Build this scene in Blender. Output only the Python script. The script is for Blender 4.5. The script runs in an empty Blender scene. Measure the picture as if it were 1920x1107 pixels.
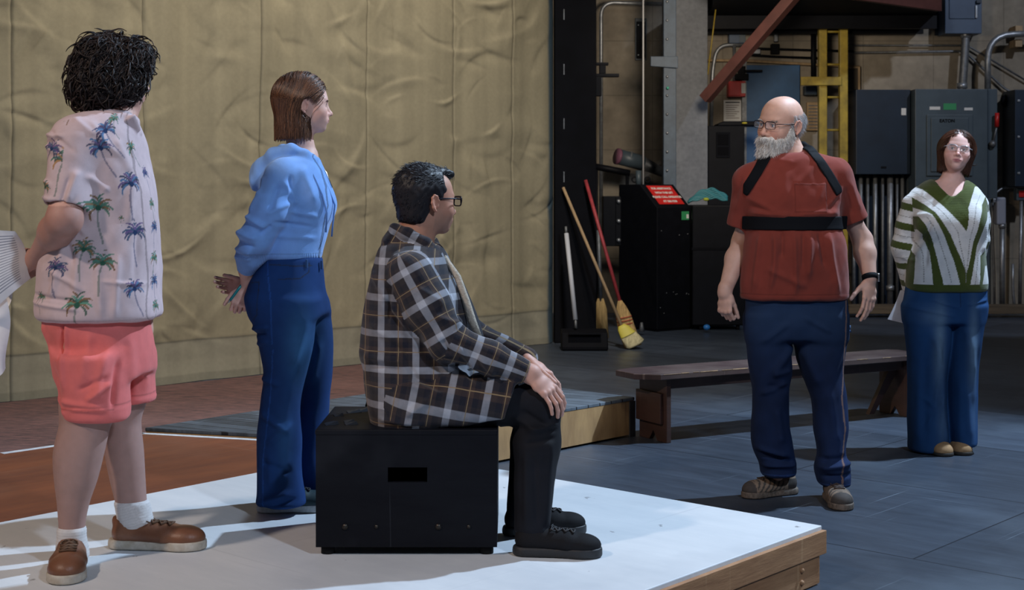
import bpy, bmesh, math, random
import numpy as np
from mathutils import Vector, Matrix
random.seed(7)
SC = bpy.context.scene
COL = SC.collection
R = math.radians
# ---------------------------------------------------------------- camera
F = 2667.0; HZ = 360.0; CH = 1.38          # focal length in pixels, horizon row, camera height
cd = bpy.data.cameras.new('camera'); cam = bpy.data.objects.new('camera', cd); COL.objects.link(cam)
cam.location = (0, 0, CH); cam.rotation_euler = (R(90), 0, 0)
cd.sensor_width = 36; cd.lens = F / 1920 * 36; cd.shift_y = -(553.5 - HZ) / 1920
cd.clip_end = 200; cd.dof.use_dof = True; cd.dof.focus_distance = 5.9; cd.dof.aperture_fstop = 6.3
SC.camera = cam
# ---------------------------------------------------------------- exposure and world
SC.view_settings.view_transform = 'Standard'; SC.view_settings.look = 'None'
SC.view_settings.gamma = 1; SC.view_settings.use_curve_mapping = False
SC.view_settings.exposure = 1.22
wd = bpy.data.worlds.new('world'); SC.world = wd; wd.use_nodes = True
wd.node_tree.nodes['Background'].inputs[0].default_value = (0.33, 0.40, 0.55, 1)
wd.node_tree.nodes['Background'].inputs[1].default_value = 0.026
# ---------------------------------------------------------------- stage lights, plus one added wall fill
def spot(name, loc, target, power, color, size=40, blend=.4, rad=.12):
    l = bpy.data.lights.new(name, 'SPOT'); o = bpy.data.objects.new(name, l); COL.objects.link(o)
    l.energy = power; l.color = color; l.spot_size = R(size); l.spot_blend = blend; l.shadow_soft_size = rad
    o.location = loc; o.rotation_euler = (Vector(target) - Vector(loc)).to_track_quat('-Z', 'Y').to_euler()
    return o
def area(name, loc, target, power, color, sx, sy):
    l = bpy.data.lights.new(name, 'AREA'); o = bpy.data.objects.new(name, l); COL.objects.link(o)
    l.energy = power; l.color = color; l.shape = 'RECTANGLE'; l.size = sx; l.size_y = sy
    o.location = loc; o.rotation_euler = (Vector(target) - Vector(loc)).to_track_quat('-Z', 'Y').to_euler()
    return o
KEYC = (0.60, 0.78, 1.0)
spot('key_spotlight', (4.9, 7.9, 6.8), (0.9, 5.8, 0.0), 1550, KEYC, 60, .6, .09)
spot('front_spotlight', (3.4, -0.8, 5.6), (0.6, 6.4, 0.8), 430, (0.70, 0.82, 1.0), 50, .6, .22)
spot('left_front_spotlight', (-4.2, 1.0, 5.4), (-0.2, 6.2, 0.6), 330, (1.0, 0.80, 0.66), 55, .6, .18)
spot('backdrop_floodlight', (0.9, 8.6, 7.4), (-1.9, 11.1, 1.6), 620, (1.0, 0.90, 0.78), 80, .9, .18)
spot('backdrop_front_light', (2.5, 2.2, 6.0), (-1.8, 10.6, 1.9), 270, (0.95, 0.93, 0.90), 60, .8, .4)
spot('wall_floodlight', (6.8, 9.5, 6.6), (4.9, 16.0, 2.1), 330, (0.74, 0.82, 1.0), 48, .15, .15)
spot('added_wall_fill', (1.9, 11.4, 3.0), (2.2, 16, 2.4), 130, (1.0, 0.86, 0.70), 85, .8, .3)  # added fill light, lifts the back wall and door below the mezzanine
# ---------------------------------------------------------------- naming helpers
def tag(o, label=None, cat=None, group=None, kind=None):
    if label: o['label'] = label
    if cat: o['category'] = cat
    if group: o['group'] = group
    if kind: o['kind'] = kind
    return o
def thing(name, label, cat, loc=(0, 0, 0), rz=0, group=None):
    o = bpy.data.objects.new(name, None); COL.objects.link(o); o.empty_display_size = .1
    o.location = loc; o.rotation_euler = (0, 0, rz)
    return tag(o, label, cat, group)
def px(x, y, d):                     # photo pixel at depth d -> world
    return Vector(((x - 960) / F * d, d, CH - (y - HZ) / F * d))
def pz(x, y, z=0.0):                 # photo pixel on the horizontal plane z -> world
    return px(x, y, F * (CH - z) / (y - HZ))
# ---------------------------------------------------------------- materials
def mat(name, color, rough=.6, metal=0, spec=None, noise=0, nscale=8, bump=0, bscale=40, col2=None, sheen=0, stretch=None, coat=0, alpha=1, sss=0):
    spec = (.12 if max(color) < .02 else .45) if spec is None else spec
    m = bpy.data.materials.new(name); m.use_nodes = True; nt = m.node_tree; n = nt.nodes; L = nt.links
    b = n['Principled BSDF']; b.inputs['Roughness'].default_value = rough; b.inputs['Metallic'].default_value = metal
    b.inputs['Specular IOR Level'].default_value = spec; b.inputs['Base Color'].default_value = (*color, 1)
    if sheen: b.inputs['Sheen Weight'].default_value = sheen; b.inputs['Sheen Roughness'].default_value = .5
    if coat: b.inputs['Coat Weight'].default_value = coat
    if alpha < 1: b.inputs['Alpha'].default_value = alpha
    if sss:
        b.inputs['Subsurface Weight'].default_value = sss; b.inputs['Subsurface Radius'].default_value = (1, .35, .2); b.inputs['Subsurface Scale'].default_value = .012
    if noise or bump:
        tc = n.new('ShaderNodeTexCoord'); mp = n.new('ShaderNodeMapping'); L.new(tc.outputs['Object'], mp.inputs[0])
        if stretch: mp.inputs['Scale'].default_value = stretch
    if noise:
        t = n.new('ShaderNodeTexNoise'); t.inputs['Scale'].default_value = nscale; t.inputs['Detail'].default_value = 6; t.inputs['Roughness'].default_value = .62
        L.new(mp.outputs[0], t.inputs[0])
        cr = n.new('ShaderNodeValToRGB'); c2 = col2 or tuple(c * (1 - noise) for c in color)
        cr.color_ramp.elements[0].position = .35; cr.color_ramp.elements[0].color = (*c2, 1)
        cr.color_ramp.elements[1].position = .65; cr.color_ramp.elements[1].color = (*color, 1)
        L.new(t.outputs[0], cr.inputs[0]); L.new(cr.outputs[0], b.inputs['Base Color'])
    if bump:
        t2 = n.new('ShaderNodeTexNoise'); t2.inputs['Scale'].default_value = bscale; t2.inputs['Detail'].default_value = 4
        L.new(mp.outputs[0], t2.inputs[0])
        bp = n.new('ShaderNodeBump'); bp.inputs['Strength'].default_value = bump; bp.inputs['Distance'].default_value = .0035
        L.new(t2.outputs[0], bp.inputs['Height']); L.new(bp.outputs[0], b.inputs['Normal'])
    return m
def vmat(name, rough=.8, sheen=0, bump=.25, bscale=400, sss=0, spec=.4, weave=0, coat=0):
    """colour comes from the mesh's own 'tint' attribute (pigment, print or knit pattern)"""
    m = mat(name, (1, 1, 1), rough, 0, spec, 0, 8, bump, bscale, None, sheen, None, coat, 1, sss)
    nt = m.node_tree; a = nt.nodes.new('ShaderNodeAttribute'); a.attribute_name = 'tint'
    n = nt.nodes.new('ShaderNodeTexNoise'); n.inputs['Scale'].default_value = 35; n.inputs['Detail'].default_value = 5
    mr = nt.nodes.new('ShaderNodeMapRange'); mr.inputs[3].default_value = .86; mr.inputs[4].default_value = 1.12
    tc = nt.nodes.new('ShaderNodeTexCoord'); nt.links.new(tc.outputs['Object'], n.inputs[0]); nt.links.new(n.outputs[0], mr.inputs[0])
    vm = nt.nodes.new('ShaderNodeVectorMath'); vm.operation = 'SCALE'
    nt.links.new(a.outputs['Color'], vm.inputs[0]); nt.links.new(mr.outputs[0], vm.inputs['Scale'])
    nt.links.new(vm.outputs[0], nt.nodes['Principled BSDF'].inputs['Base Color'])
    return m
# ---------------------------------------------------------------- mesh helpers
def attach(o, parent):               # parts are modelled in world coordinates; the empty sits at the thing's base
    o.parent = parent
    if parent.type == 'EMPTY': o.matrix_parent_inverse = Matrix.Translation(-parent.location)
class MB:
    def __init__(s): s.v = []; s.f = []; s.sm = []
    def add(s, vs, fs, smooth=False):
        o = len(s.v); s.v += [tuple(v) for v in vs]; s.f += [tuple(i + o for i in f) for f in fs]; s.sm += [smooth] * len(fs); return s
    def box(s, c, h, rot=None, taper=None):
        vs = [Vector((sx * h[0], sy * h[1], sz * h[2])) for sz in (-1, 1) for sy in (-1, 1) for sx in (-1, 1)]
        if taper: vs = [Vector((v.x * (taper if v.z > 0 else 1), v.y * (taper if v.z > 0 else 1), v.z)) for v in vs]
        if rot: vs = [rot @ v for v in vs]
        return s.add([v + Vector(c) for v in vs], [(0, 2, 3, 1), (4, 5, 7, 6), (0, 1, 5, 4), (2, 6, 7, 3), (0, 4, 6, 2), (1, 3, 7, 5)])
    def b2(s, x0, x1, y0, y1, z0, z1):
        return s.box(((x0 + x1) / 2, (y0 + y1) / 2, (z0 + z1) / 2), (abs(x1 - x0) / 2, abs(y1 - y0) / 2, abs(z1 - z0) / 2))
    def tube(s, pts, r, n=10, caps=True):
        pts = [Vector(p) for p in pts]; rs = r if isinstance(r, (list, tuple)) else [r] * len(pts)
        vs = []; up = None
        for i, p in enumerate(pts):
            t = (pts[min(i + 1, len(pts) - 1)] - pts[max(i - 1, 0)]).normalized()
            if up is None: up = Vector((0, 0, 1)) if abs(t.z) < .9 else Vector((1, 0, 0))
            a = t.cross(up).normalized(); b = a.cross(t).normalized(); up = b
            vs += [p + (a * math.cos(2 * math.pi * k / n) + b * math.sin(2 * math.pi * k / n)) * rs[i] for k in range(n)]
        fs = [(i * n + k, i * n + (k + 1) % n, (i + 1) * n + (k + 1) % n, (i + 1) * n + k) for i in range(len(pts) - 1) for k in range(n)]
        if caps: fs += [tuple(range(n))[::-1], tuple((len(pts) - 1) * n + k for k in range(n))]
        return s.add(vs, fs, True)
    def prism(s, poly, z0, z1):
        n = len(poly); vs = [(p[0], p[1], z0) for p in poly] + [(p[0], p[1], z1) for p in poly]
        return s.add(vs, [tuple(range(n))[::-1], tuple(range(n, 2 * n))] + [(i, (i + 1) % n, n + (i + 1) % n, n + i) for i in range(n)])
    def ext(s, poly, o, u, v, w, d):            # polygon in plane (u,v) at origin o, extruded along w by d
        o, u, v, w = map(Vector, (o, u, v, w)); n = len(poly)
        a = [o + u * p[0] + v * p[1] for p in poly]; b = [q + w * d for q in a]
        return s.add(a + b, [tuple(range(n)), tuple(range(n, 2 * n))[::-1]] + [(i, n + i, n + (i + 1) % n, (i + 1) % n) for i in range(n)])
    def ball(s, c, r, nu=12, nv=8, rot=None):
        r = (r, r, r) if not isinstance(r, (tuple, list)) else r; c = Vector(c); vs = [(0, 0, 1)]
        for j in range(1, nv):
            t = math.pi * j / nv; vs += [(math.sin(t) * math.cos(2 * math.pi * i / nu), math.sin(t) * math.sin(2 * math.pi * i / nu), math.cos(t)) for i in range(nu)]
        vs.append((0, 0, -1)); vs = [Vector((v[0] * r[0], v[1] * r[1], v[2] * r[2])) for v in vs]
        if rot: vs = [rot @ v for v in vs]
        fs = [(0, 1 + i, 1 + (i + 1) % nu) for i in range(nu)]
        for j in range(nv - 2): fs += [(1 + j * nu + i, 1 + (j + 1) * nu + i, 1 + (j + 1) * nu + (i + 1) % nu, 1 + j * nu + (i + 1) % nu) for i in range(nu)]
        e = len(vs) - 1; fs += [(e, 1 + (nv - 2) * nu + (i + 1) % nu, 1 + (nv - 2) * nu + i) for i in range(nu)]
        return s.add([c + v for v in vs], fs, True)
    def build(s, name, m, parent=None, bevel=0, fix=True, loc=None):
        me = bpy.data.meshes.new(name); me.from_pydata(s.v, [], s.f); me.materials.append(m)
        me.polygons.foreach_set('use_smooth', s.sm); me.update()
        if fix:
            bm = bmesh.new(); bm.from_mesh(me); bmesh.ops.recalc_face_normals(bm, faces=bm.faces); bm.to_mesh(me); bm.free()
        o = bpy.data.objects.new(name, me); COL.objects.link(o)
        if parent: attach(o, parent)
        if loc: o.location = loc
        if bevel:
            md = o.modifiers.new('b', 'BEVEL'); md.width = bevel; md.segments = 2; md.limit_method = 'ANGLE'; md.angle_limit = R(50)
        return o
def mesh_np(name, V, Q, m, parent=None, smooth=True, tint=None, uv=None):
    me = bpy.data.meshes.new(name); Q = np.asarray(Q, np.int32); V = np.asarray(V, np.float32)
    me.vertices.add(len(V)); me.vertices.foreach_set('co', V.ravel())
    k = Q.shape[1]; me.loops.add(Q.size); me.loops.foreach_set('vertex_index', Q.ravel())
    me.polygons.add(len(Q)); me.polygons.foreach_set('loop_start', np.arange(0, Q.size, k, dtype=np.int32))
    me.polygons.foreach_set('use_smooth', np.full(len(Q), smooth)); me.update(calc_edges=True)
    if tint is not None:
        a = me.color_attributes.new('tint', 'FLOAT_COLOR', 'POINT'); c = np.ones((len(V), 4), np.float32); c[:, :3] = tint; a.data.foreach_set('color', c.ravel())
    if uv is not None:
        l = me.uv_layers.new(name='cloth'); l.data.foreach_set('uv', np.asarray(uv, np.float32).ravel())
    me.materials.append(m); o = bpy.data.objects.new(name, me); COL.objects.link(o)
    if parent: attach(o, parent)
    return o
def text(name, body, size, m, parent, loc, rot, ext=.001, align='CENTER', scale=(1, 1, 1), bold=0):
    c = bpy.data.curves.new(name, 'FONT'); c.body = body; c.size = size; c.extrude = ext; c.align_x = align; c.align_y = 'CENTER'; c.offset = bold
    t = bpy.data.objects.new(name + '_c', c); COL.objects.link(t)
    dg = bpy.context.evaluated_depsgraph_get(); me = bpy.data.meshes.new_from_object(t.evaluated_get(dg)); bpy.data.objects.remove(t)
    me.materials.clear(); me.materials.append(m); o = bpy.data.objects.new(name, me); COL.objects.link(o)
    attach(o, parent); o.location = loc; o.rotation_euler = rot; o.scale = scale
    return o
# ================================================================= the setting
def concrete(name, c1, c2, c3, scale=1.2, bump=.35, board=False):
    m = mat(name, c1, .9, bump=bump, bscale=14); nt = m.node_tree; n = nt.nodes; L = nt.links; b = n['Principled BSDF']
    tc = n.new('ShaderNodeTexCoord'); t = n.new('ShaderNodeTexNoise'); t.inputs['Scale'].default_value = scale; t.inputs['Detail'].default_value = 8; t.inputs['Roughness'].default_value = .65
    L.new(tc.outputs['Object'], t.inputs[0]); cr = n.new('ShaderNodeValToRGB'); e = cr.color_ramp.elements
    e[0].position = .32; e[0].color = (*c2, 1); e[1].position = .6; e[1].color = (*c1, 1); x = e.new(.72); x.color = (*c3, 1)
    L.new(t.outputs[0], cr.inputs[0])
    t2 = n.new('ShaderNodeTexNoise'); t2.inputs['Scale'].default_value = scale * 9; t2.inputs['Detail'].default_value = 5; L.new(tc.outputs['Object'], t2.inputs[0])
    mr = n.new('ShaderNodeMapRange'); mr.inputs[3].default_value = .65; mr.inputs[4].default_value = 1.25; L.new(t2.outputs[0], mr.inputs[0])
    v = n.new('ShaderNodeVectorMath'); v.operation = 'SCALE'; L.new(cr.outputs[0], v.inputs[0]); L.new(mr.outputs[0], v.inputs['Scale']); out = v.outputs[0]
    if board:                                   # board-marked: thin horizontal and vertical form lines
        br = n.new('ShaderNodeTexBrick'); br.offset = 0; br.inputs['Scale'].default_value = 1; br.inputs['Brick Width'].default_value = .8; br.inputs['Row Height'].default_value = .62; br.inputs['Mortar Size'].default_value = .006
        br.inputs['Color1'].default_value = (1, 1, 1, 1); br.inputs['Color2'].default_value = (.94, .94, .94, 1); br.inputs['Mortar'].default_value = (.72, .72, .72, 1)
        mp = n.new('ShaderNodeMapping'); mp.inputs['Rotation'].default_value = (R(90), 0, 0); L.new(tc.outputs['Object'], mp.inputs[0]); L.new(mp.outputs[0], br.inputs[0])
        mx = n.new('ShaderNodeMixRGB'); mx.blend_type = 'MULTIPLY'; mx.inputs[0].default_value = 1; L.new(out, mx.inputs[1]); L.new(br.outputs[0], mx.inputs[2]); out = mx.outputs[0]
    L.new(out, b.inputs['Base Color']); return m
def painted(name, base, dark, light, rot, org, pw=2.44, ph=1.22, streak=(1, 12, 1), rough=.5, scratch=.6, seam=(.01, .012, .016), seamw=.004, tone=.15, scuff=None):
    """painted stage boards: sheets laid in a rotated grid, brushed streaks, scuffs and thin scratches"""
    m = mat(name, base, rough); nt = m.node_tree; n = nt.nodes; L = nt.links; b = n['Principled BSDF']
    tc = n.new('ShaderNodeTexCoord'); s0 = n.new('ShaderNodeVectorMath'); s0.operation = 'SUBTRACT'; s0.inputs[1].default_value = org; L.new(tc.outputs['Object'], s0.inputs[0])
    mp = n.new('ShaderNodeVectorRotate'); mp.rotation_type = 'Z_AXIS'; mp.inputs['Angle'].default_value = -rot; L.new(s0.outputs[0], mp.inputs[0])
    def noise(sc, scale, det, rg=.6, dist=0):
        a = n.new('ShaderNodeMapping'); a.inputs['Scale'].default_value = sc; L.new(mp.outputs[0], a.inputs[0]); t = n.new('ShaderNodeTexNoise')
        t.inputs['Scale'].default_value = scale; t.inputs['Detail'].default_value = det; t.inputs['Roughness'].default_value = rg; t.inputs['Distortion'].default_value = dist; L.new(a.outputs[0], t.inputs[0]); return t.outputs[0]
    def ramp(inp, p0, c0, p1, c1):
        cr = n.new('ShaderNodeValToRGB'); e = cr.color_ramp.elements; e[0].position = p0; e[0].color = (*c0, 1); e[1].position = p1; e[1].color = (*c1, 1); L.new(inp, cr.inputs[0]); return cr.outputs[0]
    def mix(bl, f, a, c):
        mx = n.new('ShaderNodeMixRGB'); mx.blend_type = bl
        (L.new(f, mx.inputs[0]) if hasattr(f, 'links') else setattr(mx.inputs[0], 'default_value', f)); L.new(a, mx.inputs[1])
        (L.new(c, mx.inputs[2]) if hasattr(c, 'links') else setattr(mx.inputs[2], 'default_value', (*c, 1))); return mx.outputs[0]
    col = ramp(noise(streak, 1.6, 8, .7), .3, dark, .68, base)
    col = mix('MIX', ramp(noise((1, 1, 1), .9, 5), .5, (0, 0, 0), .8, (.7, .7, .7)), col, light)
    br = n.new('ShaderNodeTexBrick'); br.offset = .5; br.inputs['Scale'].default_value = 1; br.inputs['Brick Width'].default_value = pw; br.inputs['Row Height'].default_value = ph; br.inputs['Mortar Size'].default_value = seamw
    br.inputs['Color1'].default_value = (1 - tone, 1 - tone, 1 - tone, 1); br.inputs['Color2'].default_value = (1 + tone, 1 + tone, 1 + tone, 1); br.inputs['Mortar'].default_value = (1, 1, 1, 1); L.new(mp.outputs[0], br.inputs[0])
    col = mix('MULTIPLY', 1.0, col, br.outputs[0]); col = mix('MIX', br.outputs['Fac'], col, seam)
    if scratch:
        for k, (sc, an) in enumerate((((1, 60, 1), .5), ((60, 1, 1), .3))):
            col = mix('MIX', ramp(noise(sc, .7, 3, .5, .4), .685, (0, 0, 0), .73, (scratch,) * 3), col, light)
    if scuff:
        col = mix('MIX', ramp(noise((1, 1, 1), 11, 4, .6), .70, (0, 0, 0), .73, (.8, .8, .8)), col, scuff)
    L.new(col, b.inputs['Base Color'])
    bp = n.new('ShaderNodeBump'); bp.inputs['Strength'].default_value = .25; bp.inputs['Distance'].default_value = .004; L.new(noise(streak, 6, 6), bp.inputs['Height']); L.new(bp.outputs[0], b.inputs['Normal'])
    return m
GA = R(-42)                                    # the stage boards and platforms share one direction
M_FLOOR = painted('stage_floor_paint', (.060, .078, .108), (.034, .044, .062), (.13, .165, .21), GA, (.6, 6.16, 0), streak=(1, 6, 1), rough=.40, scratch=.75, tone=.30, seam=(.010, .013, .02))
fl = MB().box((2, 10, -.05), (16, 13, .05)).build('floor', M_FLOOR); tag(fl, kind='structure')
M_WALL = concrete('stained_concrete', (.30, .26, .20), (.20, .17, .13), (.42, .40, .36), 1.1, board=True)
BW = 16.2
w = MB().b2(-1.5, 9, BW, BW + .3, 0, 9).build('wall_back', M_WALL); tag(w, kind='structure')
w = MB().b2(9, 9.3, -3, BW + .3, 0, 9).build('wall_right', M_WALL); tag(w, kind='structure')
# concrete column with its steel edge strip
M_COLC = concrete('column_concrete', (.17, .18, .195), (.13, .14, .155), (.21, .215, .22), 2.5)
c0, c1 = px(1266, 0, 14.85), px(1327, 0, 14.85)
w = MB().b2(c0.x, c1.x, 14.85, 15.25, 0, 9).build('wall_column', M_COLC, bevel=.01); tag(w, kind='structure')
# ---------------------------------------------------------------- painted canvas backdrop
def canvas():
    A = np.array([-3.352, 9.317]); B = np.array([.368, 12.92]); d = (B - A) / np.linalg.norm(B - A); nrm = np.array([d[1], -d[0]])
    Lm = np.linalg.norm(B - A) + .12; x0 = -2.6; nx, nz = 900, 420; zt = 5.2
    def s_of(xp):                                # where a photo column meets the backdrop line
        k = (xp - 960) / F; t = (k * A[1] - A[0]) / (d[0] - k * d[1]); return t
    seams = [s_of(v) for v in (17, 268, 489, 685, 851, 961)] + [s_of(17) - .8, s_of(17) - 1.6]
    S, Z = np.meshgrid(np.linspace(x0, Lm, nx), np.linspace(0, zt, nz), indexing='ij'); rng = np.random.RandomState(3)
    h = .02 * np.sin(S * 2.1 + .4 * Z) + .014 * np.sin(S * 7.3 + .8 * np.sin(Z * 1.3)) + .006 * np.sin(S * 15 + Z * .5)
    for _ in range(1100):                         # creases of a cloth that has been folded and hung
        cx, cz = rng.uniform(x0, Lm), rng.uniform(.2, zt); a = rng.choice([rng.normal(0, .35), rng.normal(1.0, .5), rng.normal(-.6, .4)]); l = rng.uniform(.05, .24); wdt = rng.uniform(.010, .05)
        u = (S - cx) * math.cos(a) + (Z - cz) * math.sin(a); v = -(S - cx) * math.sin(a) + (Z - cz) * math.cos(a) + .25 * u * u / l * rng.uniform(-1, 1)
        h += rng.uniform(-.012, .014) * np.exp(-(u / l) ** 2) * np.where(v > 0, np.exp(-(v / wdt) ** 2), np.exp(-(v / (wdt * 2.6)) ** 2))
    for _ in range(90):
        cx, cz = rng.uniform(x0, Lm), rng.uniform(0, zt); l = rng.uniform(.1, .3)
        h += rng.uniform(-.020, .020) * np.exp(-((S - cx) / l) ** 2 - ((Z - cz) / (l * rng.uniform(.3, 1.2))) ** 2)
    seamd = np.full(S.shape, 9.)
    for sm in seams:
        h -= .010 * np.exp(-((S - sm) / .009) ** 2); h += .004 * (1 / (1 + np.exp(-(S - sm - .005) / .004))) * np.exp(-np.maximum(S - sm, 0) / .04)
        seamd = np.minimum(seamd, abs(S - sm))
    h += .05 * np.clip(.16 - Z, 0, .16) * 1.4 + .004 / (1 + np.exp(-(Z - .30) / .006))
    ed = np.clip((S - (Lm - .22)) / .22, 0, 1); h = h * (1 - .6 * ed) - .11 * ed ** 2
    X = A[0] + d[0] * S + nrm[0] * h; Y = A[1] + d[1] * S + nrm[1] * h
    V = np.stack([X, Y, Z + .004], -1).reshape(-1, 3)
    t = np.tile(np.array([.300, .262, .170]), (V.shape[0], 1)); sf = S.ravel(); zf = Z.ravel(); st = np.zeros_like(sf)
    for k, f_ in enumerate((23, 41, 67)): st += np.sin(sf * f_ + k * 1.7 + .6 * np.sin(zf * .9 + k)) / (k + 2.)
    t *= (1 + .07 * st)[:, None]
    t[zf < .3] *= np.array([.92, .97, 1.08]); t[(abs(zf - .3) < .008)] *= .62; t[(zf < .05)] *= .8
    t[seamd.ravel() < .005] *= .45
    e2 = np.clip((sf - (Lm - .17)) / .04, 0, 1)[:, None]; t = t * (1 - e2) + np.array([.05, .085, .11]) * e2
    i = np.arange((nx - 1) * nz).reshape(nx - 1, nz)[:, :-1].ravel(); Q = np.stack([i, i + nz, i + nz + 1, i + 1], 1)
    n0 = len(V); Vb = V - np.array([nrm[0], nrm[1], 0]) * .012                                   # cloth has a back side
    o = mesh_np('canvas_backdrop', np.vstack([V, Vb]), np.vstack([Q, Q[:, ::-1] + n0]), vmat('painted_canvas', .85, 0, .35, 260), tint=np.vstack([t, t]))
    tag(o, 'large tan painted canvas backdrop hanging wrinkled and seamed behind the three people at left', 'backdrop')
canvas()
# ---------------------------------------------------------------- painted floor panels and platforms
def rotx(v): return Vector((v[0], v[1]))
UX = Vector((math.cos(GA), math.sin(GA), 0)); UY = Vector((-math.sin(GA), math.cos(GA), 0))     # board axes
M_BRICK = painted('brick_paint', (.185, .088, .078), (.022, .020, .024), (.24, .13, .12), R(-8), (0, 0, 0), 9, 9, streak=(5, 22, 1), rough=.8, scratch=.2, tone=0, seamw=0)
p = [(-5.6, 3.0), (-2.6, 5.0), (-1.6, 6.4), (-.86, 8.6), (-.1, 8.9), (-.35, 12.1), (-3.42, 9.12), (-5.6, 7.0)]
cl = MB().prism(p, .002, .012).build('painted_floor_panel', M_BRICK); tag(cl, 'brick-red and black streaked painted floor panel lying at the foot of the canvas backdrop', 'floor panel')
cl.location.z = 0.0
M_RUST = painted('rust_paint', (.215, .062, .024), (.12, .034, .018), (.22, .10, .06), GA + R(90), (-1.2, 5.9, 0), 9, 9, streak=(1, 5, 1), rough=.55, scratch=.35, tone=0, seamw=0)
M_WHITE = painted('white_paint', (.70, .73, .76), (.60, .64, .68), (.40, .43, .47), GA, (0, 5.2, 0), 9, 9, streak=(1, 4, 1), rough=.5, scratch=.25, tone=0, seamw=0, scuff=(.22, .22, .24))
M_PLY = painted('raw_ply_edge', (.42, .22, .105), (.27, .13, .06), (.55, .34, .18), 0, (0, 0, 0), 9, 9, streak=(3, 3, 30), rough=.7, scratch=.4, tone=0, seamw=0)
M_PLY2 = painted('yellow_ply_edge', (.46, .29, .13), (.30, .18, .08), (.12, .08, .06), 0, (0, 0, 0), 9, 9, streak=(9, 9, 2), rough=.7, scratch=.9, tone=0, seamw=0)
M_PLANK = painted('grey_plank_paint', (.075, .092, .112), (.008, .010, .014), (.24, .30, .36), R(-28), (0, 0, 0), 30, .095, streak=(.5, 60, 1), rough=.6, scratch=.9, tone=.25, seam=(.006, .007, .01), seamw=.004)
M_EDGEW = mat('white_edge_paint', (.68, .72, .76), .6, noise=.3, nscale=20)
A = pz(1541, 986, .2); Bk = A + (-UX) * 2.30; far = pz(480, 887, .2)
W_y = (pz(1210, 1107, .2) - A).normalized()
WB = pz(480, 887, .2) - pz(0, 980, .2); WB = WB.normalized()
corner = Vector((-.60, 6.54, .2))
def deck(name, label, poly, z0, zt, top_m, side_m, face_cut=None):
    t = thing(name, label, 'platform', (poly[0][0], poly[0][1], 0))
    MB().prism(poly, zt - .018, zt).build('deck_board', top_m, t, bevel=.003)
    n = len(poly); c = Vector((sum(q[0] for q in poly) / n, sum(q[1] for q in poly) / n)); ins = [tuple(c + (Vector(q) - c) * .996) for q in poly]
    MB().prism(ins, z0, zt - .018).build('frame', side_m, t)
    return t
Al = Vector(A[:2]); Cl = Vector(corner[:2]); Fl = Vector(pz(0, 980, .2)[:2]); dirb = Vector(WB[:2]); dira = Vector(W_y[:2])
wp = [tuple(Al), tuple(Cl), tuple(Fl - dirb * 2.2), tuple(Al + dira * 4.6)]
wd_ = deck('white_stage_platform', 'low white-topped platform with raw plywood edge under the seated man and black box', wp, .0, .2, M_WHITE, M_PLY)
b = MB(); side = Vector((dira.y, -dira.x)); side = side if side.x > 0 else -side
def strip(p0, p1, off, th, z0, z1):
    p0 = Vector(p0); p1 = Vector(p1); n_ = (p1 - p0).normalized(); n_ = Vector((-n_.y, n_.x)) * off
    q = [p0 + n_ * 0, p1 + n_ * 0, p1 + n_, p0 + n_]; return MB().prism([tuple(v) for v in q], z0, z1)
sgn = .018 if Vector((-dira.y, dira.x)).x > 0 else -.018
strip(Al + dira * -.002, Al + dira * 4.6, sgn, 0, .105, .186).build('fascia_board', M_PLY, wd_, bevel=.002)
strip(Al + dira * .035, Al + dira * 4.6, sgn * .45, 0, .004, .103).build('lower_fascia_board', M_PLY, wd_, bevel=.002)
M_SCREW = mat('dark_screw', (.05, .045, .04), .4, .8)
sd = Vector((sgn, 0)).normalized()
for zz in (.075, .032):
    q = Al + dira * .16; nn = Vector((-dira.y, dira.x)) * sgn * .5
    MB().ball((q.x + nn.x, q.y + nn.y, zz), .010).build('bolt_head', M_PLY, wd_)
# rust-painted panel, same height, left and behind the white one
back1 = Vector(pz(265, 812, .2)[:2]); back0 = Vector(pz(0, 850, .2)[:2])
rp = [tuple(Fl - dirb * 2.2), tuple(Cl), tuple(Vector(pz(700, 864, .2)[:2])), tuple(back1), tuple(back0), tuple(back0 + (back0 - back1) * 1.8)]
rp[2] = tuple(Cl + Vector((-.02, .06)))
rd = deck('rust_stage_platform', 'low platform painted streaky rust brown behind the man in pink shorts', [rp[0], rp[1], rp[2], rp[3], rp[4], rp[5]], .013, .2, M_RUST, M_PLY)
def edge_strip(a, b_, w_, z0, z1, inset=0):
    a = Vector(a); b_ = Vector(b_); n_ = (b_ - a).normalized(); n_ = Vector((-n_.y, n_.x)) * w_
    return MB().prism([tuple(a), tuple(b_), tuple(b_ + n_), tuple(a + n_)], z0, z1)
e1 = edge_strip(rp[4], rp[3], -.035, .18, .2015).build('painted_edge', M_EDGEW, rd)
e2 = edge_strip(rp[3], rp[2], -.035, .18, .2015).build('painted_edge', M_EDGEW, rd)
# grey plank platform
G1 = Vector(pz(1190, 745, .22)[:2]); fd = Vector(pz(935, 788, .22)[:2]) - G1; fd.normalize(); bd = Vector((-fd.y, fd.x)); bd = bd if bd.x < 0 else -bd
g2 = Vector(pz(690, 738, .22)[:2]); g3 = back1 + Vector((.01, .03))
gp = [tuple(G1), tuple(G1 + bd * .95), tuple(g2 + Vector((.1, .25))), tuple(g2), tuple(g3), tuple(Cl + Vector((.0, .10))), tuple(Cl + Vector((.10, .02))), tuple(G1 + fd * 2.05)]
gd = deck('grey_plank_platform', 'platform with dark grey streaked plank top and yellow plywood side behind the seated man', gp, .013, .22, M_PLANK, M_PLY2)
gs = mat('dark_corner_paint', (.03, .035, .045), .6, noise=.5, nscale=12)
edge_strip(G1, G1 + fd * .05, .006, .0, .2).build('corner_board', gs, gd); 
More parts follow.
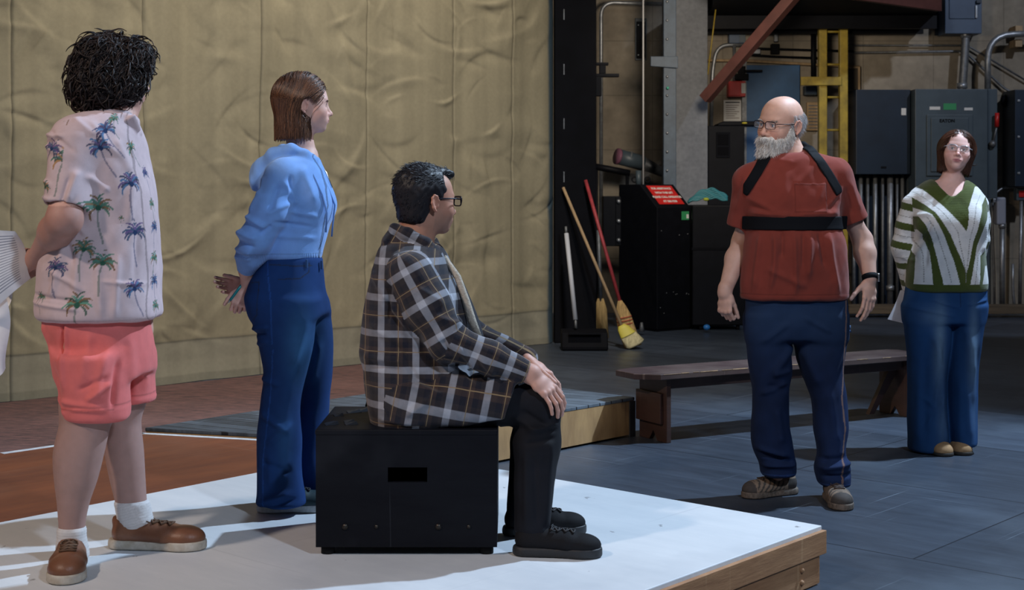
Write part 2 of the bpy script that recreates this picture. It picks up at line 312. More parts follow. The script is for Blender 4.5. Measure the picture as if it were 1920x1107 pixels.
# ---------------------------------------------------------------- black rehearsal cube
M_BLK = painted('scuffed_black_paint', (.0065, .0075, .011), (.0035, .004, .007), (.060, .066, .080), 0, (0, 0, 0), 9, 9, streak=(2, 2, 9), rough=.55, scratch=.30, tone=0, seamw=0)
M_RUB = mat('black_rubber', (.012, .012, .013), .7)
def cube_box():
    D = F * 1.18 / (1043 - HZ); f = px(592, 0, D); g = px(932, 0, D); x0, x1 = f.x, g.x; y0, y1 = D, D + .50; z0, z1 = .228, CH - (806 - HZ) / F * D
    rz = 0; t = thing('rehearsal_box', 'black scuffed wooden box with hand hole that the man in plaid sits on', 'box', ((x0 + x1) / 2, (y0 + y1) / 2, .2))
    hx = ((727 - 960) / F * D, (801 - 960) / F * D); hz = (CH - (905 - HZ) / F * D, CH - (877 - HZ) / F * D); th = .018
    b = MB(); b.b2(x0, x1, y0, y0 + th, z0, hz[0]).b2(x0, x1, y0, y0 + th, hz[1], z1 - th).b2(x0, hx[0], y0, y0 + th, hz[0], hz[1]).b2(hx[1], x1, y0, y0 + th, hz[0], hz[1])
    b.build('front_panel', M_BLK, t)
    b = MB(); b.b2(x0, x0 + th, y0 + th, y1, z0, z1 - th).b2(x1 - th, x1, y0 + th, y1, z0, z1 - th).b2(x0, x1, y1 - th, y1, z0, z1 - th).b2(x0, x1, y0 + th, y1, z0, z0 + th); b.build('side_panels', M_BLK, t)
    MB().b2(x0 - .002, x1 + .002, y0 - .002, y1, z1 - th, z1).build('top_panel', M_BLK, t, bevel=.004)
    for fx in (x0 + .035, x1 - .035):
        for fy in (y0 + .04, y1 - .05): MB().tube([(fx, fy, .2), (fx, fy, .23)], .023, 16).build('rubber_foot', M_RUB, t)
    for q, r_ in ((647, .0095), (706, .006), (822, .0095), (879, .006)):
        zz = CH - (988 - HZ) / F * D; xx = (q - 960) / F * D
        MB().tube([(xx, y0 + .001, zz), (xx, y0 - .004, zz)], r_, 14).build('bolt_head', M_SCREW, t)
    M_PEEL = mat('peeling_black_paint', (.012, .016, .022), .35, bump=.4)
    rr = random.Random(4)
    for _ in range(9):
        cx, cy = x0 + rr.uniform(.01, .10), y0 + rr.uniform(.05, .45); l = rr.uniform(.02, .05)
        MB().add([(cx, cy, z1), (cx + l, cy + .012, z1 + .001), (cx + l * .8, cy + .03, z1 + .009), (cx - .01, cy + .02, z1 + .005), (cx, cy, z1 - .002), (cx + l, cy + .012, z1 - .001), (cx + l * .8, cy + .03, z1 + .006), (cx - .01, cy + .02, z1 + .002)], [(0, 1, 2, 3), (7, 6, 5, 4), (0, 4, 5, 1), (1, 5, 6, 2), (2, 6, 7, 3), (3, 7, 4, 0)]).build('paint_flake', M_PEEL, t)
    return x0, x1, y0, y1, z1
BOX = cube_box()
# ---------------------------------------------------------------- long brown bench
M_BN = painted('brown_bench_paint', (.080, .042, .034), (.045, .025, .021), (.13, .08, .06), 0, (0, 0, 0), 9, 9, streak=(2, 2, 8), rough=.5, scratch=.25, tone=0, seamw=0)
M_BNT = painted('brown_bench_top_paint', (.070, .042, .042), (.045, .027, .027), (.26, .20, .17), R(30), (0, 0, 0), 9, 9, streak=(1, 8, 1), rough=.42, scratch=.5, tone=0, seamw=0)
M_WORN = mat('worn_bare_wood', (.62, .42, .25), .7, noise=.5, nscale=40)
def bench():
    P0 = pz(1250, 832, 0); P1 = pz(1686, 786, 0); ax = (P1 - P0).normalized(); L_ = (P1 - P0).length + .12; w_ = .30; bk = Vector((-ax.y, ax.x, 0))
    zt = .385; t = thing('long_bench', 'long low dark brown wooden bench with worn edges behind the bearded man', 'bench', tuple(P0))
    ov = .11
    def X(a, b, z): return P0 + ax * a + bk * b + Vector((0, 0, z))
    def slab(poly, z0, z1, name, m, bev=.004):
        n = len(poly); vs = [X(a, b, z0) for a, b in poly] + [X(a, b, z1) for a, b in poly]
        return MB().add(vs, [tuple(range(n))[::-1], tuple(range(n, 2 * n))] + [(i, (i + 1) % n, n + (i + 1) % n, n + i) for i in range(n)]).build(name, m, t, bevel=bev)
    c = .05; slab([(-ov + c, -.03), (L_ + ov - c, -.03), (L_ + ov, -.03 + c), (L_ + ov, w_ - c), (L_ + ov - c, w_), (-ov + c, w_), (-ov - .06, w_ - c), (-ov - .06, .02 + c)], zt - .032, zt, 'seat_board', M_BNT)
    for a0 in (0, L_ - .03):
        n = 'leg_panel'; pts = [(0, 0), (.265, 0), (.265, zt - .032), (0, zt - .032)]
        # panel with a notch cut in its foot
        pts = [(0, 0), (.09, 0), (.13, .055), (.17, 0), (.265, 0), (.265, zt - .032), (0, zt - .032)]
        o = MB().ext(pts, X(a0, 0, 0), bk, (0, 0, 1), ax, .03).build(n, M_BN, t, bevel=.003)
    slab([(-.022, .03), (0, .03), (0, .27), (-.022, .27)], .10, .27, 'brace_block', M_BN)
    o = MB().ext([(.03, .27), (.12, .27), (.03, .20)], X(-.012, 0, 0), bk, (0, 0, 1), ax, .012).build('brace_gusset', M_BN, t)
    slab([(.03, .06), (L_ - .03, .06), (L_ - .03, .085), (.03, .085)], zt - .098, zt - .034, 'rail', M_BN)
    o = MB().ext([(0, .0), (.04, 0), (.24, .26), (.16, .26)], X(L_ - .25, .12, .02), ax, (0, 0, 1), bk, .03).build('diagonal_brace', M_BN, t)
    rr = random.Random(2); a = -.04
    while a < L_ + .04:
        l = rr.uniform(.01, .12); MB().box(tuple(X(a + l / 2, -.0302, zt - rr.uniform(.0005, .0025))), (l / 2, .0008, rr.uniform(.001, .003)), Matrix.Rotation(math.atan2(ax.y, ax.x), 3, 'Z')).build('worn_chip', M_WORN, t); a += l + rr.choice([.004, .01, .03, .12])
bench()
# ================================================================= backstage wall, equipment and tools
M_STEEL = mat('galvanised_steel', (.38, .40, .42), .42, .7, noise=.35, nscale=18); M_STEELD = mat('dull_conduit_steel', (.20, .21, .22), .5, .6, noise=.4, nscale=20)
M_BLKS = mat('black_painted_steel', (.0045, .005, .0075), .55, noise=.3, nscale=9); M_DRAPE = mat('black_flat_paint', (.0032, .0036, .006), .75, noise=.35, nscale=6)
M_NAVY = mat('navy_enamel', (.008, .020, .040), .45, noise=.3, nscale=4); M_GREYE = mat('grey_blue_enamel', (.060, .085, .105), .45, noise=.2, nscale=5); M_BLUEE = mat('blue_grey_enamel', (.055, .090, .150), .45, noise=.2, nscale=5)
M_YEL = mat('yellow_safety_paint', (.42, .30, .035), .5, noise=.35, nscale=7, col2=(.22, .16, .025)); M_OXIDE = mat('red_oxide_steel', (.105, .035, .028), .6, noise=.3, nscale=6); M_RED = mat('red_enamel', (.55, .020, .018), .4, noise=.2, nscale=8)
M_WOODL = mat('pale_wood', (.45, .31, .17), .7, noise=.35, nscale=22, stretch=(1, 1, .2)); M_WHT = mat('white_label', (.62, .62, .60), .7); M_GRN = mat('green_label', (.03, .24, .09), .6); M_BLUED = mat('blue_door_paint', (.030, .105, .24), .5, noise=.3, nscale=3, bump=.1, bscale=20)
def pb(x0, y0, x1, y1, d, th):                   # box whose front face spans the given picture rectangle at depth d
    a, b = px(x0, y0, d), px(x1, y1, d); return (a.x, b.x, d, d + th, b.z, a.z)
def wbox(name, label, cat, x0, y0, x1, y1, d, th, m, bevel=.006, group=None, parts=()):
    g = pb(x0, y0, x1, y1, d, th)
    if not parts: return tag(MB().b2(*g).build(name, m, bevel=bevel), label, cat, group)
    t = thing(name, label, cat, ((g[0] + g[1]) / 2, d + th / 2, g[4]), 0, group); MB().b2(*g).build('body', m, t, bevel=bevel)
    for pn, (a, b, c, e), off, pth, pm in parts: q = pb(a, b, c, e, d - off, pth); MB().b2(*q).build(pn, pm, t, bevel=min(.004, pth / 3))
    return t
def arc(pts, r=.08, n=6):                        # round the corners of a polyline
    out = [pts[0]]
    for i in range(1, len(pts) - 1):
        p = pts[i]; a = p + (pts[i - 1] - p).normalized() * min(r, (pts[i - 1] - p).length / 2); b = p + (pts[i + 1] - p).normalized() * min(r, (pts[i + 1] - p).length / 2)
        for k in range(n + 1): t = k / n; out.append(a * (1 - t) ** 2 + p * 2 * t * (1 - t) + b * t * t)
    return out + [pts[-1]]
def pipe(name, label, cat, pts, d, r, m=None, group=None, rr=.10):
    P = arc([px(x, y, d) for x, y in pts], rr); return tag(MB().tube(P, r, 12).build(name, m or M_STEEL), label, cat, group)
WD = BW - .012
# mezzanine and its steel
zc = 3.29
c0 = px(1757, 20, 15.0); dmz = Vector((-1.04, -.85, 0)).normalized(); L0 = c0 + dmz * 3.4
t = thing('mezzanine', 'dark underside of a mezzanine with red-brown steel edge beam above the ladder', 'mezzanine', (3, 15.5, zc))
MB().prism([(c0.x, c0.y), (4.72, WD), (2.08, WD), (2.08, 14.75), (L0.x, L0.y)], zc, zc + .25).build('deck', M_DRAPE, t)
n_ = Vector((-dmz.y, dmz.x, 0)); n_ = n_ if n_.y < 0 else -n_
MB().prism([tuple(c0.xy), tuple(L0.xy), tuple((L0 + n_ * .06).xy), tuple((c0 + n_ * .06).xy)], zc - .01, zc + .32).build('edge_beam', M_OXIDE, t, bevel=.005)
for y_ in (15.4, 15.9): MB().b2(2.10, 4.6, y_, y_ + .06, zc - .14, zc).build('joist', M_BLKS, t)
a, b = px(1322, 186, 14.5), px(1492, -12, 13.95); d = (b - a); v = d.normalized()
tag(MB().box(tuple((a + b) / 2), (.065, .05, d.length / 2), v.to_track_quat('Z', 'Y').to_matrix()).build('diagonal_brace', M_OXIDE, bevel=.004), 'red-brown diagonal steel brace rising from the concrete column to the mezzanine', 'brace')
# black column by the backdrop, steel strut and clamp
tq = thing('black_column', 'tall matt black column beside the right edge of the canvas backdrop', 'column', tuple(px(1079, 645, 12.9)))
g = pb(1040, -200, 1118, 645, 12.95, .35); MB().b2(g[0], g[1], g[2], g[3], 0, 6).build('column_face', M_DRAPE, tq, bevel=.006)
for y_ in (27, 130, 232, 332): q = pb(1056.5, y_ - 10, 1058.5, y_ + 10, 12.948, .004); MB().b2(*q).build('slot_mark', M_STEELD, tq)
t = thing('steel_strut', 'tall blue-grey bolted steel strut fixed against the concrete column', 'strut', tuple(px(1255, 610, 14.6)))
g = pb(1244, 0, 1268, 1, 14.62, .14); MST = mat('blue_grey_steel', (.065, .10, .145), .55, 0, noise=.3, nscale=12); MB().b2(g[0], g[1], g[2], g[3], 0, 6).build('channel', MST, t, bevel=.006)
for i in range(17): p = px(1251, 3 + i * 35.2, 14.61); MB().ball(tuple(p), (.014, .012, .014), 10, 6).build('bolt', M_STEEL, t)
q = pb(1225, 108, 1268, 122, 14.58, .05); MB().ext([(0, .10), (.28, .10), (.28, -.02), (.0, .0)], px(1220, 124, 14.58), (1, 0, 0), (0, 0, 1), (0, 1, 0), .05).build('bracket', MST, t, bevel=.004)
p = px(1252, 165, 14.60); MB().ball(tuple(p), .016, 8, 6).build('indicator_light', mat('green_paint_dot', (.08, .40, .28), .5), t)
tag(MB().tube([px(1206, -120, 14.3), px(1206, 346, 14.3)], .009, 8).build('rope', mat('pale_rope', (.45, .45, .45), .8)), 'thin pale vertical rope hanging behind the black lectern cabinet', 'rope')
t = thing('clamp_bracket', 'black steel clamp bracket sticking out from the black column', 'bracket', tuple(px(1130, 185, 13)))
for i, (x0, y0, x1, y1) in enumerate(((1117, 117, 1141, 122), (1124, 122, 1136, 138), (1117, 138, 1161, 144), (1117, 144, 1128, 180))): MB().b2(*pb(x0, y0, x1, y1, 13.0, .08)).build(('top_flange', 'web', 'arm', 'leg')[i], M_BLKS, t, bevel=.004)
pipe('conduit', 'bright steel conduit bending over the wall beside the black column', 'conduit', [(1127, 430), (1127, 4), (1250, 8)], 15.9, .022, group=None, rr=.16)
t = wbox('vent_plate', 'narrow black slotted plate on the stained wall left of the steel strut', 'plate', 1193, 40, 1211, 110, WD - .03, .03, M_BLKS, parts=(('backing_plate', (1191, 34, 1213, 113), -.015, .014, M_GREYE), ('screw', (1196, 46, 1198, 48), .006, .006, M_STEEL), ('screw', (1206, 46, 1208, 48), .006, .006, M_STEEL), ('screw', (1196, 102, 1198, 104), .006, .006, M_STEEL), ('screw', (1206, 102, 1208, 104), .006, .006, M_STEEL)))
t = thing('capped_pipe', 'thick grey pipe with a pink-ringed end cap slanting above the lectern cabinet', 'pipe', tuple(px(1190, 310, 15.6)))
MB().tube([px(1160, 294, 15.5), px(1204, 306, 15.6)], .085, 18).build('pipe_end', M_GREYE, t); MB().tube([px(1204, 306, 15.6), px(1244, 324, 15.7)], [.075, .05], 16).build('pipe', M_STEELD, t); MB().tube([px(1156, 293, 15.49), px(1160, 294, 15.5)], .09, 18).build('end_ring', mat('pink_ring', (.22, .09, .14), .5), t); MB().tube([px(1179, 298, 15.55), px(1182, 299, 15.55)], .09, 18).build('clamp', M_STEEL, t)
t = thing('valve', 'small dark pipe valve with round handles just above the lectern cabinet', 'valve', tuple(px(1200, 345, 15)))
MB().tube([px(1197, 320, 15), px(1197, 348, 15)], .03, 12).build('stem', M_GREYE, t)
for xx in (1190, 1214): MB().tube([px(xx + 5 * math.cos(k * .52), 337 + 5 * math.sin(k * .52), 15) for k in range(13)], .009, 6, False).build('handle', M_BLKS, t)
t = thing('barrier_rail', 'black angled steel rail between black column and lectern cabinet', 'rail', tuple(px(1150, 345, 14.4)))
MB().tube([px(1112, 312, 15.0), px(1140, 317, 15.0), px(1181, 325, 15.0)], .035, 8).build('rail_bar', M_BLKS, t); MB().tube([px(1176, 325, 15.0), px(1176, 605, 15.0)], .018, 8).build('post', M_BLKS, t); MB().tube([px(1118, 315, 15.0), px(1118, 605, 15.0)], .018, 8).build('post', M_BLKS, t)
# lectern cabinet
K = px(1232, 0, 14.0); K.z = 0; u_ = Vector((-.6, .8, 0)); w_ = Vector((.8, .6, 0))
t = thing('lectern_cabinet', 'black slant-topped lectern cabinet with a red notice on its top', 'cabinet', tuple(K))
MB().ext([(0, .02), (0, 1.222), (.25, 1.455), (.573, 1.455), (.573, .02)], K, u_, (0, 0, 1), w_, .456).build('body', M_BLKS, t, bevel=.008)
MB().ext([(.01, 0), (.01, .02), (.56, .02), (.56, 0)], K + w_ * .01, u_, (0, 0, 1), w_, .43).build('plinth', M_DRAPE, t)
sl = (u_ * .25 + Vector((0, 0, .233))); sn = w_.cross(sl).normalized(); sn = sn if sn.z > 0 else -sn; so = K + Vector((0, 0, 1.222)) + sn * .004; sld = sl.normalized()
sign = MB().ext([(.06, .045), (.40, .045), (.40, .315), (.06, .315)], so, w_, sld, sn, .004).build('red_notice', M_RED, t)
MR = Matrix((w_, sld, sn)).transposed().to_4x4()
for i, s_ in enumerate(('FOR ASSISTANCE', 'WITH THIS LIFT', 'PLEASE CALL OPERATOR', 'AT 550-7030')):
    text('lettering', s_, .040, M_WHT, sign, tuple(so + w_ * .23 + sld * (.27 - i * .062) + sn * .0055), MR.to_euler(), bold=.001, scale=(.86, 1, 1))
q = K + w_ * .33 + Vector((0, 0, 1.10)); MB().ext([(0, 0), (.10, 0), (.10, .085), (0, .085)], q, w_, (0, 0, 1), w_.cross(Vector((0, 0, 1))), .003).build('green_sticker', M_GRN, t); MB().ext([(.065, .015), (.095, .015), (.095, .055), (.065, .055)], q, w_, (0, 0, 1), w_.cross(Vector((0, 0, 1))), .005).build('sticker_panel', M_WHT, t)
rr = random.Random(3)
for i in range(12): q = K + w_ * rr.uniform(.03, .43) + Vector((0, 0, rr.choice([.97, .95, .93, .35, .4, .2, .25]) + rr.uniform(-.03, .03))) - w_.cross(Vector((0, 0, 1))) * -.002; MB().ball(tuple(q), .006, 8, 5).build('screw', M_STEELD, t)
t = wbox('wall_box', 'black steel box with three shiny bolts behind the broom handles', 'box', 1131, 368, 1163, 462, 13.9, .25, M_BLKS, parts=())
b_ = thing('hinge_plate', 'column of three bright round bolts on the black box edge', 'plate', tuple(px(1160, 460, 13.88)))
MB().b2(*pb(1155, 370, 1164, 460, 13.88, .018)).build('plate', M_BLKS, b_)
for y_ in (378, 415, 451): MB().ball(tuple(px(1160, y_, 13.875)), .022, 12, 8).build('bolt', M_STEEL, b_)
# road case, cable, tall speaker cabinet
t = thing('road_case', 'low black road case under a coil of teal cable beside the lectern cabinet', 'case', tuple(px(1340, 610, 14.0)))
g = pb(1298, 385, 1398, 610, 14.15, .5); MB().b2(g[0], g[1], g[2], g[3], .05, g[5]).build('body', M_BLKS, t, bevel=.012); MB().b2(g[0] - .006, g[1] + .006, g[2] - .006, g[3], .80, .825).build('lid_trim', M_DRAPE, t)
for xx in (g[0] + .08, g[1] - .08): MB().tube([(xx, g[2] + .08, .03), (xx + .03, g[2] + .08, .03)], .03, 12).build('caster', M_RUB, t)
cb = MB(); rr = random.Random(6)
for k in range(9):
    pts = []; o_ = rr.uniform(-.02, .02)
    for i in range(25): a_ = i / 24; pts.append(px(1290 + 74 * a_, 384, 14.25 + o_ + k * .02) + Vector((0, 0, .02 + (.045 + .012 * k) * math.sin(a_ * math.pi * .9) ** .8 + .008 * math.sin(a_ * 20 + k))))
    cb.tube(pts, .010, 6)
tag(cb.build('cable_coil', mat('teal_cable', (.02, .15, .18), .5)), 'loose coil of teal cable lying on the black road case', 'cable')
tag(MB().ball(tuple(px(1324, 374, 14.2)), (.03, .02, .018)).build('cable_tie', mat('yellow_green_tie', (.30, .36, .03), .6)), 'yellow-green tie on the teal cable coil', 'tie')
t = wbox('speaker_cabinet', 'tall black speaker cabinet with two small square ports behind the bearded man', 'speaker', 1328, 236, 1396, 386, 15.2, .5, M_BLKS, parts=(('port_frame', (1343, 248, 1369, 296), .01, .012, M_DRAPE), ('port', (1346, 252, 1366, 272), .014, .006, mat('speaker_mesh', (.003, .003, .004), .9)), ('port', (1346, 276, 1366, 291), .014, .006, bpy.data.materials['speaker_mesh'])))
g = pb(1328, 386, 1396, 600, 15.2, .5); MB().b2(g[0], g[1], g[2], g[3], 0, g[5]).build('lower_cabinet', M_BLKS, t)
t = thing('moving_light', 'black stage light unit with a yellow tag lying on the speaker cabinet', 'light', tuple(px(1375, 236, 15.3)))
MB().ext([(-.15, 0), (.30, 0), (.26, .05), (-.08, .05), (-.15, .02)], px(1372, 236, 15.25), (1, 0, 0), (0, 0, 1), (0, 1, 0), .3).build('housing', M_BLKS, t, bevel=.01); MB().ball(tuple(px(1396, 231, 15.24)), (.03, .02, .012)).build('yellow_tag', mat('yellow_tag', (.5, .42, .04), .6), t)
tag(MB().b2(*pb(1311, 240, 1325, 380, 15.0, .05)).build('blue_batten', mat('dark_blue_paint', (.010, .030, .060), .6)), 'dark blue upright batten against the concrete column', 'batten')
# wall fittings between column and ladder
g = pb(1399, 122, 1500, 587, WD - .06, .06); dr = MB().b2(g[0], g[1], g[2], g[3], 0, g[5]).build('door_1', M_BLUED, bevel=.006); tag(dr, kind='structure')
MB().b2(g[0] - .05, g[0], g[2] - .03, g[3], 0, g[5] + .05).build('door_frame', M_STEELD, dr)
t = wbox('door_closer', 'black door closer arm at the top of the blue door', 'door closer', 1378, 138, 1404, 150, WD - .14, .06, M_BLKS, parts=(('arm', (1396, 131, 1430, 135), .02, .03, M_BLKS), ('bracket', (1384, 124, 1398, 140), .0, .04, M_BLKS)))
t = wbox('alarm_box', 'bright red alarm box with a white side label beside the blue door', 'alarm box', 1366, 152, 1398, 181, WD - .16, .15, M_RED, parts=(('cover', (1368, 154, 1389, 179), .012, .012, M_RED), ('side_label', (1390, 156, 1398, 175), .006, .006, M_WHT)))
t = wbox('paper_notice', 'white paper notice taped below the red alarm box', 'notice', 1357, 188, 1390, 228, WD - .012, .004, M_WHT, bevel=0, parts=(('heading', (1360, 191, 1387, 193), .002, .001, M_BLKS), ) + tuple(('text_line', (1361, y_, 1386 - (k % 3) * 4, y_ + 1), .002, .001, M_OXIDE) for k, y_ in enumerate(range(197, 224, 4))))
wbox('junction_box', 'small grey junction box at the top left of the wall above the red alarm box', 'junction box', 1367, 56, 1398, 81, WD - .12, .12, M_BLUEE, parts=(('cover', (1386, 57, 1398, 80), .004, .006, M_GREYE),))
wbox('junction_box', 'square grey junction box on the wall just left of the ladder crossbar', 'junction box', 1509, 161, 1532, 178, WD - .12, .12, M_GREYE, parts=(('cover', (1511, 163, 1530, 176), .004, .006, M_BLUEE),))
wbox('wall_panel', 'pale louvred panel on the wall behind the ladder', 'panel', 1513, 192, 1536, 245, WD - .05, .05, M_WOODL, parts=tuple(('louvre', (1516, y_, 1534, y_ + 2), .006, .006, M_STEELD) for y_ in range(197, 242, 6)))
wbox('wall_panel', 'framed square board on the wall right of the ladder', 'panel', 1590, 127, 1611, 168, WD - .05, .05, mat('dim_board', (.09, .075, .055), .8), parts=(('frame_side', (1609, 127, 1613, 169), .02, .03, M_WOODL), ('frame_top', (1590, 125, 1613, 128), .02, .03, M_WOODL)))
pipe('conduit', 'pale conduit running level across the wall above the blue door', 'conduit', [(1327, 113), (1400, 114), (1612, 126)], WD - .05, .016, M_WOODL)
pipe('conduit', 'steel conduit bent over above the red alarm box and down beside the column', 'conduit', [(1333, 260), (1336, 130), (1345, 84), (1396, 84)], WD - .07, .022, rr=.14)
pipe('conduit', 'short upright steel conduit entering the red alarm box', 'conduit', [(1377, 153), (1377, 84)], WD - .1, .018)
pipe('conduit', 'upper dark thin conduit crossing the wall above the blue door', 'conduit', [(1396, 90), (1450, 92), (1600, 96)], WD - .06, .012, M_BLKS)
pipe('conduit', 'lower dark thin conduit crossing the wall above the blue door', 'conduit', [(1380, 101), (1450, 106), (1535, 109)], WD - .06, .012, M_BLKS)
pipe('conduit', 'dark upright conduit on the wall left of the ladder', 'conduit', [(1525, 50), (1525, 160)], WD - .06, .03, M_BLKS)
wbox('pipe_fitting', 'bright pipe fitting high on the wall between the brace and ladder', 'fitting', 1452, 48, 1459, 78, WD - .1, .06, M_STEEL); wbox('outlet_box', 'dark outlet box below the bright pipe fitting', 'outlet box', 1447, 82, 1462, 101, WD - .1, .1, M_BLKS); wbox('conduit_coupling', 'small steel coupling right of the diagonal brace', 'coupling', 1412, 92, 1426, 101, WD - .1, .06, M_STEEL)
tag(MB().tube([px(1344, 0, 14.9), px(1327, 140, 14.9)], .008, 6).build('yellow_cord', M_YEL), 'thin yellow cord hanging right beside the concrete column', 'cord')
# ladder
t = thing('fixed_ladder', 'yellow steel wall ladder rising to the mezzanine', 'ladder', tuple(px(1563, 600, 15.6)))
for (x0, x1) in ((1536, 1551), (1575, 1590)): g = pb(x0, 0, x1, 1, 15.6, .09); MB().b2(g[0], g[1], g[2], g[3], 0, 3.27).build('rail', M_YEL, t, bevel=.006)
for k in range(10): y_ = 59.5 + k * 61.5; MB().tube([px(1551, y_, 15.65), px(1575, y_, 15.65)], .013, 10).build('rung', M_YEL, t) if y_ < 585 else None
MB().b2(*pb(1502, 144, 1578, 160, 15.56, .05)).build('crossbar', M_YEL, t, bevel=.004)
# electrical gear
t = wbox('equipment_panel', 'flat dark navy steel panel above the row of upright conduits', 'electrical panel', 1605, 168, 1707, 327, WD - .36, .36, M_NAVY, parts=(('torn_label', (1690, 203, 1699, 216), .003, .002, M_WHT), ('latch', (1652, 312, 1662, 316), .006, .006, M_BLKS)))
t = wbox('switchboard', 'grey-blue electrical switchboard with green label behind the woman in the striped sweater', 'switchboard', 1716, 167, 1852, 372, WD - .50, .5, M_GREYE, parts=(('green_label', (1769, 194, 1793, 206), .003, .002, M_GRN), ('white_label', (1743, 200, 1763, 206), .003, .002, M_WHT), ('white_label', (1808, 202, 1824, 207), .003, .002, M_WHT), ('door', (1738, 215, 1824, 330), .02, .02, M_GREYE), ('door_panel', (1746, 221, 1816, 322), .034, .014, M_GREYE)))
dpn = WD - .50 - .036; p = px(1776, 227, dpn); text('lettering', 'EATON', .050, M_BLKS, t, tuple(p), (R(90), 0, 0), bold=.002)
g = pb(1852, 167, 1870, 372, WD - .44, .44); MB().b2(g[0], g[1], g[2], g[3], g[4], g[5]).build('side_section', M_GREYE, t, bevel=.004)
p0 = px(1869, 238, WD - .5); MB().tube([px(1862, 270, WD - .47), px(1869, 236, WD - .5)], .012, 8).build('lever', M_STEELD, t); MB().tube([px(1869, 238, WD - .5), px(1869.5, 212, WD - .5)], .024, 10).build('red_handle', M_RED, t); MB().ball(tuple(px(1861, 270, WD - .47)), .04, 12, 8).build('pivot', M_STEELD, t)
t = wbox('disconnect_box', 'blue-grey disconnect box at the top right above the switchboard', 'electrical box', 1772, -45, 1841, 63, WD - .30, .3, M_BLUEE, parts=(('door', (1780, -40, 1828, 35), .012, .012, M_BLUEE), ('latch', (1829, 10, 1833, 34), .02, .02, M_STEEL), ('knob', (1831, 0, 1840, 6), .03, .03, M_NAVY)))
MB().b2(*pb(1755, -45, 1772, 66, WD - .06, .06)).build('mounting_board', M_NAVY, t)
P = [px(1811, 62, WD - .2), px(1809, 110, WD - .22), px(1804, 168, WD - .2)]; t = thing('flexible_conduit', 'ribbed grey flexible conduit joining the disconnect box to the switchboard', 'conduit', tuple(P[2]))
pts, rs = [], []
for i in range(64):
    a_ = i / 63; q = P[0] * (1 - a_) ** 2 + P[1] * 2 * a_ * (1 - a_) + P[2] * a_ * a_; pts.append(q); rs.append(.043 + .006 * (i % 2))
MB().tube(pts, rs, 14).build('hose', M_STEELD, t)
for y_, x_ in ((66, 1811), (161, 1804)): MB().tube([px(x_, y_ - 5, WD - .2), px(x_, y_ + 5, WD - .2)], .058, 14).build('fitting', M_STEEL, t)
pipe('large_conduit', 'thick steel conduit arching from the switchboard top out of the right photo edge', 'conduit', [(1852, 168), (1852, 66), (1960, 62)], WD - .25, .036, rr=.28)
pipe('wall_conduit', 'upper level thin conduit running from ladder towards the flexible conduit', 'conduit', [(1590, 85), (1813, 85), (1925, 152)], WD - .04, .010, M_STEELD, rr=.05)
pipe('wall_conduit', 'lower level thin conduit bending down right behind the arched conduit', 'conduit', [(1590, 99), (1808, 96), (1885, 168), (1925, 182)], WD - .04, .013, M_STEELD, rr=.06)
wbox('wood_block', 'upper small wood block behind the arched conduit at the right edge', 'block', 1904, 48, 1918, 60, WD - .2, .2, M_WOODL); wbox('wood_block', 'lower small wood block beneath the arched conduit at the right edge', 'block', 1904, 74, 1917, 88, WD - .2, .2, M_WOODL)
t = wbox('equipment_panel', 'navy steel cabinet cut by the right photo edge', 'electrical panel', 1903, 168, 1990, 350, WD - .4, .4, M_NAVY, parts=tuple(('bolt', (1908, y_, 1913, y_ + 4), .01, .01, M_STEEL) for y_ in (187, 255, 323)))
tag(MB().ball(tuple(px(1886, 190, WD - .1)), (.06, .04, .075), 12, 8).build('round_fitting', M_BLKS), 'black round conduit fitting between the switchboard and the right navy cabinet', 'fitting')
for i, (x_, r_, y1) in enumerate(((1614, .022, 585), (1627, .017, 585), (1641, .024, 585), (1655, .016, 585), (1669, .034, 585), (1682, .016, 585), (1692, .020, 585), (1704, .018, 585))):
    tag(MB().tube([px(x_, 326, WD - .20), px(x_, 450, WD - .20), px(x_ + (8 if i == 1 else 0) * 0, y1, WD - .20)], r_, 12).build('upright_conduit', M_STEEL if i % 2 == 0 else M_STEELD), 'upright steel conduit running from the navy panel down to the kerb', 'conduit', 'upright conduits below the navy panel')
tag(MB().tube([px(1601, 420, WD - .18), px(1601, 585, WD - .18)], .020, 12).build('upright_conduit', M_STEEL), 'lone upright conduit just left of the row under the navy panel', 'conduit')
tag(MB().tube([px(1669, 536, WD - .2), px(1669, 545, WD - .2)], .045, 14).build('conduit_coupling', M_STEEL), 'wide bright coupling on the thickest conduit under the navy panel', 'coupling')
wbox('back_board', 'dark board on the wall behind the row of upright conduits', 'board', 1598, 330, 1706, 575, WD - .05, .05, M_NAVY)
t = wbox('grey_switch_box', 'pale rounded switch box on a post right of the woman in the striped sweater', 'switch box', 1869, 370, 1887, 422, WD - .35, .12, mat('pale_grey_enamel', (.26, .28, .34), .5), bevel=.02, parts=(('hub', (1862, 373, 1869, 380), -.03, .04, M_STEEL),))
MB().tube([px(1879, 422, WD - .3), px(1879, 583, WD - .3)], .030, 14).build('post', M_STEEL, t); MB().tube([px(1879, 420, WD - .3), px(1879, 428, WD - .3)], .040, 14).build('collar', M_STEEL, t)
pipe('bent_conduit', 'thin conduit curving over beside the pale switch box', 'conduit', [(1865, 583), (1864, 500), (1860, 430), (1862, 352), (1925, 350)], WD - .12, .014, M_STEEL, rr=.2)
pipe('bent_conduit', 'upright conduit rising left of the red-topped post at the right edge', 'conduit', [(1903, 583), (1899, 545), (1899, 495)], WD - .2, .016, M_STEEL)
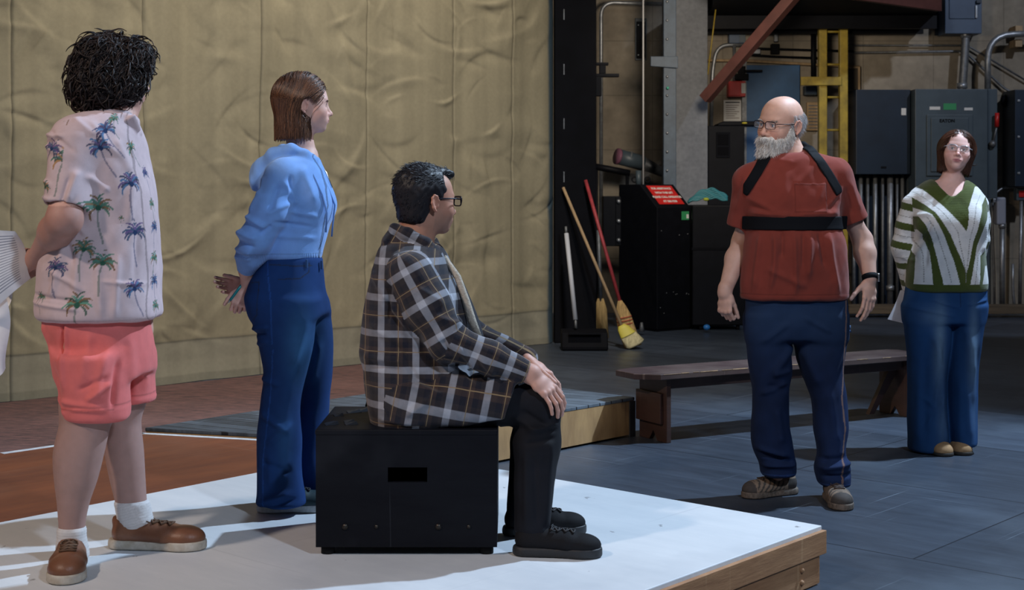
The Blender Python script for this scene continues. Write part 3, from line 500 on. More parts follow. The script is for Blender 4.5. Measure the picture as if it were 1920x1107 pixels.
t = wbox('call_point', 'red-faced grey box on a post at the right photo edge', 'call point', 1906, 353, 1930, 376, WD - .3, .1, M_GREYE, parts=(('red_button', (1911, 358, 1925, 370), .012, .012, M_RED),)); MB().tube([px(1915, 376, WD - .27), px(1912, 583, WD - .27)], .020, 12).build('post', M_STEEL, t)
wbox('kerb', 'low worn timber kerb along the foot of the wall at right', 'kerb', 1592, 573, 2100, 589, WD - .62, .2, mat('dusty_timber', (.16, .12, .075), .8, noise=.5, nscale=6, stretch=(.2, 1, 8)))
wbox('wall_pipe', 'upright grey pipe behind the pale switch box post', 'pipe', 1843, 372, 1858, 583, WD - .1, .1, M_GREYE)
# brooms and dustpan
def broom(label, a, b, r_, m, name='broom'):
    t = thing(name, label, 'broom', tuple(b)); MB().tube([a, b], r_, 12).build('handle', m, t); return t
M_CORN = mat('broom_corn', (.50, .33, .13), .9, noise=.45, nscale=60, stretch=(1, 1, .15), bump=.6, bscale=150); M_PINK = mat('worn_red_paint', (.42, .05, .06), .5, noise=.4, nscale=14)
top, hd, end = px(1098, 338, 12.90), px(1163, 568, 12.62), px(1180, 645, 12.55)
t = broom('corn broom with a worn red handle leaning on the black column', top, hd, .016, M_PINK)
b = MB(); fwd = Vector((0, -1, 0)); dd = (end - hd).normalized(); sd = Vector((1, 0, 0)) - dd * dd.x; sd.normalize()
def bristle(o_, dd, sd, prof, th):
    vs, n = [], 14
    for s_, wl_, wr_ in prof:
        for k in range(n): a_ = 2 * math.pi * k / n; vs.append(o_ + dd * s_ + sd * ((wr_ - wl_) / 2 + (wr_ + wl_) / 2 * math.cos(a_)) + Vector((0, 1, 0)) * th * (.6 + .4 * s_ / prof[-1][0]) * math.sin(a_))
    fs = [(i * n + k, i * n + (k + 1) % n, (i + 1) * n + (k + 1) % n, (i + 1) * n + k) for i in range(len(prof) - 1) for k in range(n)] + [tuple(range(n))[::-1], tuple((len(prof) - 1) * n + k for k in range(n))]
    return MB().add(vs, fs, True)
bristle(hd, dd, sd, [(-.02, .018, .018), (.04, .045, .045), (.12, .065, .07), (.25, .075, .085), (.40, .05, .105)], .035).build('bristles', M_CORN, t)
MBD = mat('red_stitching', (.35, .06, .03), .7)
for s_ in (.13, .16, .19): bristle(hd, dd, sd, [(s_, .068, .074), (s_ + .008, .069, .076)], .036).build('stitching', MBD, t)
top, hd, end = px(1056, 352, 12.92), px(1166, 612, 12.50), px(1187, 652, 12.45)
t = broom('angled push broom with a pale wooden handle and yellow head leaning on the black column', top, hd, .014, M_WOODL)
dd = (end - hd).normalized(); sd = Vector((1, 0, 0)) - dd * dd.x; sd.normalize(); MYH = mat('yellow_plastic', (.60, .52, .08), .5)
bristle(hd, dd, sd, [(-.01, .03, .03), (.02, .05, .055), (.09, .06, .085), (.095, .06, .085)], .03).build('broom_head', MYH, t); bristle(hd + dd * .09, dd, sd, [(0, .06, .085), (.10, .055, .12), (.115, .04, .10)], .035).build('bristles', mat('cream_bristles', (.58, .52, .30), .9, noise=.4, nscale=70, stretch=(1, 1, .15)), t)
t = broom('old broom with grey handle standing behind the two leaning brooms', px(1122, 432, 13.4), px(1126, 565, 13.4), .02, M_STEELD); bristle(px(1126, 560, 13.4), Vector((0, 0, -1)), Vector((1, 0, 0)), [(0, .03, .03), (.10, .06, .06), (.37, .075, .08)], .03).build('bristles', M_CORN, t)
t = thing('lobby_dustpan', 'black long-handled dustpan with white handle at the foot of the black column', 'dustpan', tuple(px(1090, 650, 12.6)))
MWH = mat('white_plastic', (.50, .52, .56), .5); MB().tube([px(1062, 438, 12.7), px(1079, 600, 12.5)], .020, 12).build('handle', MWH, t); MB().tube([px(1061, 425, 12.71), px(1062, 440, 12.7)], .012, 10).build('grip', M_STEELD, t); MB().tube([px(1079, 598, 12.5), px(1080, 616, 12.48)], .012, 8).build('ferrule', M_STEELD, t)
A_ = px(1052, 0, 12.5); B_ = px(1138, 0, 12.5); x0, x1 = A_.x, B_.x
b = MB(); b.ext([(0, .0), (.30, .0), (.30, .03), (.24, .15), (.05, .17), (0, .12)], (x0, 12.62, .004), (0, -1, 0), (0, 0, 1), (1, 0, 0), x1 - x0).build('pan', M_DRAPE, t, bevel=.012); MB().b2(x0 + .06, x1 - .06, 12.30, 12.36, .145, .160).build('rim', M_BLKS, t)
tag(MB().tube([px(1203, 622, 13.7), px(1203, 605, 13.7)], [.03, .012], 12).build('floor_stop', M_STEELD), 'small grey floor stop in front of the lectern cabinet', 'stop')
tag(MB().ball(tuple(px(1325, 614, 13.95)), (.035, .03, .028)).build('bottle_cap', mat('blue_plastic', (.03, .20, .55), .4)), 'small bright blue cap at the foot of the road case', 'cap')
# ================================================================= organic modelling: blended volumes turned into one continuous surface
def nv(a): return np.asarray(a, np.float32)
def axes(fwd, up=(0, 0, 1)):
    """frame whose -y looks along fwd, +x is the figure's own left, z up (columns)"""
    f = nv(fwd) / np.linalg.norm(fwd); x = np.cross(nv(up), -f) * -1; x = np.cross(-f, nv(up)); x /= np.linalg.norm(x); z = np.cross(x, -f); return np.stack([x, -f, z], 1).astype(np.float32)
def rot3(rx=0, ry=0, rz=0):
    return np.array(Matrix.Rotation(rz, 3, 'Z') @ Matrix.Rotation(ry, 3, 'Y') @ Matrix.Rotation(rx, 3, 'X'), np.float32)
class Vol:
    def __init__(s): s.p = []; s.T = (np.eye(3, dtype=np.float32), nv((0, 0, 0))); s.sc = 1
    def frame(s, Rm=None, t=(0, 0, 0), sc=1): s.T = (np.eye(3, dtype=np.float32) if Rm is None else Rm, nv(t)); s.sc = sc; return s
    def W(s, p): return s.T[0] @ (nv(p) * s.sc) + s.T[1]
    def _add(s, fn, c, rad, k, op, tg): s.p.append((fn, nv(c), float(rad), k, op, tg)); return s
    def cone(s, a, b, r1, r2=None, k=.02, op='u', tg=''):
        r2 = r1 if r2 is None else r2; a, b = s.W(a), s.W(b); ab = b - a; L2 = float(ab @ ab) + 1e-12
        def fn(P):
            t = np.clip(((P - a) @ ab) / L2, 0, 1); return np.linalg.norm(P - a - t[:, None] * ab, axis=1) - (r1 + (r2 - r1) * t)
        return s._add(fn, (a + b) / 2, math.sqrt(L2) / 2 + max(r1, r2), k, op, tg)
    def chain(s, pts, rs, k=.02, op='u', tg=''):
        for i in range(len(pts) - 1): s.cone(pts[i], pts[i + 1], rs[i], rs[i + 1], k, op, tg)
        return s
    def ell(s, c, r, k=.02, op='u', tg='', rot=None):
        c = s.W(c); A = s.T[0] if rot is None else s.T[0] @ rot; r = nv((r, r, r) if not hasattr(r, '__len__') else r)
        def fn(P):
            q = (P - c) @ A; k0 = np.linalg.norm(q / r, axis=1); k1 = np.linalg.norm(q / (r * r), axis=1) + 1e-9; return k0 * (k0 - 1) / k1
        return s._add(fn, c, float(r.max()), k, op, tg)
    def flat(s, a, b, ra, rb, u=(1, 0, 0), k=.02, op='u', tg='', ends=True):
        """elliptical tapered limb from a to b; ra=(along u, across u)"""
        a, b = s.W(a), s.W(b); ab = b - a; L = float(np.linalg.norm(ab)); w = ab / L; u = s.T[0] @ nv(u); u = u - w * (u @ w); u /= np.linalg.norm(u); v = np.cross(w, u)
        def fn(P):
            q = P - a; t = q @ w; tt = np.clip(t / L, 0, 1); U = ra[0] + (rb[0] - ra[0]) * tt; V = ra[1] + (rb[1] - ra[1]) * tt; m = np.minimum(U, V); ax = t - tt * L
            x = (q @ u) / U; y = (q @ v) / V; z = ax / m; k0 = np.sqrt(x * x + y * y + z * z); k1 = np.sqrt((x / U) ** 2 + (y / V) ** 2 + (z / m) ** 2) + 1e-9; return k0 * (k0 - 1) / k1
        return s._add(fn, (a + b) / 2, L / 2 + max(*ra, *rb), k, op, tg)
    def box(s, c, h, r=.01, k=.01, op='u', tg='', rot=None):
        c = s.W(c); A = s.T[0] if rot is None else s.T[0] @ rot; h = nv(h)
        def fn(P):
            q = abs((P - c) @ A) - h + r; return np.linalg.norm(np.maximum(q, 0), axis=1) + np.minimum(q.max(1), 0) - r
        return s._add(fn, c, float(np.linalg.norm(h)), k, op, tg)
    def stack(s, rows, k=.02, op='u', tg='', n=2.3, rz=0, capr=.004, tilt=(0, 0)):
        """horizontal sections (z, x-left, x-right, y-front, y-back), smoothly interpolated upward"""
        rows = np.array(sorted(rows), np.float64); z = rows[:, 0]; A, t0 = s.T; cz, sz = math.cos(rz), math.sin(rz)
        zz = np.linspace(z[0], z[-1], 160); C = []
        for j in range(1, 5):                                # monotone-ish cubic interpolation
            y = rows[:, j]; m = np.gradient(y, z) if len(z) > 2 else np.full(len(z), (y[-1] - y[0]) / (z[-1] - z[0]))
            i = np.clip(np.searchsorted(z, zz) - 1, 0, len(z) - 2); hh = z[i + 1] - z[i]; t = (zz - z[i]) / hh
            C.append((2 * t**3 - 3 * t**2 + 1) * y[i] + (t**3 - 2 * t**2 + t) * hh * m[i] + (-2 * t**3 + 3 * t**2) * y[i + 1] + (t**3 - t**2) * hh * m[i + 1])
        cx, cy, rx, ry = (C[0] + C[1]) / 2, (C[2] + C[3]) / 2, (C[1] - C[0]) / 2, (C[3] - C[2]) / 2
        def fn(P):
            q = (P - t0) @ A; Z = q[:, 2]; X = q[:, 0] - np.interp(Z, zz, cx) - tilt[0] * (Z - z[0]); Y = q[:, 1] - np.interp(Z, zz, cy); U = np.interp(Z, zz, rx); V = np.interp(Z, zz, ry)
            if rz: X, Y = X * cz + Y * sz, -X * sz + Y * cz
            x = abs(X) / U; y = abs(Y) / V; k0 = (x**n + y**n) ** (1 / n) + 1e-6; g = np.sqrt((x**(n - 1) / U) ** 2 + (y**(n - 1) / V) ** 2) / (k0 ** (n - 1)) + 1e-6
            d = (k0 - 1) / g * .93; e = np.maximum(z[0] - Z, Z - z[-1]); hh = np.clip(.5 + .5 * (d - e) / .02, 0, 1); return np.maximum(d, e) + np.where(abs(d - e) < .02, .25 * (.02 - abs(d - e)) ** 2 / .02, 0)
        cen = A @ nv((float(np.mean(cx)), float(np.mean(cy)), float((z[0] + z[-1]) / 2))) + t0
        return s._add(fn, cen, float(np.sqrt((np.max(abs(cx - cx.mean()) + rx)) ** 2 + (np.max(abs(cy - cy.mean()) + ry)) ** 2 + ((z[-1] - z[0]) / 2) ** 2)), k, op, tg)
    def plane(s, o, nrm, k=.004, tg=''):                     # cut everything on the +normal side
        o, nrm = s.W(o), s.T[0] @ nv(nrm); nrm = nrm / np.linalg.norm(nrm)
        return s._add(lambda P: -((P - o) @ nrm), o, 1e6, k, 's', tg)
    def shell(s, other, off, k=.004, op='u', tg='', c=(0, 0, 1), rad=1.2):     # another volume, inflated: straps, bands, pockets
        return s._add(lambda P: other.ev(P) - off, nv(c), rad, k, op, tg)
    def sub(s, o, k=.02, tg=''):                              # a finished volume joined in as one piece
        us = [p for p in o.p if p[4] == 'u']; c = np.mean([p[1] for p in us], 0); r = max(float(np.linalg.norm(p[1] - c)) + p[2] for p in us); return s._add(o.ev, c, r, k, 'u', tg)
    def grad(s, P, h=.002):
        g = np.stack([s.ev(P + nv(e) * h) - s.ev(P - nv(e) * h) for e in ((1, 0, 0), (0, 1, 0), (0, 0, 1))], 1); return g / (np.linalg.norm(g, axis=1, keepdims=True) + 1e-9)
    def ev(s, P, prims=None):
        d = np.full(len(P), 1e3, np.float32)
        for fn, c, rad, k, op, tg in (s.p if prims is None else prims):
            e = fn(P)
            if op == 'u': h = np.maximum(k - abs(d - e), 0) / k; d = np.minimum(d, e) - h * h * k * .25
            else: h = np.maximum(k - abs(d + e), 0) / k; d = np.maximum(d, -e) + h * h * k * .25
        return d
    def surf(s, h=.004, fine=(), hf=None):
        lo = np.min([p[1] - p[2] for p in s.p if p[4] == 'u'], 0) - .02; hi = np.max([p[1] + p[2] for p in s.p if p[4] == 'u'], 0) + .02
        ax = []
        for a in range(3):                                   # finer sampling only where small forms need it
            iv = [(f[a][0], f[a][1]) for f in fine if f[a]]; g = [lo[a]]
            while g[-1] < hi[a]:
                x = g[-1]; g.append(x + (hf if any(i0 - h <= x <= i1 for i0, i1 in iv) else h))
            ax.append(np.array(g, np.float32))
        n = [len(a) for a in ax]; D = np.full(n, 1, np.float32); Bk = 14; bl = []
        for i in range(0, n[0] - 1, Bk):
            for j in range(0, n[1] - 1, Bk):
                for k in range(0, n[2] - 1, Bk): bl.append((i, j, k))
        ee = [(min(b[a] + Bk, n[a] - 1)) for b in bl for a in range(3)]; ee = np.array(ee).reshape(-1, 3); bb = np.array(bl)
        c0 = np.stack([ax[a][bb[:, a]] for a in range(3)], 1); c1 = np.stack([ax[a][ee[:, a]] for a in range(3)], 1); cc = (c0 + c1) / 2; hd = np.linalg.norm(c1 - c0, axis=1) / 2
        dc = s.ev(cc)
        for q in range(len(bl)):
            i0, e0 = bb[q], ee[q]; sl = tuple(slice(i0[a], e0[a] + 1) for a in range(3))
            if abs(dc[q]) > hd[q] * 1.5 + .03: D[sl] = np.sign(dc[q]); continue
            G = np.stack(np.meshgrid(*[ax[a][sl[a]] for a in range(3)], indexing='ij'), -1); shp = G.shape[:3]; P = G.reshape(-1, 3)
            pr = [p for p in s.p if np.linalg.norm(cc[q] - p[1]) - p[2] < hd[q] + p[3] + .01]
            D[sl] = s.ev(P, pr).reshape(shp) if pr else 1
        return nets(D, ax)
def nets(D, ax):
    S = D < 0; c = np.zeros(tuple(x - 1 for x in D.shape), np.int8)
    for di in (0, 1):
        for dj in (0, 1):
            for dk in (0, 1): c += S[di:D.shape[0] - 1 + di, dj:D.shape[1] - 1 + dj, dk:D.shape[2] - 1 + dk]
    I = np.argwhere((c > 0) & (c < 8)); acc = np.zeros((len(I), 3)); cnt = np.zeros(len(I)); cor = [(a, b, d) for a in (0, 1) for b in (0, 1) for d in (0, 1)]
    val = {o: D[I[:, 0] + o[0], I[:, 1] + o[1], I[:, 2] + o[2]] for o in cor}; pos = {o: np.stack([ax[a][I[:, a] + o[a]] for a in range(3)], 1) for o in cor}
    for o in cor:
        for a in range(3):
            if o[a] == 0:
                p = tuple(o[x] + (x == a) for x in range(3)); v0, v1 = val[o], val[p]; m = (v0 < 0) != (v1 < 0); t = np.where(m, v0 / np.where(m, v0 - v1, 1), 0)
                acc += np.where(m[:, None], pos[o] + t[:, None] * (pos[p] - pos[o]), 0); cnt += m
    V = acc / np.maximum(cnt, 1)[:, None]; idx = np.full(c.shape, -1, np.int32); idx[I[:, 0], I[:, 1], I[:, 2]] = np.arange(len(I)); Q = []
    for a in range(3):
        b_, c_ = [x for x in range(3) if x != a]; sh = list(D.shape); sl0 = [slice(None)] * 3; sl1 = [slice(None)] * 3
        sl0[a] = slice(0, -1); sl1[a] = slice(1, None)
        for x in (b_, c_): sl0[x] = slice(1, -1); sl1[x] = slice(1, -1)
        A, Bm = S[tuple(sl0)], S[tuple(sl1)]; E = np.argwhere(A != Bm)
        if not len(E): continue
        fl_ = A[E[:, 0], E[:, 1], E[:, 2]]; base = E.copy(); base[:, b_] += 1; base[:, c_] += 1
        def g(db, dc_): t = base.copy(); t[:, b_] -= db; t[:, c_] -= dc_; return idx[t[:, 0], t[:, 1], t[:, 2]]
        q = np.stack([g(1, 1), g(0, 1), g(0, 0), g(1, 0)], 1)
        if a == 1: fl_ = ~fl_
        q = np.where(fl_[:, None], q, q[:, ::-1]); Q.append(q)
    Q = np.vstack(Q); Q = Q[(Q >= 0).all(1)]; return V.astype(np.float32), Q
def normals(V, Q):
    n = np.cross(V[Q[:, 2]] - V[Q[:, 0]], V[Q[:, 3]] - V[Q[:, 1]]); N = np.zeros_like(V)
    for a in range(3):
        w = n[:, a]; N[:, a] = sum(np.bincount(Q[:, j], w, len(V)) for j in range(4))
    return N / (np.linalg.norm(N, axis=1, keepdims=True) + 1e-9)
def relax(V, Q, it=1, lam=.5):
    for _ in range(it):
        A = np.zeros_like(V); c = np.zeros(len(V))
        for j in range(4):
            for jj in ((j + 1) % 4, (j + 3) % 4):
                for a in range(3): A[:, a] += np.bincount(Q[:, j], V[Q[:, jj], a], len(V))
                c += np.bincount(Q[:, j], minlength=len(V))
        V = V * (1 - lam) + lam * A / np.maximum(c, 1)[:, None]
    return V.astype(np.float32)
def wnoise(P, s, seed=0):                    # cheap smooth noise: warped sines, about -1..1
    p = P * s + seed * 3.7; x, y, z = p[:, 0], p[:, 1], p[:, 2]
    a = np.sin(x + 1.3 * np.sin(y * 1.1 + z * .7)) + np.sin(y * 1.2 + 1.4 * np.sin(z * .9 - x * .8)) + np.sin(z * 1.1 + 1.2 * np.sin(x * 1.3 + y * .6))
    return a / 3
def folds(V, N, lst, front=True):
    """creases pressed into or raised from the cloth, given as (x0,z0,x1,z1,width,height[,bow]) on the front faces"""
    d = np.zeros(len(V)); m = np.clip(-N[:, 1] * 2 + .3, 0, 1) if front else 1
    for f in lst:
        x0, z0, x1, z1, w, h = f[:6]; bow = f[6] if len(f) > 6 else 0; dx, dz = x1 - x0, z1 - z0; L = math.hypot(dx, dz); u = ((V[:, 0] - x0) * dx + (V[:, 2] - z0) * dz) / L; v = ((V[:, 0] - x0) * -dz + (V[:, 2] - z0) * dx) / L
        t = u / L; v = v - bow * 4 * t * (1 - t); e = np.exp(-np.clip(abs(t - .5) - .30, 0, 9) ** 2 / .022); d += h * e * np.exp(-(v / w) ** 2) * (np.where(v > 0, 1, 1))
    return V + N * (d * m)[:, None]
def sstep(a, b, x): t = np.clip((x - a) / (b - a), 0, 1); return t * t * (3 - 2 * t)
def mixc(c, new, m): return c * (1 - m[:, None]) + np.asarray(new) * m[:, None]
# ---------------------------------------------------------------- head, hand, shoe recipes
def head_vol(v, hf, o, s=1.0, wide=1.0, jaw=1.0, chin=0, nose=1.0, ears=True, full=0, lips=1.0, open_=.0040):
    """hf: frame (columns), o: centre between the eyes and ears; face looks along -y"""
    v.frame(hf, o, s); k = s
    v.ell((0, .014, .030), (.075 * wide * s, .097 * s, .089 * s), .02); v.ell((0, -.028, .028), (.066 * wide * s, .064 * s, .074 * s), .03)
    v.ell((0, -.036, -.026), (.0635 * wide * s, .055 * s, .070 * s), .03)
    v.ell((0, -.030, -.068), (.054 * jaw * s, .056 * s, .040 * s), .03); v.ell((0, -.069 - chin, -.096), (.022 * s, .019 * s, .017 * s), .03)
    v.ell((0, -.078, .020), (.044 * s, .013 * s, .010 * s), .018)
    for x in (-1, 1):
        v.ell((x * .040, -.058, -.034), ((.024 + full) * s, .026 * s, .024 * s), .025); v.ell((x * .0315, -.100, -.003), (.0185 * s, .0165 * s, .0125 * s), .014, 's')
        v.ell((x * .031, -.0775, -.001), (.0155 * s, .0118 * s, .0125 * s), .006)
    v.cone((0, -.087, .004), (0, -.106 - .004 * nose, -.034), .0065 * s, .0092 * s * nose, .012); v.ell((0, -.106 - .004 * nose, -.038), (.0105 * s * nose, .010 * s, .0085 * s), .008)
    for x in (-1, 1): v.ell((x * .0115 * nose, -.098, -.041), (.0085 * s, .0105 * s, .0075 * s), .008); v.ell((x * .0065, -.108, -.0485), (.0038 * s, .0055 * s, .0035 * s), .004, 's')
    v.ell((0, -.086, -.066), (.030 * s, .015 * s, .018 * s), .016)
    v.ell((0, -.0965, -.0635), (.021 * s, .0085 * s, .0050 * s * lips), .005); v.ell((0, -.0945, -.0735), (.018 * s, .0095 * s, .0058 * s * lips), .005)
    v.ell((0, -.104, -.0685), (.0245 * s, .0062 * s, .0009 * s), .003, 's'); v.ell((0, -.102, -.085), (.014 * s, .008 * s, .005 * s), .012, 's')
    for x in (-1, 1):
        v.ell((x * .031, -.0945, -.0015), (.0125 * s, .0085 * s, open_ * s), .0025, 's')
        if ears:
            rr = rot3(0, 0, x * -.42); v.ell((x * .080 * wide, .012, -.008), (.0050 * s, .0165 * s, .0285 * s), .008, rot=rr)
            pts = [(x * (.0805 * wide + .004 + b * .25), .012 + b, a - .006) for a, b in ((-.016, -.012), (.006, -.015), (.022, -.006), (.026, .006), (.016, .016), (-.002, .017), (-.018, .009), (-.030, -.003))]
            v.chain(pts, [.0035 * s] * 5 + [.0035 * s, .004 * s, .0048 * s], .004); v.ell((x * .087 * wide, .006, -.008), (.006 * s, .0085 * s, .012 * s), .005, 's')
def hand_vol(v, hf, o, s=1.0, side=1, curl=(.35, .35, .4, .45), spread=.06, thumb=(.7, .5, .3), tc=.35, k=.0035):
    """hf columns: x = across palm towards the thumb side, y = towards back of hand, z = from fingers to wrist; o = wrist"""
    v.frame(hf, o, s); v.flat((0, 0, .01), (.0, -.001, -.045), (.026 * s, .019 * s), (.037 * s, .0165 * s), (1, 0, 0), .012); v.flat((0, 0, -.045), (.001, .0, -.082), (.037 * s, .0165 * s), (.040 * s, .0125 * s), (1, 0, 0), .012)
    v.ell((.020, -.009, -.035), (.018 * s, .013 * s, .028 * s), .01)
    Ls = ((.043, .026, .022), (.047, .030, .024), (.044, .028, .023), (.034, .021, .020)); rs = (.0088, .0090, .0086, .0078)
    for i in range(4):
        x = .029 - i * .0188; z = -.088 + (.003, 0, .003, .010)[i]; p = np.array([x, .001, z]); sp = (1.5 - i) * spread; a = curl[i]; v.ell((x, .003, z), (rs[i] * 1.12 * s,) * 3, .006); r = rs[i] * s
        for j, L_ in enumerate(Ls[i]):
            ang = a * (.55, 1.6, 2.3)[j] if j else a * .55; d = np.array([math.sin(sp) * math.cos(ang), -math.sin(ang), -math.cos(ang) * math.cos(sp)]); q = p + d * L_
            v.cone(p, q, r, r * .92, k if j == 0 else .003); p = q; r *= .92
    p = np.array([.027, -.006, -.018]); r = .0125 * s; d0 = np.array([math.sin(thumb[0]), -math.sin(thumb[1]) * .8, -math.cos(thumb[0])]); d0 /= np.linalg.norm(d0)
    for j, L_ in enumerate((.042, .033, .027)):
        d = d0 + np.array([-tc * j * .45, -.25 * thumb[2] * j, -.15 * j]); d /= np.linalg.norm(d); q = p + d * L_; v.cone(p, q, r, r * .88, .010 if j == 0 else .004); p = q; r *= .88
def lerp(a, b, t): return nv(a) + (nv(b) - nv(a)) * t
class Fig:
    """a person: pixel helpers at the person's own distance, and part builders"""
    def __init__(s, label, base, D, zb, px0):
        s.D = D; s.s = F / D; s.zb = zb; s.o = Vector((base, D, zb)); s.root = thing('person', label, 'person', s.o)
    def L(s, x, y, dy=0): d = s.D + dy; return np.array([(x - 960) / F * d - s.o.x, dy, CH - (y - HZ) / F * d - s.zb], np.float32)
    def rows(s, lst, dy=0):                                # (py, left px, right px, y-front, y-back)
        r = []
        for py, l, rr, f, b in lst:
            a = s.L(l, py, dy); c = s.L(rr, py, dy); r.append((a[2], a[0], c[0], f + dy, b + dy))
        return r
    def fold(s, lst): return [(s.L(a, b)[0], s.L(a, b)[2], s.L(c, d)[0], s.L(c, d)[2], w, h) + tuple(r) for a, b, c, d, w, h, *r in lst]
    def put(s, name, V, Q, m, parent=None, tint=None, uv=None):
        V = V + nv(s.o); return mesh_np(name, V, Q, m, parent or s.root, True, tint, uv)
def skin_tint(P, base, hf=None, o=None, s=1.0, lip=(.50, .20, .18), flush=.5, stub=None):
    c = np.tile(nv(base), (len(P), 1)); n = wnoise(P, 60, 2) * .5 + wnoise(P, 170, 5) * .5; c *= (1 + .07 * n)[:, None]
    if hf is not None:
        q = (P - nv(o)) @ hf / s; x, y, z = abs(q[:, 0]), q[:, 1], q[:, 2]; red = np.exp(-((x - .042) / .022) ** 2 - ((z + .038) / .022) ** 2) * (y < -.03) + np.exp(-(x / .014) ** 2 - ((z + .036) / .014) ** 2) * (y < -.09) + .8 * np.exp(-((x - .085) / .012) ** 2) * (abs(z) < .045)
        c = c * (1 - np.clip(red * flush, 0, 1)[:, None] * (1 - nv((1.0, .72, .70))))
        lm = np.exp(-np.clip(((x / .024) ** 2 + ((z + .0685) / .0105) ** 2), 0, 9) ** 3) * (y < -.086); c = mixc(c, lip, np.clip(lm, 0, 1))
        mo = np.exp(-((x / .024) ** 4 + ((z + .0685) / .0016) ** 2)) * (y < -.08); c = mixc(c, nv(lip) * .4, mo * .8)
        ey = np.exp(-((x - .031) / .017) ** 4 - ((z + .0015) / .0075) ** 4) * (y < -.06); c = mixc(c, nv(base) * nv((.62, .48, .50)), ey * .7)
    return c
def eyes(fig, hf, o, s, iris, look=(0, 0)):
    me_w = M_EYEW
    for x in (-1, 1):
        c = hf @ nv((x * .0312, -.0775, -.0015)) * s + nv(o); R_ = hf @ rot3(look[1], 0, look[0]); b = MB()
        vs = []; nu, nvv = 20, 14; b.ball((0, 0, 0), .0122 * s, 20, 14); V = np.array(b.v) @ (R_ @ rot3(R(90), 0, 0)).T + c
        t = np.array(b.v)[:, 2] / (.0122 * s)        # ball pole (+z) turned to look along -y
        col = np.tile(nv((.72, .70, .68)), (len(V), 1)); col[t > .82] = iris; col[t > .94] = (.01, .01, .01)
        me = bpy.data.meshes.new('eye'); me.from_pydata([tuple(p + nv(fig.o)) for p in V], [], b.f); me.polygons.foreach_set('use_smooth', [True] * len(b.f))
        a = me.color_attributes.new('tint', 'FLOAT_COLOR', 'POINT'); cc = np.ones((len(V), 4), np.float32); cc[:, :3] = col; a.data.foreach_set('color', cc.ravel()); me.materials.append(me_w)
        ob = bpy.data.objects.new('eye', me); COL.objects.link(ob); attach(ob, fig.root)
        b = MB(); b.tube([hf @ (nv((x * xx, -.0905 + 3.5 * (xx - .029) ** 2 * 8, .0010 + .0030 * math.sin((xx - .018) / .026 * math.pi))) * s) + nv(o) + nv(fig.o) for xx in np.linspace(.018, .044, 9)], [.0004, .0008, .001, .001, .001, .001, .001, .0009, .0004], 5); b.build('eyelashes', M_LASH, fig.root)
class Strands:
    """many thin tapered strands gathered into one mesh (hair, beard)"""
    def __init__(s): s.V = []; s.Q = []; s.n = 0; s.c = []
    def add(s, pts, r, col=None, sides=4, tip=.15):
        pts = np.asarray(pts, np.float64); n = len(pts); T = np.gradient(pts, axis=0); T /= np.linalg.norm(T, axis=1, keepdims=True) + 1e-9
        up = np.array([0, 0, 1.]) if abs(T[0, 2]) < .9 else np.array([1., 0, 0]); a = np.cross(T, up); a /= np.linalg.norm(a, axis=1, keepdims=True) + 1e-9; b = np.cross(T, a)
        rr = r * (1 - (1 - tip) * np.linspace(0, 1, n) ** 2.2); an = np.arange(sides) * 2 * np.pi / sides
        V = pts[:, None, :] + (a[:, None, :] * np.cos(an)[None, :, None] + b[:, None, :] * np.sin(an)[None, :, None]) * rr[:, None, None]
        i = np.arange(n - 1)[:, None] * sides; k = np.arange(sides)[None]; k2 = (k + 1) % sides; q = np.stack([i + k, i + k2, i + sides + k2, i + sides + k], -1).reshape(-1, 4) + s.n
        s.V.append(V.reshape(-1, 3)); s.Q.append(q); s.n += n * sides
        if col is not None: s.c.append(np.tile(nv(col), (n * sides, 1)))
    def out(s): return np.vstack(s.V), np.vstack(s.Q), (np.vstack(s.c) if s.c else None)
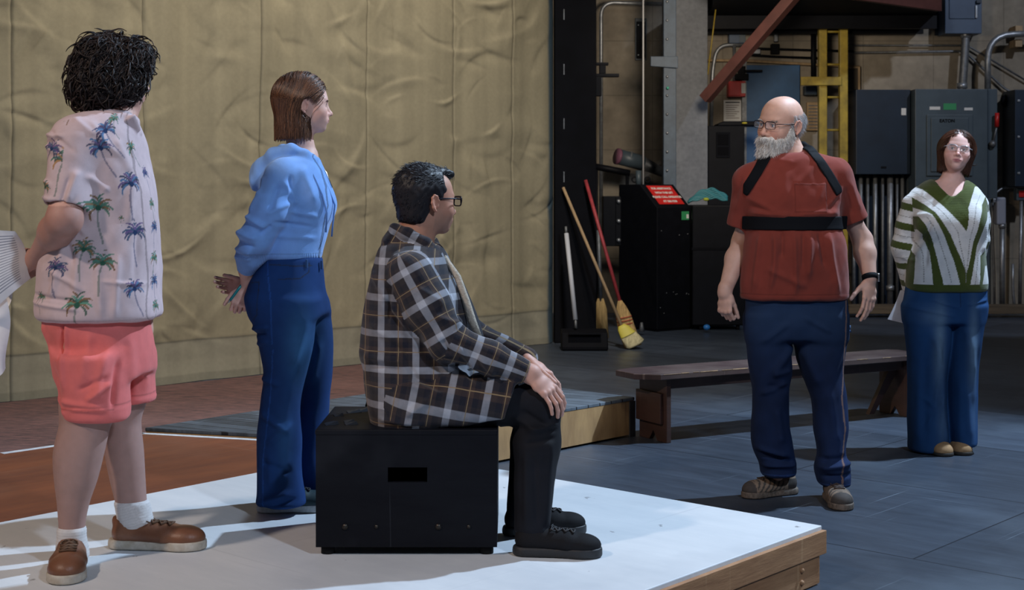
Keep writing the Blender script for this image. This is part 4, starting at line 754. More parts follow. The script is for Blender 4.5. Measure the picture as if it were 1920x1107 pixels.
def shoe(fig, foot, heading, L_=.29, w_=.052, upper=None, sole=None, ankle=.07, lace=None, toe=.030, sole_h=.022, name='shoe', toecap=None, heel_tab=False, vent=None, soleh2=None, tagm=None):
    """foot: heel-side ankle point on the ground (figure coords); heading: direction the toe points"""
    h = nv(heading) / np.linalg.norm(heading); hf = np.stack([np.cross(h, nv((0, 0, 1))), -h, nv((0, 0, 1))], 1).astype(np.float32); hf[:, 0] = -hf[:, 0]; hf[:, 0] = np.cross(hf[:, 1], hf[:, 2])
    o = nv(foot); v = Vol(); v.frame(hf, o); a = L_
    v.flat((0, -.00, sole_h + .02), (0, -a * .42, sole_h + .018), (w_ * .72, .036), (w_ * .95, .032), (1, 0, 0), .03); v.ell((0, -a * .60, sole_h + .010), (w_ * .95, a * .22, toe + .006), .03); v.flat((0, -.005, sole_h + .03), (0, -.012, ankle + .010), (w_ * .70, .040), (w_ * .66, .042), (1, 0, 0), .02)
    v.flat((0, -.045, ankle * .92), (0, -a * .47, sole_h + .030), (w_ * .52, .024), (w_ * .62, .018), (1, 0, 0), .02)
    v.ell((0, -.014, ankle + .030), (w_ * .60, .038, .034), .008, 's'); v.plane((0, 0, sole_h), (0, 0, -1), .003)
    if heel_tab: v.ell((0, .034, ankle + .012), (.014, .006, .014), .012)
    V, Q = v.surf(.0042); V = relax(V, Q, 1, .4); UP = V; a_len = L_; o1 = fig.put(name, V, Q, upper[0] if isinstance(upper, tuple) else upper, None, upper[1]((V - o) @ hf) if isinstance(upper, tuple) else None)
    v = Vol(); v.frame(hf, o); v.flat((0, .004, sole_h * .5), (0, -a * .35, sole_h * .5), (w_ * .82, w_ * .82), (w_ * .80, w_ * .80), (1, 0, 0), .03); v.ell((0, -a * .60, sole_h * .5), (w_ * .99, a * .232, .2), .03); v.plane((0, 0, .002), (0, 0, -1), .003); v.plane((0, 0, sole_h + .004), (0, 0, 1), .005)
    V, Q = v.surf(.004); fig.put('sole', V, Q, sole, o1)
    if lace:
        q = (UP - o) @ hf; b = MB()
        def at(x, y, up=.0018):
            m = (abs(q[:, 0] - x) < .006) & (abs(q[:, 1] - y) < .006); z = q[m, 2].max() if m.any() else sole_h; return o + hf @ nv((x, y, z + up))
        for i in range(4):
            y = -.078 - i * a_len * .085
            xs = w_ * .42
            b.tube([at(-xs, y), at(-xs * .5, y - .002), at(0, y - .003, .003), at(xs * .5, y - .002), at(xs, y)], .0030, 6)
            if i < 3: b.tube([at(-xs, y), at(0, y - a_len * .04, .0035), at(xs, y - a_len * .085)], .0028, 6); b.tube([at(xs, y), at(0, y - a_len * .04, .0045), at(-xs, y - a_len * .085)], .0028, 6)
        for sx in (-1, 1): b.tube([at(0, -.076, .004), at(sx * .012, -.084, .010), at(sx * .024, -.080, .006), at(sx * .026, -.096, .004)], .0024, 6)
        b.v = [tuple(nv(p) + nv(fig.o)) for p in b.v]; b.build('shoelace', lace, o1)
    return o1, hf, o
M_LASH = mat('eyelash', (.03, .02, .018), .7)
M_EYEW = vmat('eye_white_and_iris', .15, 0, 0, 10)
M_SKIN = vmat('skin', .56, 0, .10, 500, sss=.12)
# ---------------------------------------------------------------- shared by the figures
def only(v, test):                                           # limit the last shape to part of space
    fn = v.p[-1][0]; v.p[-1] = (lambda P: np.where(test(P), fn(P), 9.),) + v.p[-1][1:]
def around(p, r): return tuple((p[i] - r, p[i] + r) for i in range(3))
def ortho(x, y, z):                                          # nearest right- or left-handed frame to three rough axes
    A = np.stack([nv(x), nv(y), nv(z)], 1); U, _, Vt = np.linalg.svd(A); return (U @ Vt).astype(np.float32)
def hair_path(phi, r, zend, lift=.0, part=0., n=16, c=(0, .016, .030), rad=(.078, .099, .092), inward=.0, start=.10):
    """a strand combed from the parting over the skull and hanging to zend (head frame)"""
    ca, sa = math.cos(phi), math.sin(phi); th = np.linspace(start, math.pi / 2, n // 2); st, ct = np.sin(th), np.cos(th)
    x = c[0] + part * (1 - st) + (rad[0] + r) * ca * st; y = c[1] + (rad[1] + r) * sa * st - .02 * (1 - st); z = c[2] + (rad[2] + r) * ct
    m = n - n // 2; t = np.linspace(0, 1, m + 1)[1:]; zb = c[2] + (zend - c[2]) * t; k = 1 + lift * np.sin(t * 1.6) - inward * t ** 2
    return np.stack([np.r_[x, x[-1] * k], np.r_[y, c[1] + (y[-1] - c[1]) * k], np.r_[z, zb]], 1)
def cloth(vol, h, folds_=(), noise=(.0035, 22, .0016, 55), it=1, z=None, lam=.4, seed=1):
    V, Q = vol.surf(h); V = relax(V, Q, it, lam); N = normals(V, Q)
    V = V + N * (noise[0] * wnoise(V, noise[1], seed) + noise[2] * wnoise(V, noise[3], seed + 1))[:, None]
    return folds(V, N, folds_), Q, N
def FFs(f, *a): return f.fold([(x0, y0, x1, y1, w / f.s, h, *r) for x0, y0, x1, y1, w, h, *r in a])
M_DEN = vmat('dark_denim', .85, 0, .5, 900, spec=.2); M_TEE = vmat('rust_cotton_jersey', .9, .15, .3, 700, spec=.15)
M_STRAP = mat('black_webbing', (.004, .0045, .0065), .75, bump=.3, bscale=900); M_METAL = mat('brushed_steel', (.6, .6, .6), .3, 1)
M_GLASSF = mat('dark_plastic_frame', (.012, .010, .016), .3); M_LENS = mat('spectacle_lens', (.9, .93, 1), .05, alpha=.14, spec=.8)
M_HAIRW = vmat('white_hair', .6, 0, .1, 300, spec=.3)
def glasses(fig, hf, o, s, name='glasses', m=None, lens=None, w=.026, h=.0155, y=-.103, gap=.008, z=-.002, r=.0013, tr=.0018, top_only=False, square=4, ear=.078):
    b = MB(); P = lambda x, yy, zz: hf @ nv((x, yy, zz)) * s + nv(o) + nv(fig.o); bl = MB()
    for sx in (-1, 1):
        cx = sx * (gap / 2 + w); pts = []; n = 28
        for i in range(n + 1):
            a = 2 * math.pi * i / n; ca, sa = math.cos(a), math.sin(a); e = 2 / square; X = w * math.copysign(abs(ca) ** e, ca); Z = h * math.copysign(abs(sa) ** e, sa); pts.append(P(cx + X, y + .10 * max(0, abs(cx + X) - .02) ** 1.2 * 1.2, z + Z))
        b.tube(pts, [r * (1.5 if (not top_only) and (pts[i][2] > pts[0][2]) else 1) for i in range(len(pts))], 6, False)
        c = P(cx, y + .003, z); bl.add([tuple(c)] + [tuple(p) for p in pts[:-1]], [(0, 1 + i, 1 + (i + 1) % n) for i in range(n)], True)
        b.tube([P(sx * (gap / 2 + 2 * w), y + .008, z + h * .45), P(sx * (ear - .002), y + .035, z + h * .5), P(sx * ear, 0, z + h * .35), P(sx * ear, .018, z + .001), P(sx * (ear - .002), .028, z - .018)], tr, 6)
    b.tube([P(-gap / 2 - .001, y + .001, z + h * .3), P(0, y - .003, z + h * .55), P(gap / 2 + .001, y + .001, z + h * .3)], r * 1.3, 6)
    o1 = b.build(name, m or M_GLASSF, fig.root); bl.build('lens', lens or M_LENS, o1, fix=False); return o1

def sleeve(sh, pts, rs, cut, d, ci, co, k=.04, tg='l', kk=.03):      # hollow-ended sleeve: only the sleeve itself is cut at the hem
    s_ = Vol(); s_.chain(pts, rs, kk); s_.plane(cut, d); d = d / np.linalg.norm(d); s_.cone(cut - d * .05, cut + d * .06, ci, co, .005, 's'); sh.sub(s_, k, tg)
def comb(H, P, steps, ds, dirfn, off=.003, gravity=None):
    """hair drawn along the surface of a volume, all strands marched together"""
    out = [P]; 
    for i in range(steps):
        n = H.grad(P); d = dirfn(P, i / steps); t = d - n * (d * n).sum(1, keepdims=True) * .92; t /= np.linalg.norm(t, axis=1, keepdims=True) + 1e-9
        P = P + t * ds; e = H.ev(P); n = H.grad(P); o_ = off * (1 - .0 * i); P = P - n * np.clip(e - o_, -.02, .004)[:, None]; out.append(P)
    return np.stack(out, 1)
# ================================================================= curly-haired person in palm shirt
M_PRINT = vmat('printed_cotton', .85, 0, .3, 600, spec=.2); M_CORAL = vmat('coral_cotton', .9, .1, .3, 600, spec=.15)
M_HAIRD = vmat('dark_hair', .48, 0, .1, 300, spec=.26); M_SOCK = vmat('ribbed_sock', .95, .2, .6, 900)
def person_a():
    D = 4.62; f = Fig('person with curly dark hair, palm-tree shirt and pink shorts, hands behind back holding pages', (190 - 960) / F * D, D, .2, 190); L = f.L; nr = -.15
    hf = axes((.84, .54, -.03)); ho = L(213, 143, .0); S = 1.0
    sh = Vol()
    sh.stack(f.rows([(206, 168, 250, -.07, .07), (214, 148, 252, -.12, .12), (228, 120, 254, -.17, .17), (250, 106, 262, -.20, .20), (300, 103, 273, -.205, .21), (350, 104, 286, -.20, .20), (400, 102, 292, -.20, .20), (450, 93, 295, -.205, .20), (500, 79, 297, -.21, .21), (560, 74, 298, -.215, .215), (590, 76, 299, -.215, .215), (597, 80, 298, -.212, .21)]), .03, tg='t', n=2.3)
    sP, hP = L(138, 268, -.17), L(124, 388, -.225); sF, hF = L(165, 262, .17), L(150, 380, .24)
    dP = hP - sP; dF = hF - sF
    sleeve(sh, [sP, hP + dP * .25], [.068, .069], hP, dP + nv((-.02, 0, 0)), .054, .062, .045); sleeve(sh, [sF, hF + dF * .25], [.066, .064], hF, dF, .052, .058, .045)
    sh.chain([L(172, 204, -.06), L(205, 212, -.085), L(238, 222, -.06), L(252, 228, .0), L(238, 220, .06), L(205, 206, .08), L(172, 200, .05), L(160, 198, 0), L(172, 204, -.06)], [.012] * 9, .014)
    sh.flat(L(243, 222, -.075), L(256, 246, -.04), (.022, .006), (.016, .005), (.6, .6, 0), .008); sh.flat(L(251, 222, .0), L(262, 250, .0), (.014, .006), (.012, .005), (.2, 1, 0), .008)
    V, Q, N = cloth(sh, .0033, FFs(f, (170, 300, 110, 270, 6, .008), (185, 290, 130, 250, 5, -.006), (190, 320, 175, 380, 7, .010), (180, 330, 165, 395, 4, -.009), (200, 330, 235, 360, 6, .007), (165, 400, 200, 440, 6, .009), (150, 420, 175, 490, 5, -.008), (160, 440, 130, 560, 7, .009), (185, 450, 175, 580, 8, .008), (215, 480, 225, 590, 7, .008), (250, 470, 245, 590, 6, .007), (270, 320, 265, 420, 6, .008), (240, 260, 268, 330, 6, .008), (80, 545, 200, 560, 4, -.006), (78, 560, 190, 572, 4, .007), (105, 255, 165, 262, 4, .008), (100, 275, 150, 268, 4, -.006), (100, 330, 150, 350, 5, .006), (98, 365, 155, 375, 4, .007), (200, 230, 250, 300, 5, .006), (170, 225, 215, 260, 5, .006), (220, 520, 290, 530, 4, .005), (125, 500, 200, 540, 5, .007), (280, 420, 275, 520, 5, -.006)), (.004, 20, .002, 48), 1)
    c = np.tile(nv((.60, .47, .49)), (len(V), 1)); c *= (1 + .05 * wnoise(V, 12, 3))[:, None]
    BL, GR = ((.020, .045, .13), (.035, .12, .24), (.075, .045, .14)), ((.035, .12, .08), (.26, .14, .05), (.05, .20, .14))
    near = N[:, 1] < .15
    pal = [(195, 245, 19, 0, .5), (237, 345, 22, 0, 0), (242, 438, 21, 0, .05), (110, 503, 18, 0, -.05), (237, 545, 18, 0, .3), (279, 325, 14, 0, 0), (290, 430, 13, 0, 0), (289, 535, 14, 0, 0), (131, 302, 22, 1, -.3), (184, 390, 22, 1, .1), (158, 468, 19, 1, -.1), (191, 494, 20, 1, -.1), (274, 490, 15, 1, -.2), (148, 572, 22, 1, .0), (272, 583, 13, 1, 0), (243, 277, 14, 1, .6), (216, 222, 13, 1, .3), (278, 385, 13, 1, 0), (104, 280, 17, 0, -.6), (187, 278, 19, 0, .35), (157, 375, 17, 0, .2), (94, 352, 12, 1, 0), (140, 214, 17, 1, .4), (78, 560, 10, 1, 0), (222, 410, 5, 1, 0)]
    rng = np.random.RandomState(8); far = [(rng.uniform(80, 295), rng.uniform(220, 580), rng.uniform(14, 22), int(rng.rand() < .5), rng.uniform(-.3, .3)) for _ in range(26)]
    TX = np.interp(V[:, 2], [L(0, y)[2] for y in (590, 450, 350, 250, 210)], [L(x, 0)[0] for x in (187, 194, 196, 184, 200)]); RX = .185
    slv = (V[:, 1] < -.19) & (V[:, 0] < L(165, 0)[0]) & (V[:, 2] > L(0, 398)[2])
    ARC = np.where(slv, V[:, 0] - TX, -RX * (np.arctan2(-V[:, 1] / .2, (V[:, 0] - TX) / RX) - math.pi / 2))
    for lst, side in ((pal, near), (far, ~near)):
        for (cx, cy, r, kind, tilt) in lst:
            p = L(cx, cy, -.2 if lst is pal else .2); tx = float(np.interp(p[2], [L(0, y)[2] for y in (590, 450, 350, 250, 210)], [L(x, 0)[0] for x in (187, 194, 196, 184, 200)])); onsl = cx < 165 and cy < 398 and lst is pal
            u0 = p[0] - tx if onsl else -RX * (math.acos(max(-.98, min(.98, (p[0] - tx) / RX))) - math.pi / 2); rr = r / f.s * 1.15; C = (BL, GR)[kind]; X = ARC - u0; Z = V[:, 2] - p[2]; X, Z = X * math.cos(tilt) + Z * math.sin(tilt), -X * math.sin(tilt) + Z * math.cos(tilt)
            m0 = side & (abs(X) < rr * 1.3) & (Z < rr * 1.3) & (Z > -rr * 3.6) & (slv if onsl else ~slv); x, z = X[m0], Z[m0]; cc = c[m0]; rad = np.hypot(x, z); th = np.arctan2(z, x) + np.where(x > 0, 1, -1) * (rad / rr) ** 1.5 * .75
            tr = (abs(x - .12 * rr * np.sin(z / rr * 1.6)) < rr * .065) & (z < 0) & (z > -rr * 2.6); cc[tr] = cc[tr] * .4 + nv(C[0]) * .6
            for k in range(11):
                a = -.15 + k * (math.pi + .3) / 10 + .07 * math.sin(k * 5.1 + cx); t_ = rad / rr; w = (.20 * np.clip(1.25 - t_, 0, 1)) + .02; ang = np.abs((th - a + math.pi) % (2 * math.pi) - math.pi); fr = (ang < w) & (rad < rr * (.90 + .16 * math.sin(k * 3.3 + cy)))
                col = nv(C[k % 3]) * (1 + .45 * math.sin(k * 2.1 + cx)); cc[fr] = cc[fr] * .10 + col * .90
            core = (rad < rr * .2); cc[core] = nv(C[0]) * .8
            c[m0] = cc
    sl = L(186, 0)[0] ; hz_ = L(0, 592)[2]; c[abs(V[:, 2] - hz_) < .0016] *= .8
    pk = np.interp(V[:, 2], [L(0, y)[2] for y in (590, 450, 360, 300, 230)], [L(x, 0)[0] for x in (291, 288, 280, 266, 250)]); c[near & (abs(V[:, 0] - pk) < .0016)] *= .6
    shirt = f.put('palm_shirt', V, Q, M_PRINT, tint=c)
    # ---- body
    v = Vol(); head_vol(v, hf, ho, S, 1.0, 1.02, full=.004); v.frame(); v.flat(ho + hf @ nv((0, .03, -.06)), L(210, 226, 0), (.056, .058), (.066, .068), (0, 1, 0), .03)
    v.stack(f.rows([(222, 165, 245, -.08, .08), (270, 130, 255, -.16, .16), (420, 120, 280, -.16, .16), (590, 110, 285, -.17, .17)]), .05)
    eP, wP = L(121, 412, -.245), L(70, 484, -.06); v.chain([sP, eP, lerp(eP, wP, .3), wP], [.048, .050, .050, .031], .03); eF, wF = L(138, 410, .24), L(72, 496, .03); v.chain([sF, eF, wF], [.05, .05, .03], .03)
    dv = wP - eP; dv /= np.linalg.norm(dv)
    hP_ = ortho((-.25, .0, .95), (-.30, -.92, -.1), (.93, -.30, .30)); hand_vol(v, hP_, wP + nv((-.008, 0, -.004)), 1.0, curl=(.7, .8, .9, 1.0), spread=.03, thumb=(.35, .2, .1), tc=.3)
    hF_ = ortho((.1, .2, -.95), (-.35, .9, .0), (.9, .3, .1)); hand_vol(v, hF_, wF + nv((-.005, 0, -.0)), .98, curl=(.8, .9, 1.0, 1.1), spread=.02, thumb=(.4, .3, .1), tc=.2); v.frame()
    v.stack(f.rows([(740, 125, 226, -.09, .07), (790, 116, 210, -.085, .06), (850, 104, 197, -.085, .05), (900, 106, 184, -.075, .045), (940, 110, 170, -.06, .035), (975, 112, 162, -.05, .03), (1035, 114, 160, -.045, .03)], -.12), .03, n=2.1)
    v.stack(f.rows([(730, 190, 268, -.07, .08), (786, 195, 263, -.065, .07), (850, 197, 268, -.06, .07), (900, 206, 271, -.05, .06), (942, 217, 275, -.045, .045), (975, 224, 280, -.04, .04), (1000, 226, 284, -.04, .04)], .1), .03, n=2.1)
    v.chain([L(150, 620, -.08), L(165, 750, -.10)], [.09, .08], .05); v.chain([L(235, 620, .06), L(230, 740, .09)], [.09, .07], .05)
    V, Q = v.surf(.0055, fine=[around(ho, .14), around(wP - nv((.09, 0, 0)), .10)], hf=.0032); V = relax(V, Q, 1, .25)
    c = skin_tint(V, (.60, .34, .27), hf, ho, S, (.45, .18, .17), .4); arm_ = (V[:, 2] < L(0, 385)[2]) & (V[:, 2] > L(0, 560)[2]); c = mixc(c, nv((.42, .225, .185)), arm_ * .9); leg = V[:, 2] < L(0, 700)[2]; c = mixc(c, nv((.36, .225, .20)), leg * .9); sh_ = np.exp(-((V[:, 2] - L(0, 845)[2]) / .12) ** 2) * leg; c *= (1 - .0 * sh_)[:, None]
    f.put('body', V, Q, M_SKIN, tint=c)
    eyes(f, hf, ho, S, (.06, .035, .02))
    # ---- shorts
    v = Vol(); v.stack(f.rows([(570, 84, 284, -.19, .19), (600, 87, 279, -.19, .19), (640, 102, 282, -.185, .19), (670, 112, 284, -.18, .19), (700, 116, 284, -.175, .19)]), .03)
    v.stack(f.rows([(660, 110, 236, -.15, .10), (700, 117, 245, -.145, .09), (740, 123, 246, -.14, .08), (784, 127, 246, -.135, .075)], -.09), .035); v.stack(f.rows([(660, 200, 284, -.10, .11), (700, 205, 285, -.10, .11), (755, 212, 289, -.095, .11)], .09), .03)
    v.stack(f.rows([(745, 137, 232, -.11, .06), (800, 140, 232, -.11, .06)], -.09), .006, 's'); v.stack(f.rows([(730, 222, 279, -.08, .09), (780, 222, 279, -.08, .09)], .09), .006, 's')
    V, Q, N = cloth(v, .0045, FFs(f, (152, 590, 150, 660, 3, -.012), (156, 590, 158, 720, 5, .010), (125, 650, 130, 760, 6, .010), (140, 680, 150, 770, 5, -.006), (235, 640, 215, 740, 8, .010), (245, 700, 200, 735, 6, .012), (240, 690, 185, 715, 5, -.007), (250, 660, 244, 750, 4, -.014), (262, 620, 270, 740, 6, .008), (140, 735, 230, 745, 5, .008), (200, 610, 195, 700, 8, .006), (100, 600, 125, 660, 6, .008), (130, 725, 160, 765, 4, .007), (170, 750, 235, 752, 3, .006)), (.004, 16, .0015, 45), 2)
    c = np.tile(nv((.72, .17, .16)), (len(V), 1)) * (1 + .05 * wnoise(V, 8, 3))[:, None]; ns = V[:, 1] < .03; z = V[:, 2]
    h1 = L(0, 768, -.2)[2]; c[(V[:, 0] < L(246, 0)[0]) & (abs(z - h1) < .0022) & (V[:, 1] < .02)] *= .7; c[(V[:, 0] > L(246, 0)[0]) & (abs(z - L(0, 742, 0)[2]) < .0022)] *= .7; V = V + N * (.0015 * (z < h1))[:, None]
    f.put('shorts', V, Q, M_CORAL, tint=c)
    # ---- socks and shoes
    for rows, dy, nm in (([(984, 109, 164, -.053, .034), (1004, 109, 163, -.053, .034), (1030, 106, 166, -.055, .05), (1050, 106, 168, -.055, .05)], -.12, 'a'), ([(936, 213, 279, -.050, .050), (960, 218, 284, -.050, .050), (980, 222, 287, -.049, .050), (1000, 232, 278, -.036, .036)], .1, 'b')):
        v = Vol(); v.stack(f.rows(rows, dy), .02, n=2.1, tilt=(0, 0)); V, Q = v.surf(.004); c = np.tile(nv((.74, .72, .72)), (len(V), 1)); c *= (1 - .10 * (np.sin(V[:, 2] * (900 if nm == 'b' else 700) + V[:, 0] * (200 if nm == 'b' else 0)) > .3))[:, None]; N = normals(V, Q); V = V + N * (.0008 * np.sin(V[:, 2] * 900))[:, None]; f.put('sock', V, Q, M_SOCK, tint=c)
    ML = mat('brown_leather', (.22, .095, .050), .42, noise=.35, nscale=10, bump=.2, bscale=300, col2=(.15, .06, .032)); MS = mat('cream_rubber_sole', (.55, .52, .46), .7, noise=.35, nscale=30, col2=(.38, .33, .26)); MC = mat('brown_cord_lace', (.10, .05, .025), .8)
    a = L(134, 1050, -.13); shoe(f, (a[0] - .004, -.115, 0), (.22, -.97, 0), .31, .060, ML, MS, ankle=.075, lace=MC, toe=.036, sole_h=.026)
    a = L(232, 1015, .1); shoe(f, (a[0] + .002, .10, 0), (.995, -.09, 0), .335, .060, ML, MS, ankle=.078, lace=MC, toe=.034, sole_h=.028, heel_tab=True)
    # ---- thick curly hair
    H = Vol(); H.frame(hf, ho, S); H.ell((0, .022, .032), (.092, .108, .102), .02); H.ell((0, .062, -.045), (.088, .072, .070), .04); H.ell((.05, .02, -.02), (.05, .06, .07), .03); H.ell((-.052, .015, -.025), (.05, .06, .065), .03); H.ell((0, -.07, .075), (.07, .045, .04), .03)
    H.ell((0, -.118, -.055), (.052, .080, .080), .02, 's')
    for x in (-1, 1): H.ell((x * .062, -.060, .040), (.032, .045, .055), .03); H.ell((x * .070, -.035, -.035), (.026, .035, .045), .03)
    V, Q = H.surf(.004); N = normals(V, Q); V = V + N * (.006 * wnoise(V, 75, 3) + .003 * wnoise(V, 150, 4))[:, None]
    c = np.tile(nv((.018, .013, .013)), (len(V), 1)); hb = f.put('curly_hair', V, Q, M_HAIRD, tint=c); st = Strands(); I = rng.choice(len(V), 2600)
    jit = rng.normal(0, .45, (len(I), 3)); S0 = comb(H, V[I], 11, .0062, lambda P, t: nv((0, 0, -1)) + hf @ nv((0, .15, 0)) + jit * (1 - t * .5), .003)
    for j in range(len(I)):
        P = S0[j]; T = np.gradient(P, axis=0); n = N[I[j]]; b = np.cross(T, n); b /= np.linalg.norm(b, axis=1, keepdims=True) + 1e-9; t = np.linspace(0, 1, 12); ph = rng.uniform(0, 6.28); tw = rng.uniform(.7, 1.5) * 6.28; am = rng.uniform(.003, .008)
        P = P + b * (am * np.sin(ph + t * tw))[:, None] + n * (.001 + am * .6 * (np.cos(ph + t * tw) + 1) * (.4 + t))[:, None]; st.add(P[: rng.randint(7, 13)], rng.uniform(.0013, .0030), nv((.022, .015, .014)) * rng.uniform(.45, 1.7), 5, .3)
    I = rng.choice(len(V), 380); jit = rng.normal(0, .5, (len(I), 3)); S0 = comb(H, V[I], 11, .0064, lambda P, t: nv((0, 0, -1)) + jit, .010)
    for j in range(len(I)):                                  # looser ringlets standing off the head
        P = S0[j]; T = np.gradient(P, axis=0); n = N[I[j]]; b = np.cross(T, n); b /= np.linalg.norm(b, axis=1, keepdims=True) + 1e-9; t = np.linspace(0, 1, 12); ph = rng.uniform(0, 6.28); tw = rng.uniform(.5, 1.0) * 6.28; am = rng.uniform(.004, .007)
        P = P + b * (am * np.sin(ph + t * tw))[:, None] + n * (am * (np.cos(ph + t * tw) + .8) + .010 * t)[:, None]; st.add(P[: rng.randint(8, 13)], rng.uniform(.0016, .0036), nv((.022, .015, .014)) * rng.uniform(.45, 1.6), 5, .3)
    a, b_, c_ = st.out(); f.put('curls', a, b_, M_HAIRD, hb, c_)
    # ---- pages held behind the back
    o = nv(f.o); M_PAPER = vmat('printed_paper', .7, 0, .05, 200)
    def page(name, label, A, B_, C_, D_, bow, lines=True, rows_=60, group=None, yoff=0):
        nu, nvv = 50, rows_; u, w = np.meshgrid(np.linspace(0, 1, nu), np.linspace(0, 1, nvv), indexing='ij'); A, B_, C_, D_ = map(nv, (A, B_, C_, D_))
        P = (A * ((1 - u) * (1 - w))[..., None] + B_ * (u * (1 - w))[..., None] + C_ * (u * w)[..., None] + D_ * ((1 - u) * w)[..., None]); P = P + nv(bow) * (np.sin(u * math.pi * .9) * w)[..., None] + nv((.006, .012, 0)) * np.sin(w * 5 + u * 2)[..., None]
        P = P.reshape(-1, 3); i = (np.arange(nu - 1)[:, None] * nvv + np.arange(nvv - 1)).ravel(); Qp = np.stack([i, i + nvv, i + nvv + 1, i + 1], 1); c = np.tile(nv((.78, .79, .82)), (len(P), 1)); uu, ww = u.ravel(), w.ravel()
        if lines: c[(np.sin(ww * 2 * math.pi * 24) > .45) & (uu > .14) & (uu < .86 - .25 * (np.sin(np.floor(ww * 24) * 7.7) > .5)) & (ww > .08) & (ww < .92)] = (.30, .32, .38)
        n0 = len(P); ob = mesh_np(name, np.vstack([P, P + nv((0, .0012, 0))]) + o, np.vstack([Qp, Qp[:, ::-1] + n0]), M_PAPER, None, True, np.vstack([c, c])); tag(ob, label, 'paper', group); return ob
    page('script_page', 'printed page held out behind the back of the person in the palm shirt', L(28, 434, -.10), L(-52, 430, -.16), L(-30, 600, -.08), L(63, 522, -.045), (0, -.03, .0), rows_=240)
    page('script_page', 'folded white pages hanging below the held page at the left photo edge', L(12, 560, -.04), L(-60, 590, -.10), L(-50, 720, -.08), L(16, 690, -.06), (.035, -.02, 0), lines=False)
    page('script_page', 'curled back sheet between the printed page and the hanging pages', L(22, 540, -.02), L(-40, 560, .0), L(-20, 640, .0), L(2, 612, -.02), (0, .02, 0), lines=False)
person_a()
